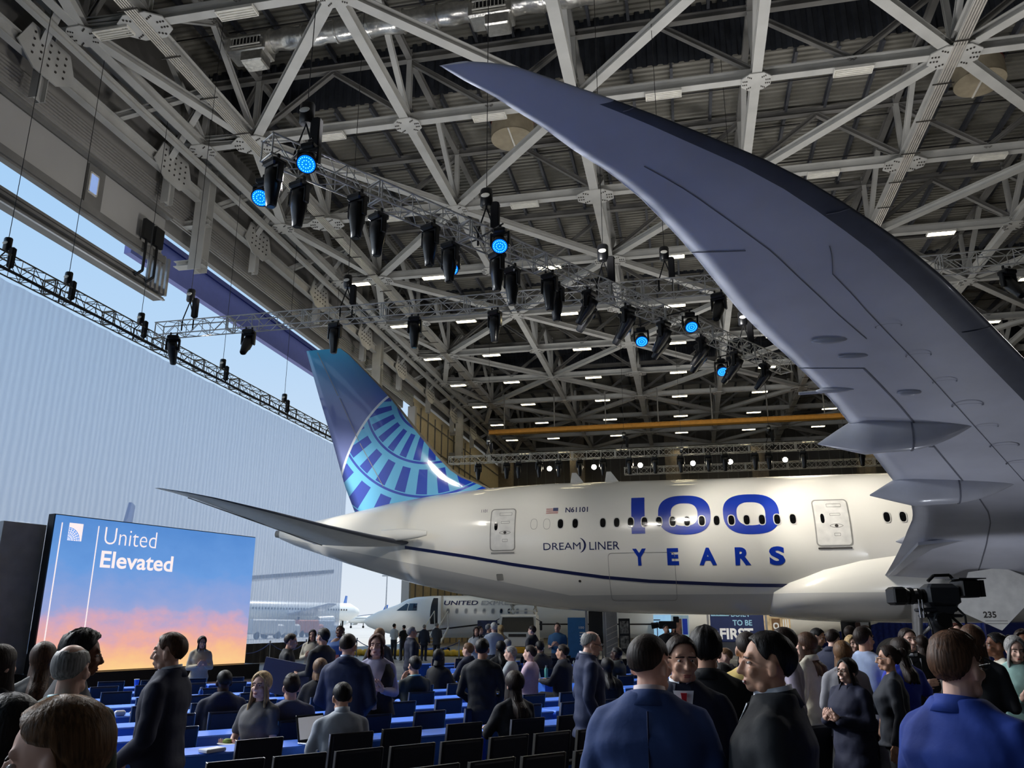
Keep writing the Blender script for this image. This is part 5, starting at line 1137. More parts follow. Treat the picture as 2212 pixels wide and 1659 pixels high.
HAIR = {n: hairmat('hair '+n, c) for n, c in dict(black=(20, 17, 18), dark=(44, 32, 27), brown=(86, 60, 44), light=(116, 84, 56), blonde=(190, 160, 112), grey=(150, 148, 146), white=(205, 203, 198), auburn=(84, 44, 34)).items()}
CL = {}
def cl(c, rough=.8):
    k = tuple(c)
    if k not in CL: CL[k] = mat('cloth %d %d %d' % k, c, rough, var=.04, scale=22, bump=.12)
    return CL[k]
EYEW = mat('eye white', (206, 198, 192), .2); EYED = mat('iris', (46, 30, 22), .15); LIP = mat('lips', (168, 96, 88), .45); BROW = mat('brow', (40, 30, 26), .7)
FACE = {}
def face_parts(o, MH, hairm, brow=True, smile=False):
    if 'eye' not in FACE:
        b = MB(); b.ell((0, 0, 0), (.0115, .0105, .0068), 12, 8); FACE['eye'] = b.mesh('eye', EYEW); b = MB(); b.ell((0, .0082, 0), (.0052, .004, .0052), 10, 6); FACE['iris'] = b.mesh('iris', EYED)
        b = MB(); b.cap((-.02, 0, 0), (.02, -.006, -.002), .0042, .0032, 6); FACE['brow'] = b.mesh('eyebrow', BROW); b = MB(); b.ell((0, 0, 0), (.023, .006, .0042), 12, 6); b.ell((0, -.002, -.009), (.02, .006, .005), 12, 6); FACE['lips'] = b.mesh('lips', LIP); b = MB(); b.ell((0, 0, -.004), (.02, .004, .0055), 12, 6); FACE['teeth'] = b.mesh('teeth', EYEW)
    def put(n, key, x, y, z, mt_=None, sc=None):
        c = bpy.data.objects.new(n, FACE[key]); link(c, o); c.matrix_basis = MH @ Matrix.Translation((x, y, z)) @ (Matrix.Diagonal((*sc, 1)) if sc else Matrix.Identity(4)); return c
    for s in (-1, 1):
        put('eye', 'eye', s*.033, .0765, 1.641); put('iris', 'iris', s*.033, .0765, 1.641)
        if brow: c = put('eyebrow', 'brow', s*.034, .0875, 1.661, sc=(s, 1, 1)); c.data = FACE['brow']
    put('lips', 'lips', 0, .0965, 1.5715)
    if smile: put('teeth', 'teeth', 0, .1, 1.5715)
def glasses(o, MH, m):
    b = MB()
    for s in (-1, 1):
        b.path([(s*.034+.024*math.cos(a), .112, 1.64+.018*math.sin(a)) for a in [2*math.pi*i/12 for i in range(13)]], .0024, 5); b.tube((s*.058, .11, 1.645), (s*.08, .01, 1.64), .0024, n=5)
    b.tube((-.01, .114, 1.643), (.01, .114, 1.643), .0024, n=5); g = b.build('glasses', m, o); g.matrix_basis = MH
def neck_ring(name, o, M, r0, r1, z0, z1, m, y0=-.018, dy=.012, op=40):
    """open band round the neck with its gap at the throat"""
    b = MB(); v = []; n = 26
    for i in range(n+1):
        a = R(90+op+(360-2*op)*i/n); f_ = (1+math.sin(a))/2
        for rr, z, in ((r0, z0-.035*f_), (r1, z1-.028*f_), (r1*.93, z1-.028*f_), (r0*.93, z0-.035*f_)): v.append((rr*math.cos(a), y0+dy*f_+rr*1.05*math.sin(a), z))
    fs = [(4*i+j, 4*i+4+j, 4*i+4+(j+1) % 4, 4*i+(j+1) % 4) for i in range(n) for j in range(4)]; b.add(v, fs, smooth=True); q = b.build(name, m, o); q.matrix_basis = M; return q
def person(px, py, D, label, pose='stand', az=0, sex='m', lod=1, top='suit', tc=(30, 36, 60), bc=(26, 28, 36), skin='fair', hair='short', hc='dark', hy=0, hp=0, lean=0, fat=1.0, bottom='trousers', shirt=None, tie=None, gl=None, lan=None, badge=None, smile=False, face=None, group=None, hgt=None):
    d = ray(px, py); h = math.hypot(d.x, d.y); p = EYE+d*(D/h); PMs = person_meshes(pose, sex, lod, top, fat, hy, hp, lean, bottom)
    sit_ = pose.startswith('sit') and D < 20 and px < 1400
    if sit_:
        fr, rr = p.dot(fv)-p.z*fv.z, p.dot(rv); f0, st = (11.3, 1.37) if rr > 9.2 else (7.7, 1.19); k = max(0, round((fr-(f0-.27))/st)); D = D*(f0-.27+st*k)/fr; p = EYE+d*(D/h)
    tz_ = (PMs['MH'] @ Vector((0, -.012, 1.765))); s = max(.86, min(1.12, p.z/tz_.z)); rz = R(11.9-az)
    off = Matrix.Rotation(rz, 3, 'Z') @ Vector((tz_.x, tz_.y, 0)); o = thing('person', label, 'person', (p.x-off.x*s, p.y-off.y*s, 0), rz, group); o.scale = (s, s, s)
    if sit_: SEATS.append((o, az))
    def part(n, me, m):
        q = bpy.data.objects.new(n, me); link(q, o)
        if not me.materials: me.materials.append(m)
        q.material_slots[0].link = 'OBJECT'; q.material_slots[0].material = m; return q
    body = part('body', PMs['body'], SKIN[skin]); nm = {'suit': 'suit_jacket', 'coat': 'coat', 'blazer': 'blazer', 'shirt': 'shirt', 'tee': 'tee_shirt', 'knit': 'sweater', 'dress': 'dress'}[top]
    tp = part(nm, PMs['top'], cl(tc)); part('trousers' if bottom == 'trousers' else 'skirt', PMs['bottom'], cl(bc)); part('shoes', PMs['shoes'], cl((24, 22, 22), .4)); MH, MU = PMs['MH'], PMs['MU']
    if hair: hq = part('hair', hair_mesh(hair, sex, lod), HAIR[hc]); hq.matrix_basis = MH
    if face or (face is None and lod < 2 and abs(((az+hy*-1+180) % 360)-180) > 40): face_parts(o, MH, HAIR[hc] if hair else None, smile=smile)
    if top in ('suit', 'blazer', 'coat'): neck_ring('lapel_collar', o, MU, .108, .08, 1.484, 1.543, cl(tc), op=28)
    if shirt: 
        neck_ring('shirt_collar', o, MU, .074, .066, 1.49, 1.56, cl(shirt, .6), op=16)
        if top in ('suit', 'blazer', 'coat'):
            b = MB(); v = []; N = 8
            for i in range(N+1):
                u = i/N; z = 1.485-.27*u; wd = .05*(1-u)+.003; t_ = interp(z, [(q[0], q[1], q[2], q[3]) for q in TORSO[sex]]); inf = .026 if top == 'suit' else .022
                for q in (-1, 0, 1): x = q*wd; v.append((x, t_[2]+(t_[1]+inf)*math.sqrt(max(.05, 1-(x/(t_[0]+inf))**2))+.007, z))
            b.add(v, [(3*i+j, 3*i+1+j, 3*i+4+j, 3*i+3+j) for i in range(N) for j in range(2)], smooth=True); q = b.build('shirt_front', cl(shirt, .6), o); q.matrix_basis = MU
            if tie:
                b = MB(); y = lambda z: (lambda t_: t_[2]+t_[1]+.026+.014)(interp(z, [(q[0], q[1], q[2], q[3]) for q in TORSO[sex]]))
                b.prism([(-.016, y(1.47), 1.475), (.016, y(1.47), 1.475), (.012, y(1.44), 1.445), (-.012, y(1.44), 1.445)], (0, .012, 0)); b.prism([(-.011, y(1.44), 1.447), (.011, y(1.44), 1.447), (.03, y(1.22)+.004, 1.2), (0, y(1.2)+.004, 1.17), (-.03, y(1.22)+.004, 1.2)], (0, .008, 0)); q = b.build('necktie', cl(tie, .5), o); q.matrix_basis = MU
    if gl: glasses(o, MH, mat('spectacle frame '+str(gl), gl, .3))
    if lan:
        neck_ring('lanyard', o, MU, .088, .08, 1.505, 1.528, cl(lan, .5), op=4)
        b = MB(); t_ = TORSO[sex]; 
        for s_ in (-1, 1): b.bar((s_*.055, .1, 1.45), (s_*.012, .165, 1.16), .012, .003)
        q = b.build('lanyard_strap', cl(lan, .5), o); q.matrix_basis = MU
    if badge: b = MB(); b.bevbox((0, .172, 1.1), (.09, .006, .13), .002); q = b.build('badge', cl(badge, .5), o); q.matrix_basis = MU
    return o, PMs
SEATS = []
NAVY_, BLUE_, BLACK_, CHAR_ = (26, 32, 58), (38, 62, 118), (18, 18, 22), (34, 36, 44)
# ---- foreground
person(128, 1506, 2.1, 'woman with long light brown hair in profile close by, dark top', 'stand', -104, 'f', 0, 'knit', (30, 28, 34), hair='tucked', hc='light', hp=-10, face=True)
person(28, 1500, 2.9, 'person with black hair standing beside the light brown haired woman', 'stand', -60, 'f', 1, 'knit', (24, 24, 28), hair='bob', hc='black')
o, pm = person(160, 1387, 4.7, 'balding man in an olive shirt with a pale blue lanyard', 'phone', -4, 'm', 0, 'shirt', (62, 70, 60), (44, 40, 38), 'fair', 'bald', 'grey', hy=-6, fat=1.1, lan=(120, 190, 205))
person(186, 1363, 5.5, 'man with curly black hair leaning behind the balding man', 'reach', 62, 'm', 1, 'shirt', (26, 28, 40), skin='brown', hair='curly', hc='black', lean=.12, fat=1.05)
person(98, 1387, 7.2, 'woman with wavy brown hair and a light grey sweater', 'stand', -25, 'f', 1, 'knit', (150, 148, 146), hair='long', hc='brown')
person(4, 1393, 6.2, 'person with dark hair standing before the black loudspeakers', 'stand', 20, 'f', 2, 'knit', (22, 22, 26), hair='long', hc='dark')
person(372, 1365, 6.2, 'man in a dark navy suit with clasped hands, looking left in profile', 'clasp', -92, 'm', 0, 'suit', (32, 36, 62), NAVY_, 'fair', 'slick', 'brown', hp=-3, shirt=(200, 205, 215), face=True)
o, pm = person(1398, 1366, 3.75, 'man in a bright navy suit jacket seen from behind', 'stand', 14, 'm', 0, 'suit', (44, 68, 122), (28, 36, 66), 'fair', 'buzz', 'dark', hy=-28, shirt=(222, 205, 208), fat=1.14)
b = MB(); b.path([(0, -.142, 1.46), (0, -.165, 1.34), (0, -.172, 1.2), (0, -.176, 1.02), (0, -.186, .78)], .004); q = b.build('back_seam', cl((24, 38, 76)), o)
person(1470, 1371, 4.7, 'man in a dark suit with a red tie listening, facing us', 'stand', -172, 'm', 0, 'suit', (24, 30, 54), NAVY_, 'tan', 'slick', 'dark', hy=12, hp=-5, shirt=(232, 234, 240), tie=(176, 22, 40), face=True)
person(1522, 1356, 5.3, 'person with wavy black hair in a black jacket behind the man with the red tie', 'stand', 12, 'm', 1, 'suit', (18, 18, 24), BLACK_, 'tan', 'curly', 'black', fat=1.1)
person(1658, 1362, 3.7, 'man with swept back black hair in a charcoal blazer, smiling in profile', 'stand', -70, 'm', 0, 'suit', (34, 38, 44), (24, 26, 32), 'tan', 'slick', 'black', hy=14, shirt=(226, 230, 240), face=True, fat=1.14, smile=True)
person(2052, 1362, 3.7, 'man in a bright blue blazer with black glasses and short sandy hair', 'clasp', 62, 'm', 0, 'suit', (30, 62, 152), (22, 24, 34), 'fair', 'quiff', 'brown', gl=(12, 12, 14), face=True, fat=1.12)
person(2262, 1505, 2.7, 'person with dark cropped hair seated low at the tripod', 'sit', -30, 'm', 1, 'knit', (28, 28, 32), hair='buzz', hc='dark', hgt=1)
# ---- seated and standing between the tables
person(487, 1446, 9.7, 'seated man with a shaved head in a navy suit seen from behind', 'sit', -28, 'm', 1, 'suit', (24, 30, 56), skin='dark', hair='buzz', hc='black')
o, pm = person(568, 1450, 9.4, 'seated woman with long blonde hair holding a plate of food', 'sit_plate', -158, 'f', 0, 'tee', (88, 86, 88), skin='fair', hair='long', hc='blonde', hy=8, face=True)
pw = o.matrix_basis @ (pm['w'][1].lerp(pm['w'][-1], .5)+Vector((0, .1, .03))); t = thing('plate', 'plate of food held by the blonde woman', 'plate', pw); b = MB(); b.tube((0, 0, 0), (0, 0, .015), .09, .12, n=18); b.build('dish', cl((200, 198, 196)), t)
b = MB(); b.ell((-.03, 0, .03), (.05, .04, .025), 10, 6); b.build('salad', cl((150, 170, 80)), t); b = MB(); b.ell((.04, .01, .025), (.035, .03, .02), 10, 6); b.build('fruit', cl((190, 90, 80)), t)
person(632, 1455, 8.9, 'seated man in a grey blue quarter zip sweater seen from behind', 'sit', -24, 'm', 0, 'knit', (84, 88, 108), skin='fair', hair='quiff', hc='dark', fat=1.05)
person(740, 1473, 7.7, 'seated man with black hair in a white striped shirt typing', 'sit', -22, 'm', 0, 'shirt', (176, 182, 192), skin='tan', hair='short', hc='black', hp=-12, shirt=(186, 192, 202))
person(753, 1367, 8.6, 'standing man in a navy sport jacket seen from behind', 'clasp', 8, 'm', 0, 'suit', (28, 42, 82), (36, 48, 84), 'fair', 'buzz', 'dark', shirt=(150, 165, 200))
b = MB(); rings = []
for z, hw, hd_, yo, gp_ in ((.9, .18, .128, -.012, 9), (1.02, .155, .112, 0, 8), (1.12, .138, .106, .008, 8), (1.22, .155, .122, .016, 12), (1.31, .166, .13, .015, 20), (1.38, .15, .106, -.002, 30), (1.44, .12, .085, -.014, 42)):
    rings.append([((hw*1.12+.034)*math.cos(R(90+gp_+(360-2*gp_)*i/30)), yo+(hd_*1.12+.036)*math.sin(R(90+gp_+(360-2*gp_)*i/30)), z) for i in range(31)])
b.loft(rings, cap=False, close=False)
WV = b
o, pm = person(815, 1369, 9.6, 'woman with shoulder length dark red hair, black vest and lilac blouse', 'phone', 172, 'f', 0, 'shirt', (168, 166, 196), BLACK_, 'fair', 'bob', 'auburn', fat=1.15, hy=-10, face=True)
q = WV.build('vest', cl((24, 22, 26)), o)
person(631, 1368, 14, 'waiter in black bending to the right by the rope posts', 'hold', 78, 'm', 1, 'shirt', (20, 20, 24), BLACK_, 'tan', 'short', 'dark', lean=.15)
o, pm = person(700, 1356, 13, 'waiter in black with tied back hair holding a dark board', 'hold', -55, 'm', 1, 'shirt', (22, 22, 26), BLACK_, 'tan', 'pony', 'black', face=True)
pw = o.matrix_basis @ (pm['w'][-1]+Vector((-.05, .22, -.05))); b = MB(); b.bevbox((0, 0, 0), (.72, .02, .48), .004); q = b.build('board', mat('slate board', (58, 62, 92), .5), None, pw, (0, R(10), R(8))); tag(q, 'dark slate coloured board carried by the waiter', 'board')
person(676, 1360, 20, 'woman in a long pale dress near the rope posts', 'phone', 175, 'f', 1, 'dress', (196, 186, 164), (196, 186, 164), 'tan', 'long', 'black')
person(735, 1350, 19, 'stout man in a blue polo shirt with an orange badge', 'stand', 180, 'm', 1, 'tee', (66, 96, 150), (30, 34, 50), 'brown', 'buzz', 'black', fat=1.3, badge=(230, 120, 90))
person(820, 1357, 15, 'blonde person standing behind the woman in the black vest', 'stand', 15, 'f', 2, 'knit', (40, 34, 34), hair='bob', hc='light')
person(889, 1353, 18.5, 'grey haired man in a dark suit walking right', 'stand', 70, 'm', 1, 'suit', (30, 36, 56), NAVY_, 'tan', 'short', 'grey', shirt=(210, 190, 190))
person(897, 1416, 12.6, 'seated man in a dark tee resting his chin on his hand', 'sit_chin', -35, 'm', 1, 'tee', (38, 46, 46), skin='tan', hair='short', hc='black', lan=(120, 170, 180))
person(948, 1402, 15.2, 'seated woman with curly black hair in a black jacket', 'sit', 25, 'f', 2, 'knit', (22, 20, 22), skin='brown', hair='bob', hc='black')
person(693, 1422, 12.4, 'seated woman with short light hair below the carried board', 'sit', -15, 'f', 2, 'knit', (30, 28, 32), hair='bob', hc='light')
person(1042, 1378, 9.9, 'man in a black shirt standing with his back to us among the tables', 'clasp', 8, 'm', 0, 'shirt', (20, 22, 28), (26, 27, 32), 'tan', 'short', 'black')
person(1112, 1449, 9.7, 'seated woman with very long straight dark hair', 'sit', -30, 'f', 0, 'knit', (24, 24, 32), skin='fair', hair='long', hc='dark')
person(1282, 1362, 8.6, 'grey haired man in a navy suit with glasses looking down', 'pocket', 84, 'm', 0, 'suit', (34, 46, 82), (28, 36, 64), 'fair', 'bald', 'grey', hp=-16, gl=(20, 20, 22), face=True, shirt=(200, 200, 210))
person(1612, 1362, 6.4, 'person in a pale yellow shirt behind the man with swept back hair', 'stand', 5, 'm', 1, 'shirt', (226, 196, 118), (30, 30, 36), 'tan', 'buzz', 'dark')
person(1832, 1456, 8.3, 'laughing woman with round glasses in a navy puffer coat', 'phone', -118, 'f', 0, 'coat', (30, 34, 60), BLACK_, 'fair', 'bob', 'black', gl=(150, 140, 130), smile=True, face=True)
person(1741, 1366, 9.6, 'woman with long brown hair in a cream blazer', 'stand', -48, 'f', 0, 'blazer', (206, 198, 180), (190, 182, 166), 'fair', 'long', 'brown', face=True)
person(1692, 1354, 7.6, 'man in a lilac shirt with glasses behind the swept back hair', 'stand', -85, 'm', 1, 'shirt', (176, 166, 186), CHAR_, 'tan', 'slick', 'dark', gl=(30, 28, 30), face=True)
person(1818, 1384, 8.9, 'woman with long two tone hair and a grey cardigan', 'phone', 14, 'f', 1, 'knit', (150, 148, 154), BLACK_, 'fair', 'long', 'light')
person(1862, 1352, 9.6, 'man in a light blue shirt and white trousers turned away to the right', 'fold', 62, 'm', 0, 'shirt', (176, 192, 226), (214, 214, 220), 'tan', 'short', 'dark', face=True)
person(1918, 1394, 8.6, 'woman with dark upswept hair, pale glasses and a dark lace top', 'onehand', -70, 'f', 0, 'knit', (44, 48, 58), BLACK_, 'tan', 'bun', 'dark', fat=1.15, gl=(205, 198, 190), face=True)
person(1957, 1356, 10.4, 'bearded smiling man in a black jacket facing us', 'fold', 176, 'm', 0, 'shirt', (20, 22, 28), BLACK_, 'fair', 'short', 'dark', smile=True, lan=(190, 190, 195), face=True)
person(1942, 1377, 9.3, 'woman in a royal blue tee with long dark hair', 'stand', -10, 'f', 1, 'tee', (44, 62, 180), BLACK_, 'tan', 'long', 'dark')
person(1837, 1372, 13, 'blonde woman with a lanyard facing us between two men', 'clasp', 172, 'f', 1, 'knit', (26, 26, 30), BLACK_, 'fair', 'long', 'blonde', lan=(210, 215, 225), badge=(235, 190, 180), face=True)
person(1769, 1357, 13, 'man in a grey jacket and white shirt looking down', 'phone', 130, 'm', 1, 'suit', (92, 92, 92), CHAR_, 'tan', 'short', 'black', hp=-18, shirt=(235, 235, 235))
person(1800, 1359, 12, 'man in a navy suit beside the man looking down', 'phone', 55, 'm', 1, 'suit', (28, 34, 60), CHAR_, 'fair', 'short', 'dark', hp=-14)
person(1835, 1352, 16, 'woman in a grey knit with long dark hair by the black exhibit wall', 'stand', 60, 'f', 2, 'knit', (110, 110, 106), CHAR_, 'fair', 'long', 'dark')
person(1716, 1374, 15, 'older man with glasses in a light blue shirt near the blue wall', 'sit', 90, 'm', 2, 'shirt', (128, 158, 210), CHAR_, 'fair', 'short', 'grey', hgt=1)
person(2096, 1349, 8.2, 'woman with long brown hair in a dark dress under the white gear door', 'phone', 40, 'f', 1, 'dress', (26, 26, 30), (26, 26, 30), 'fair', 'long', 'brown')
person(2150, 1366, 9.8, 'woman in a cream blouse holding white papers', 'phone', -80, 'f', 1, 'shirt', (214, 208, 192), CHAR_, 'brown', 'bun', 'black', badge=(240, 190, 200))
person(2190, 1374, 9.6, 'woman with long grey hair in a mint cardigan reading her phone', 'phone', -165, 'f', 1, 'knit', (168, 206, 198), CHAR_, 'fair', 'long', 'grey', hp=-14, badge=(240, 180, 200), face=True)
person(2208, 1361, 11, 'person with short curly brown hair behind the woman in mint', 'stand', -150, 'm', 2, 'knit', (52, 40, 36), CHAR_, 'brown', 'curly', 'dark')
person(2063, 1345, 15.5, 'person in glasses behind the broadcast camera', 'stand', -170, 'm', 2, 'shirt', (200, 196, 190), CHAR_, 'fair', 'short', 'auburn')
person(1990, 1372, 14.6, 'woman in a pale pink top with long dark hair beyond the tripod', 'stand', 30, 'f', 2, 'knit', (205, 180, 175), CHAR_, 'fair', 'long', 'dark')
# woman before the sunset screen
o, pm = person(438, 1374, 17.4, 'woman in a beige jacket reading her phone before the sunset screen', 'phone', 150, 'f', 1, 'blazer', (186, 172, 148), (24, 24, 28), 'tan', 'long', 'dark', hp=-10, face=True)
# ---- middle distance, seated at the far tables
for (px, py, D, lb, az, sx, tp, tcl, sk, hr, hcl) in ((1012, 1388, 17, 'seated man with sandy hair in a dark navy jacket', -60, 'm', 'suit', (28, 34, 56), 'fair', 'short', 'light'), (1104, 1395, 15.5, 'seated grey haired man in a pale grey shirt', -75, 'm', 'shirt', (150, 156, 160), 'fair', 'short', 'grey'), (1146, 1393, 16, 'seated man in a pink shirt with glasses', -70, 'm', 'shirt', (188, 162, 176), 'fair', 'short', 'dark'), (1166, 1384, 18, 'seated man with black hair in a brown jacket', -20, 'm', 'suit', (84, 76, 70), 'tan', 'short', 'black'), (1216, 1391, 16, 'seated man in a dark suit leaning over a far table', -65, 'm', 'suit', (26, 30, 44), 'tan', 'short', 'dark'), (1332, 1396, 16, 'seated man with glasses in a dark grey suit', -60, 'm', 'suit', (50, 54, 54), 'dark', 'buzz', 'black'), (1312, 1420, 12.5, 'seated woman with long black hair in a black blouse', -15, 'f', 'knit', (20, 20, 24), 'fair', 'long', 'black'), (1082, 1381, 18, 'seated woman with a long dark ponytail in black', -20, 'f', 'knit', (20, 20, 22), 'tan', 'long', 'black'), (1096, 1374, 21.5, 'seated man in a white shirt near the yellow truck', -40, 'm', 'shirt', (190, 192, 196), 'fair', 'bald', 'grey'), (1566, 1398, 14, 'seated balding man in a dark suit near the far tables', -80, 'm', 'suit', (28, 30, 40), 'fair', 'buzz', 'light'), (1560, 1432, 11, 'seated person with black hair behind the yellow shirt', -60, 'f', 'knit', (24, 24, 28), 'brown', 'bob', 'black'), (1745, 1395, 11, 'dark haired person seated behind the cream blazer', 30, 'f', 'knit', (40, 34, 30), 'brown', 'bun', 'black')):
    person(px, py, D, lb, 'sit', az, sx, 2, tp, tcl, skin=sk, hair=hr, hc=hcl, face=False)
for (px, py, D, lb, az, sx, tp, tcl, bcl, sk, hr, hcl, po) in ((852, 1347, 46, 'man in a white shirt by the nose of the small jet', 30, 'm', 'shirt', (206, 206, 200), CHAR_, 'tan', 'short', 'black', 'phone'), (873, 1350, 44.6, 'man in black by the nose of the small jet', -40, 'm', 'tee', (22, 22, 24), CHAR_, 'tan', 'short', 'black', 'phone'), (917, 1349, 44, 'man in a dark suit by the jet stairs', 20, 'm', 'suit', (34, 40, 56), NAVY_, 'fair', 'short', 'grey', 'stand'), (944, 1345, 43, 'man in a charcoal suit leaning on the jet stairs', 25, 'm', 'suit', (60, 62, 68), CHAR_, 'fair', 'bald', 'grey', 'phone'), (1029, 1354, 24, 'woman in a pale grey top facing us near the easel picture', 175, 'f', 'knit', (180, 184, 188), CHAR_, 'tan', 'long', 'dark', 'phone'), (1036, 1352, 25, 'man in navy beside the easel picture', 120, 'm', 'shirt', (34, 44, 74), CHAR_, 'fair', 'short', 'dark', 'stand'), (1056, 1346, 24, 'bald man in navy talking near the easel picture', 60, 'm', 'shirt', (30, 40, 66), CHAR_, 'tan', 'bald', 'grey', 'stand'), (1067, 1344, 23, 'white haired man in a pale blue shirt near the easel picture', -10, 'm', 'shirt', (170, 180, 196), (52, 54, 60), 'fair', 'short', 'white', 'stand'), (1082, 1350, 25, 'woman with blonde hair near the white haired man', -30, 'f', 'knit', (190, 190, 186), CHAR_, 'fair', 'long', 'blonde', 'stand'), (1150, 1351, 22, 'man in a dark suit before the airport truck', -60, 'm', 'suit', (30, 32, 40), CHAR_, 'fair', 'short', 'dark', 'stand'), (1204, 1345, 24, 'smiling man in a blue polo beside the airport truck', -165, 'm', 'tee', (44, 88, 128), (40, 42, 56), 'tan', 'short', 'dark', 'phone'), (1438, 1349, 26, 'person behind the small camera near the light blue display', 170, 'm', 'knit', (24, 24, 26), CHAR_, 'tan', 'short', 'black', 'stand'), (1436+18, 1350, 34, 'dark haired person before the light blue display', 170, 'f', 'knit', (40, 24, 24), CHAR_, 'tan', 'bob', 'black', 'phone')):
    person(px, py, D, lb, po, az, sx, 2, tp, tcl, bcl, sk, hr, hcl, face=False)

bpy.data.scenes.remove(TSC)

# every seated person gets the chair under them; chairs in the way are taken out
chairs_ = [o for o in bpy.data.objects if o.name.startswith('conference_chair')]
gone = set()
for o, az in SEATS:
    near = sorted((c for c in chairs_ if c.name not in gone and (c.location.xy-o.location.xy).length < .62), key=lambda c: (c.location.xy-o.location.xy).length)
    for i, c in enumerate(near):
        if i == 0: c.location = (o.location.x, o.location.y, 0); c.rotation_euler.z = RZ if abs(az+34) < 40 else o.rotation_euler.z
        elif (c.location.xy-o.location.xy).length < .46: gone.add(c.name)
for n_ in gone:
    c = bpy.data.objects[n_]
    for q in list(c.children): bpy.data.objects.remove(q)
    bpy.data.objects.remove(c)
# ================================================================== small jet, truck, exhibits and the apron
CRW = mat('jet white', (242, 240, 232), .3, coat=.3, var=.01); CRG = mat('jet grey belly', (168, 168, 170), .35)
YC = 54.2; CRJ = thing('regional_jet', 'small white regional jet reading UNITED EXPRESS behind the airliner tail', 'airplane', (0, 0, 0))
CF = [(-21.6, 2.05, 1.9, .05), (-21.3, 2.3, 1.65, .35), (-20.6, 2.62, 1.38, .68), (-19.8, 2.88, 1.2, .92), (-19.2, 3.08, 1.1, 1.06), (-18.5, 3.42, 1.02, 1.18), (-17.9, 3.55, .98, 1.27), (-16.8, 3.62, .95, 1.34), (6, 3.62, .95, 1.34), (10, 3.6, 1.6, 1.0), (13, 3.4, 2.6, .4)]
b = MB(); rings = []
for X, t_, bo, hw in CF: rings.append([(X, YC+hw*math.cos(a), (t_+bo)/2+(t_-bo)/2*math.sin(a)) for a in [2*math.pi*i/40 for i in range(40)]])
b.loft(rings); cf = b.build('fuselage', CRW, CRJ)
def cry(X, z, off=.02):
    t_, bo, hw = interp(X, CF); k = max(-.99, min(.99, (z-(t_+bo)/2)/((t_-bo)/2))); return YC-hw*math.sqrt(1-k*k)-off
def crpoly(name, pts, m, par=None, f=None, off=.02):
    bm = bmesh.new(); vv = [bm.verts.new((x, 0, z)) for x, z in pts]
    for q in (f or [tuple(range(len(pts)))]):
        try: bm.faces.new([vv[i] for i in q])
        except ValueError: pass
    for z in np.arange(.9, 3.7, .12): bmesh.ops.bisect_plane(bm, geom=bm.verts[:]+bm.edges[:]+bm.faces[:], plane_co=(0, 0, z), plane_no=(0, 0, 1))
    for x in np.arange(-21.4, -16.6, .2): bmesh.ops.bisect_plane(bm, geom=bm.verts[:]+bm.edges[:]+bm.faces[:], plane_co=(x, 0, 0), plane_no=(1, 0, 0))
    for v in bm.verts: v.co = (v.co.x, cry(v.co.x, v.co.z, off), v.co.z)
    me = bpy.data.meshes.new(name); bm.to_mesh(me); bm.free(); me.materials.append(m); return meshobj(name, me, par or cf)
def crb(x0, x1, yt, yb): a = atY(x0, yb, YC-1.3); c = atY(x1, yt, YC-1.3); return a.x, c.x, a.z, c.z
X0, X1, z0, z1 = crb(868, 900, 1303, 1319)
crpoly('windshield', [(X0-.5, z0), (X0+.3, z0), (X0+.32, z1-.05), (X0+.15, z1)], GLASS); crpoly('windshield', [(X0+.36, z0), (X1, z0), (X1-.05, z1), (X0+.38, z1)], GLASS)
for i, px in enumerate((968, 987, 1007, 1027, 1046, 1065, 1083, 1100, 1118, 1136)):
    p = atY(px, 1320, YC-1.3); crpoly('cabin_window', sup(p.x, p.z, .13, .19, 14), WFRAME); crpoly('pane', sup(p.x, p.z, .085, .14, 14), GLASS if i in (6, 7) else mat('jet pane', (150, 152, 154), .15), None, None, .03)
for txt, x0, x1, m_ in (('UNITED', 957, 1031, NAVYL), ('EXPRESS', 1038, 1118, mat('express grey', (176, 176, 178), .4))):
    v, f = text_mb(txt, 1, .02); q = crb(x0, x1, 1297, 1307); crpoly('lettering', fit(v, *q), m_, None, f, .03)
X0, X1, z0, z1 = crb(929, 951, 1291, 1348); crpoly('door_opening', [(X0, z0), (X1, z0), (X1, z1), (X0, z1)], BLK)
b = MB(); b.bevbox((X1+.14, YC-1.62, (z0+z1)/2), (.22, .5, z1-z0+.2), .04); b.build('open_door', CRW, CRJ)
b = MB(); v = []; 
for i in range(25):
    X = -18+i*.7; zz = 1.25+min(1, i/7)*.55
    for dz in (-.045, .045): v.append((X, cry(X, zz+dz, .02), zz+dz))
b.add(v, [(2*i, 2*i+2, 2*i+3, 2*i+1) for i in range(24)]); b.build('cheat_line', BOLT, cf)
for X in (-17.5, -4): 
    b = MB(); b.tube((X, YC, .3), (X, YC, 1.2), .08); b.build('gear_strut', HUB, CRJ)
    for s in (-.25, .25): b = MB(); b.tube((X, YC+s-.08, .3), (X, YC+s+.08, .3), .3, n=18); b.build('wheel', TYRE, CRJ)
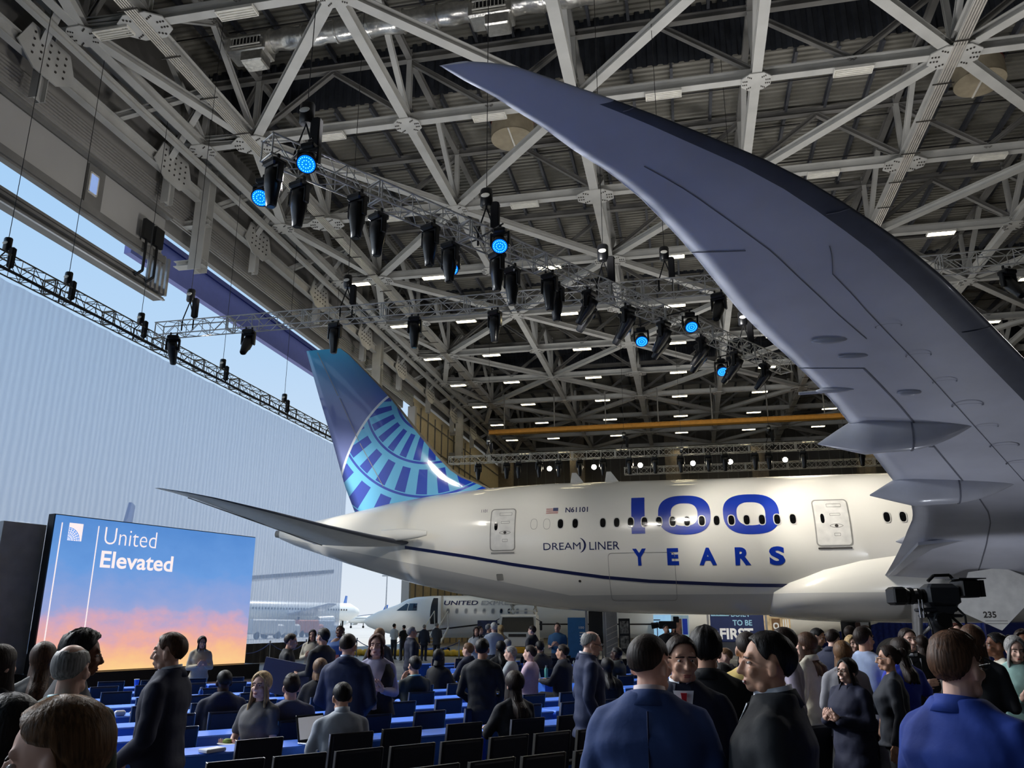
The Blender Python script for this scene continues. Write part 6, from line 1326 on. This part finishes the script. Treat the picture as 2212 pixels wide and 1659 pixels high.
# boarding stairs and ground cart
p = atZ(946, 1407, 0); st = thing('boarding_stairs', 'white mobile stairs at the open door of the small jet', 'stairs', (-15.6, 51.4, 0), 0)
b = MB()
for s in (-.45, .45): b.bar((s, -1.8, .2), (s, .9, 1.6), .08, .12); b.path([(s, -1.9, .3), (s, -1.9, 1.3), (s, .7, 2.6), (s, .9, 1.6)], .03)
b.build('side_rail', LWHT, st)
for i in range(7): b = MB(); b.box((0, -1.7+.38*i, .25+.2*i), (.86, .28, .04)); b.build('tread', STEELG, st)
b = MB(); b.box((0, .2, .3), (1.0, 1.6, .12)); b.build('chassis', CLOTH, st)
for s in (-.5, .5):
    for y in (-.4, .8): b = MB(); b.tube((s-.05, y, .2), (s+.05, y, .2), .2, n=14); b.build('wheel', TYRE, st)
p = atZ(792, 1400, 0); ct = thing('ground_cart', 'white ground power cart with orange mark by the jet nose', 'cart', (-22.3, 50.5, 0)); b = MB(); b.bevbox((0, 0, .85), (1.2, 1.6, 1.1), .06); b.build('cart_body', LWHT, ct); b = MB(); b.box((.1, -.81, .95), (.3, .02, .5)); b.build('orange_mark', mat('orange', (226, 110, 40), .5), ct)
for s in (-.5, .5):
    for y in (-.5, .5): b = MB(); b.tube((s-.06, y, .18), (s+.06, y, .18), .18, n=14); b.build('wheel', TYRE, ct)
yb = thing('yellow_berm', 'bright yellow spill berm on the floor under the small jet', 'berm', (-15.8, 48.6, 0)); b = MB(); rings = []
for i in range(60): x = -4.3+8.6*i/59; r_ = .2+.05*math.sin(i*2.2); rings.append([(x, r_*1.3*math.cos(a), max(.01, .16+r_*math.sin(a))) for a in [2*math.pi*k/10 for k in range(10)]])
b.loft(rings); b.build('berm_tube', mat('berm yellow', (240, 190, 50), .6, emit=(0, 0, 0), estr=0), yb); b = MB(); b.box((0, .5, .02), (8.6, .9, .03)); b.build('berm_sheet', MATS['berm yellow'], yb)
# truck
tk = thing('airport_truck', 'white cab-over lift truck with yellow bumper facing us', 'truck', (-9.6, 47.0, 0), R(4)); W2 = 1.08
b = MB(); b.prism([(-W2, -.05, .62), (W2, -.05, .62), (W2, -.0, 1.35), (W2*.97, .25, 2.18), (W2*.93, .45, 2.34), (-W2*.93, .45, 2.34), (-W2*.97, .25, 2.18), (-W2, 0, 1.35)], (0, 0.01, 0)); b.v = []; b.f = []; b.m = []; b.sm = []
b.loft([[(-hw, y, zb), (hw, y, zb), (hw, y, zt*.55+zb*.45), (hw*.95, y, zt), (-hw*.95, y, zt), (-hw, y, zt*.55+zb*.45)] for y, hw, zb, zt in ((0, W2*.97, .62, 1.32), (.06, W2, .58, 1.5), (.28, W2, .55, 2.24), (.45, W2, .55, 2.34), (1.7, W2, .55, 2.34))], smooth=False); b.build('cab', CRW, tk)
b = MB(); b.prism([(-.95, .03, 1.38), (.95, .03, 1.38), (.88, .245, 2.18), (-.88, .245, 2.18)], (0, .01, .0)); b.v = [(x, y-.03, z) for x, y, z in b.v]; b.build('windscreen', GLASS, tk)
b = MB(); b.bevbox((0, -.02, 1.2), (1.0, .04, .16), .01); b.build('grille', BOLT, tk)
for s in (-1, 1):
    b = MB(); b.bevbox((s*.8, -.01, .95), (.34, .06, .26), .03); b.build('headlamp', WFRAME, tk); b = MB(); b.bevbox((s*1.33, .05, 1.72), (.14, .1, .5), .03); b.tube((s*1.05, .2, 2.1), (s*1.33, .08, 1.95), .02); b.build('mirror', BLK, tk)
    for y in (.7, 3.6): b = MB(); b.tube((s*.95-.14, y, .42), (s*.95+.14, y, .42), .42, n=20); b.build('wheel', TYRE, tk)
b = MB(); b.bevbox((0, -.12, .42), (2.5, .3, .32), .04); b.prism([(-1.3, -.2, .3), (-1.05, -.2, .3), (-.95, -.1, 1.1), (-1.05, -.1, 1.1)], (0, .12, 0)); b.build('bumper', mat('truck yellow', (240, 176, 30), .5), tk)
b = MB(); b.box((0, 3.0, .85), (2.0, 3.4, .3)); b.build('bed', STEELG, tk); b = MB()
for i in range(4):
    for s in (-.7, .7): b.bar((s, 2, 1.2+.45*i), (s, 4.2, 1.65+.45*i), .08, .1); b.bar((s, 4.2, 1.2+.45*i), (s, 2, 1.65+.45*i), .08, .1)
for i in range(4): b.bar((-.8, 2.0, 1.2+.45*i), (.8, 2.0, 1.2+.45*i), .07, .07)
b.box((0, 3.1, 3.0), (1.9, 2.6, .12)); b.build('scissor_lift', LWHT, tk)
# ---- exhibit walls seen under the belly
def exh(name, x0, x1, yt, yb, Y, m, label, cat='sign', th=.12, zb=None):
    a = atY(x0, yb, Y); c = atY(x1, yt, Y); z0 = a.z if zb is None else zb; t = thing(name, label, cat, ((a.x+c.x)/2, Y, 0)); b = MB(); b.bevbox((0, th/2, (z0+c.z)/2), (c.x-a.x, th, c.z-z0), .01); b.build('panel', m, t)
    if z0 > .05: 
        for s in (-1, 1): b = MB(); b.box((s*(c.x-a.x)*.42, th/2, z0/2), (.08, .08, z0)); b.build('leg', STEELG, t)
    return t, (c.x-a.x), z0, c.z
def wr(t, txt, w_, h_, xc, zc, m, bold=.02):
    v, f = text_mb(txt, 1, bold); b = MB(); q = fit(v, xc-w_/2, xc+w_/2, zc-h_/2, zc+h_/2); b.add([(x, -.006, z) for x, z in q], f); return b.build('lettering', m, t)
SGN = mat('sign navy', (16, 34, 82), .5); WTX = mat('sign white', (236, 238, 240), .5); LTB = mat('light blue sign', (150, 200, 226), .5); BNR = mat('banner blue', (40, 112, 178), .5); DRP = mat('blue drape', (24, 46, 128), .8, var=.2, scale=6)
# blue drape wall
b = MB(); v = []; n = 300; xa, xb = atY(1385, 1340, 58).x, 26
for i in range(n+1):
    x = xa+(xb-xa)*i/n; y = 58+.09*math.sin(i*1.7)
    for z in (0, 4.2): v.append((x, y, z))
b.add(v, [(2*i, 2*i+2, 2*i+3, 2*i+1) for i in range(n)], smooth=True); o = b.build('drape_wall', DRP); tag(o, 'royal blue pleated drape closing off the exhibit area', 'drape')
t, w_, z0, z1 = exh('exhibit_sign', 1537, 1648, 1318, 1386, 46, SGN, 'navy exhibit sign reading BUILT TO BE FIRST'); h = z1-z0
wr(t, 'FIRST', w_*.62, h*.36, -.02*w_, z0+h*.25, WTX, .035); wr(t, 'TO BE', w_*.36, h*.18, .1*w_, z0+h*.60, LTB); wr(t, 'BUILT', w_*.36, h*.16, .08*w_, z0+h*.87, LTB); wr(t, 'a legacy of', w_*.13, h*.05, -.42*w_, z0+h*.32, WTX, 0); wr(t, 'innovation', w_*.13, h*.05, -.42*w_, z0+h*.24, WTX, 0); b = MB(); b.box((-.31*w_, -.01, z0+h*.9), (w_*.34, .02, h*.17)); b.build('light_panel', LTB, t); wr(t, '978 - 2', w_*.3, h*.12, -.31*w_, z0+h*.9, SGN).location.y = -.02
for s in (-1, 1): b = MB(); b.bar((s*(w_/2+.12), .05, 0), (s*(w_/2+.12), .05, z1+.3), .1, .1, upv=(0, 1, 0)); b.build('frame_post', STEELG, t)
t, w_, z0, z1 = exh('exhibit_picture', 1545, 1605, 1391, 1412, 44, mat('dark red picture', (74, 40, 42), .5), 'low framed dark red picture under the navy sign', 'picture'); b = MB(); b.box((0, .03, (z0+z1)/2), (w_+.16, .08, z1-z0+.16)); b.build('frame', STEELG, t)
t, w_, z0, z1 = exh('blue_banner', 1227, 1264, 1334, 1392, 44, BNR, 'bright blue banner stand beside the truck', 'banner', zb=.1); wr(t, '100', w_*.3, .12, w_*.28, z1-.5, WTX)
for i in range(5): b = MB(); b.box((w_*.3, -.008, z1-.75-.14*i), (w_*.26, .01, .06)); b.build('print_line', WTX, t)
t, w_, z0, z1 = exh('speaker_tower', 1272, 1301, 1318, 1367, 42, BLK, 'tall black panel on a lighting tower near the blue banner', 'tower', .4, .9)
for s in (-1, 1): b = MB(); b.bar((s*(w_/2+.1), 0, 0), (s*(w_/2+.1), 0, 2.6), .12, .12, upv=(0, 1, 0)); b.build('tower_post', STEELG, t)
GRC = mat('grey case', (150, 152, 154), .5); t, w_, z0, z1 = exh('equipment_case', 1258, 1290, 1370, 1400, 40.5, GRC, 'grey equipment case at the foot of the black tower', 'case', .6, .0)
t, w_, z0, z1 = exh('photo_panel', 1337, 1360, 1336, 1374, 43, mat('dark photo', (30, 32, 40), .4), 'tall dark photo panel with two black and white portraits', 'picture', .06, .5)
for k in range(2): b = MB(); b.bevbox((0, -.012, z0+(z1-z0)*(.28+.45*k)), (w_*.76, .02, (z1-z0)*.38), .01); b.build('photo', mat('grey photo', (146, 146, 148), .5, var=.6, scale=7), t)
t, w_, z0, z1 = exh('lattice_gantry', 1308, 1332, 1320, 1395, 45, STEELG, 'grey lattice gantry beside the photo panel', 'frame', .1, .0); b = MB()
for i in range(6): b.bar((-w_/2, -.03, .3*i), (w_/2, -.03, .3*i+.3), .03, .03)
b.build('lattice', LWHT, t)
SKYB = mat('sky display', (150, 196, 232), .5, emit=(150, 200, 240), estr=.5); t, w_, z0, z1 = exh('picture_display', 1413, 1449, 1328, 1372, 52, SKYB, 'light blue display showing sea and a signpost', 'display', .1, .5)
b = MB(); b.box((0, -.01, z0+.35), (w_, .01, .5)); b.build('sea', mat('sea print', (40, 110, 190), .5), t); b = MB(); b.box((-.3*w_, -.02, z0+.9), (.05, .01, 1.1)); b.box((-.3*w_, -.02, z1-.3), (.4, .01, .06)); b.build('signpost', BLK, t)
t, w_, z0, z1 = exh('picture_display', 1451, 1487, 1329, 1369, 52, mat('pale blue board', (160, 190, 210), .5), 'pale board with a brown picture and blue text panel', 'display', .1, .5); b = MB(); b.box((-.1*w_, -.01, z1-.65), (.4*w_, .02, .9)); b.build('picture', mat('brown picture', (92, 62, 52), .5, var=.5, scale=5), t); b = MB(); b.box((.28*w_, -.01, z1-.65), (.28*w_, .02, .9)); b.build('text_panel', BLUE, t)
t, w_, z0, z1 = exh('poster_wall', 1650, 1706, 1328, 1385, 50, mat('poster cream', (214, 190, 150), .5, var=.3, scale=2), 'brown and cream poster wall beside the navy sign', 'poster', .1, .3); b = MB(); b.box((-.02*w_, -.01, z1-.75), (.3*w_, .02, 1.1)); b.build('brown_poster', mat('brown poster', (112, 82, 50), .5), t); b = MB(); b.add(*[[(x, -.03, z) for x, z in (lambda q: q[0])(ringpoly(sup(-.02*w_, z1-.6, .16, .18, 12), sup(-.02*w_, z1-.6, .09, .1, 12)))], ringpoly(sup(0, 0, 1, 1, 12), sup(0, 0, .5, .5, 12))[1]]); b.build('white_emblem', WTX, t); b = MB()
for k in range(3): b.box((.25*w_+.12*k, -.012, z1-.8), (.06, .02, 1.1))
b.build('stripe_print', WTX, t)
t, w_, z0, z1 = exh('black_partition', 1822, 1878, 1325, 1400, 41.5, BLK, 'black partition wall with a white framed portrait', 'partition', .1, 0); b = MB(); b.box((.22*w_, -.012, z1-.55), (.42*w_, .02, .75)); b.build('portrait_sheet', WTX, t); b = MB(); b.ell((.06*w_, -.03, z1-.5), (.12, .02, .2), 12, 8); b.ell((.28*w_, -.03, z1-.62), (.2, .01, .1), 12, 8); b.build('portrait_print', mat('portrait tone', (120, 92, 84), .5), t)
t, w_, z0, z1 = exh('exhibit_case', 2135, 2260, 1330, 1392, 44, mat('case blue', (26, 44, 120), .5), 'dark blue low exhibit wall beyond the gear door', 'wall', .2, 0)
t, w_, z0, z1 = exh('easel_picture', 1031, 1074, 1340, 1372, 27.5, mat('blueprint', (44, 50, 86), .4, var=.5, scale=6), 'dark blueprint picture on an easel behind the standing group', 'picture', .05)
# small second camera on a stand
p = atY(1442, 1350, 30); t = thing('video_camera', 'small black video camera on a stand before the exhibits', 'camera', (p.x, 30, 0)); b = MB(); b.bevbox((0, 0, p.z), (.6, .22, .26), .03); b.build('camera_body', BLK, t); b = MB(); b.tube((-.3, 0, p.z), (-.55, 0, p.z-.03), .09, .11); b.build('lens', BGL, t); b = MB(); b.bevbox((.3, 0, p.z+.18), (.2, .2, .2), .02); b.build('viewfinder', BLK, t)
for a in (0, 2.1, 4.2): b = MB(); b.tube((0, 0, p.z-.1), (.4*math.cos(a), .4*math.sin(a), 0), .025); b.build('leg', BLK, t)
# ---- apron: parked airliners outside
def parked(name, loc, rz, s, label, tailc, letters=None):
    t = thing(name, label, 'airplane', loc, rz); b = MB(); rings = []
    for x, r_, zc in ((-18, .1, 4.2), (-17, .9, 4.1), (-14.5, 1.8, 4.1), (12, 1.9, 4.0), (17, 1.1, 4.6), (20, .3, 5.2)): rings.append([(x*s, r_*s*math.cos(a), zc*s+r_*s*math.sin(a)) for a in [2*math.pi*i/24 for i in range(24)]])
    b.loft(rings); f = b.build('fuselage', CRW, t); b = MB(); b.prism([(13*s, -.12*s, 5.4*s), (18.8*s, -.12*s, 5.5*s), (20.6*s, -.12*s, 11.2*s), (18.3*s, -.12*s, 11.2*s)], (0, .24*s, 0)); b.build('tail_fin', tailc, t)
    for sd in (-1, 1): b = MB(); b.prism([(-3*s, sd*1.6*s, 3.2*s), (4*s, sd*1.6*s, 3.3*s), (8*s, sd*16*s, 5.0*s), (6*s, sd*16*s, 5.0*s)], (0, 0, .25*s)); b.build('wing', GREYP, t); b = MB(); b.tube((-4.5*s, sd*5*s, 2.3*s), (-.5*s, sd*5*s, 2.3*s), 1.0*s, .8*s, n=18); b.build('engine', CRW, t)
    for sd in (-1, 1):
        b = MB()
        for i in range(34): b.box((-12*s+i*.75*s, sd*1.87*s, 4.5*s), (.22*s, .08*s, .34*s))
        o = b.build('window_row', GLASS, t); o['kind'] = 'stuff'
    for x, y in ((-13, 0), (2, -2.6), (2, 2.6)): b = MB(); b.tube((x*s, y*s, .5*s), (x*s, y*s, 3*s), .18*s); b.tube((x*s, (y-.3)*s, .5*s), (x*s, (y+.3)*s, .5*s), .5*s, n=16); b.build('landing_gear', TYRE, t)
    if letters:
        for sd in (-1,):
            v, fcs = text_mb(letters, 2.6*s, .08); b = MB(); b.add([(-13.5*s+x, -1.93*s*math.sqrt(max(.1, 1-((y+3.6*s-4.0*s)/(1.9*s))**2))-.03, 3.6*s+y) for x, y in v], fcs); b.build('lettering', mat('grey lettering', (110, 116, 132), .5), t)
    return t
TB = mat('tail blue', (46, 110, 190), .4, var=.2, scale=.5); TN = mat('tail navy', (40, 62, 130), .4, var=.3, scale=.4)
def apron(px, D, rz, s, label, tailc, letters=None):
    d = ray(px, 1348); d.z = 0; d.normalize(); p = Vector((0, 0, 0))+d*D; parked('parked_airliner', (p.x, p.y, -.02), rz, s, label, tailc, letters)
apron(716, 330, R(100), 1.15, 'distant white airliner with a light blue tail beyond the scrim edge', TB)
apron(640, 190, R(250), 1.1, 'parked white airliner seen faintly through the scrim beside the screen', TN)
apron(560, 260, R(130), 1.1, 'second faint airliner seen through the scrim with a blue tail', TB)
def hpt(px, D): d = ray(px, 1348); d.z = 0; d.normalize(); return d*D
p1_, p2_ = hpt(-5, 56), hpt(252, 100); dd_ = (p2_-p1_).normalized(); c_ = p2_-dd_*25.3; parked('parked_airliner', (c_.x, c_.y, -.02), math.atan2(dd_.y, dd_.x), 1.3, 'large white airliner with grey letters faint behind the scrim and grey panel', TN, 'UNITED')
apron(790, 420, R(80), 1.0, 'far white airliner with a blue tail near the jet nose', TB)
for px, D in ((470, 210), (832, 260)):
    d = ray(px, 1348); d.z = 0; d.normalize(); p = d*D; t = thing('light_mast', 'thin apron light mast standing far outside' if px > 600 else 'thin apron light mast faint behind the scrim', 'light mast', (p.x, p.y, 0)); b = MB(); b.tube((0, 0, 0), (0, 0, 16), .25, .15); b.build('mast', STEELG, t); b = MB(); b.box((0, 0, 16), (3, .6, .4)); b.build('lamp_head', STEELG, t)
for i, (px, D, c) in enumerate(((600, 120, (210, 210, 208)), (655, 128, (200, 120, 90)), (560, 112, (220, 220, 220)), (690, 135, (190, 196, 204)))):
    d = ray(px, 1348); d.z = 0; d.normalize(); p = d*D; t = thing('service_vehicle', ('white', 'red and white', 'pale', 'grey')[i]+' apron service vehicle faint behind the scrim', 'vehicle', (p.x, p.y, 0), R(80)); b = MB(); b.bevbox((0, 0, 1.5), (5, 2.2, 1.8), .15); b.bevbox((3, 0, 1.1), (1.6, 2.1, 1.4), .2); b.build('body', mat('vehicle %d' % i, c, .4), t)
    for x in (-1.6, 2.6):
        for y in (-1, 1): b = MB(); b.tube((x, y-.12, .45), (x, y+.12, .45), .45, n=14); b.build('wheel', TYRE, t)
# ================================================================== broadcast camera on its tripod
d_ = ray(2035, 1348); d_.z = 0; d_.normalize(); DC = 11.9; cp = d_*DC; ang = YAW
bc_ = thing('broadcast_camera', 'large black broadcast camera with box viewfinder on a silver tripod', 'camera', (cp.x, cp.y, 0), ang)
def q_(px, py): d = ray(px, py); p = EYE+d*(DC/math.hypot(d.x, d.y)); r_ = Matrix.Rotation(-ang, 3, 'Z') @ (Vector((p.x, p.y, 0))-cp); return Vector((r_.x, 0, p.z))
BGR = mat('camera grey', (46, 48, 54), .4, var=.1)
a, c = q_(1985, 1262), q_(2080, 1310); b = MB(); b.bevbox(((a.x+c.x)/2, 0, (a.z+c.z)/2), (abs(c.x-a.x), .26, abs(a.z-c.z)), .05); b.prism([(a.x+.05, -.11, c.z), (c.x-.06, -.11, c.z), (c.x-.12, -.11, c.z-.09), (a.x+.16, -.11, c.z-.09)], (0, .22, 0)); b.build('camera_body', BGR, bc_)
a, c = q_(1906, 1289), q_(1993, 1289)
b = MB(); b.loft([[(x, r_*math.cos(t), a.z+r_*math.sin(t)) for t in [2*math.pi*i/20 for i in range(20)]] for x, r_ in ((a.x, .1), (a.x+.02, .115), (a.x+.17, .11), (a.x+.18, .095), (a.x+.3, .098), (a.x+.31, .08), (a.x+.44, .085), (a.x+.45, .06), (c.x+.03, .07))]); b.build('zoom_lens', BGL, bc_)
b = MB(); b.bevbox((a.x+.06, 0, a.z), (.17, .25, .22), .03); b.build('lens_hood', BLK, bc_)
for k in range(3): b = MB(); x = a.x+.2+.085*k; b.tube((x, 0, a.z), (x+.05, 0, a.z), .104-.008*k, n=20); b.build('lens_ring', BLK, bc_)
a, c = q_(2072, 1252), q_(2128, 1290); b = MB(); b.bevbox(((a.x+c.x)/2, -.02, (a.z+c.z)/2), (abs(c.x-a.x), .32, abs(a.z-c.z)), .02); b.build('viewfinder', BLK, bc_); b = MB(); b.box(((a.x+c.x)/2+.02, -.02, a.z+.012), (.34, .34, .012)); b.box((c.x+.03, -.02, (a.z+c.z)/2), (.05, .3, .2)); b.build('sun_hood', BLK, bc_)
a, c = q_(2000, 1256), q_(2060, 1252); b = MB(); b.path([(a.x, 0, a.z), (a.x+.08, 0, a.z+.07), (c.x, 0, c.z+.06), (c.x+.04, 0, c.z)], .022); b.build('top_handle', BLK, bc_)
a, c = q_(1970, 1318), q_(2070, 1316); b = MB(); b.bevbox(((a.x+c.x)/2, 0, a.z), (abs(c.x-a.x), .18, .05), .015); b.bevbox(((a.x+c.x)/2+.05, 0, a.z-.07), (.5, .16, .04), .015); b.build('base_plate', BGR, bc_)
for px in (1966, 1975): a = q_(px, 1296); b = MB(); b.tube((a.x, -.08, a.z), (a.x, -.08, a.z-.22), .012); b.build('support_rod', CHR, bc_)
h = q_(2030, 1343); b = MB(); b.loft([[(h.x+r_*math.cos(t), r_*math.sin(t), z) for t in [2*math.pi*i/20 for i in range(20)]] for z, r_ in ((h.z+.13, .1), (h.z+.08, .13), (h.z-.05, .14), (h.z-.09, .1), (h.z-.2, .09))]); b.build('fluid_head', BLK, bc_); b = MB(); b.tube((h.x-.02, -.15, h.z+.02), (h.x-.02, -.1, h.z+.02), .09, n=18); b.build('tilt_drum', BGL, bc_)
b = MB(); b.tube((h.x+.1, -.05, h.z+.08), (h.x+.75, -.25, h.z-.62), .016); b.build('pan_bar', BLK, bc_); g = b = MB(); b.tube((h.x+.62, -.21, h.z-.48), (h.x+.8, -.27, h.z-.67), .028); b.build('pan_grip', BLK2, bc_)
top = Vector((h.x, 0, h.z-.18)); feet = [atZ(1956, 1616, 0), atZ(2196, 1640, 0)]
loc = [Matrix.Rotation(-ang, 3, 'Z') @ (Vector((p.x, p.y, 0))-cp) for p in feet]+[Vector((.1, .95, 0))]
for f_ in loc:
    n_ = Vector((-f_.y, f_.x, 0)).normalized()*.05; mid = top.lerp(f_, .58); lg = empty('leg', (0, 0, 0), 0, bc_); bpy.data.objects.remove(lg)
    b = MB()
    for s in (-1, 1): b.tube(top+n_*s*1.2, mid+n_*s*.9, .017, n=8)
    o = b.build('tripod_leg', STEELG, bc_); b = MB(); b.tube(top.lerp(f_, .54), f_+Vector((0, 0, .04)), .021, n=8); b.build('lower_tube', CHR, o); b = MB(); b.bevbox(mid, (.16, .08, .07), .015); b.build('clamp', BLK, o); b = MB(); b.bevbox(f_+Vector((0, 0, .03)), (.14, .07, .06), .02); b.build('rubber_foot', BLK, o)
b = MB()
for s_, e_ in ((0, 1), (1, 2), (2, 0)): b.tube(top.lerp(loc[s_], .7), top.lerp(loc[e_], .7), .012, n=6)
b.build('spreader', CHR, bc_)
b = MB(); b.path([q_(2060, 1300), q_(2085, 1330)+Vector((0, -.12, 0)), q_(2092, 1365)+Vector((0, -.1, 0)), q_(2070, 1420), q_(2055, 1500)], .014); b.build('cable', CABLE, bc_); b = MB(); b.path([q_(1990, 1315), q_(1998, 1360)+Vector((0, -.1, 0)), q_(2012, 1400), q_(2025, 1440)], .01); b.build('cable', CABLE, bc_)
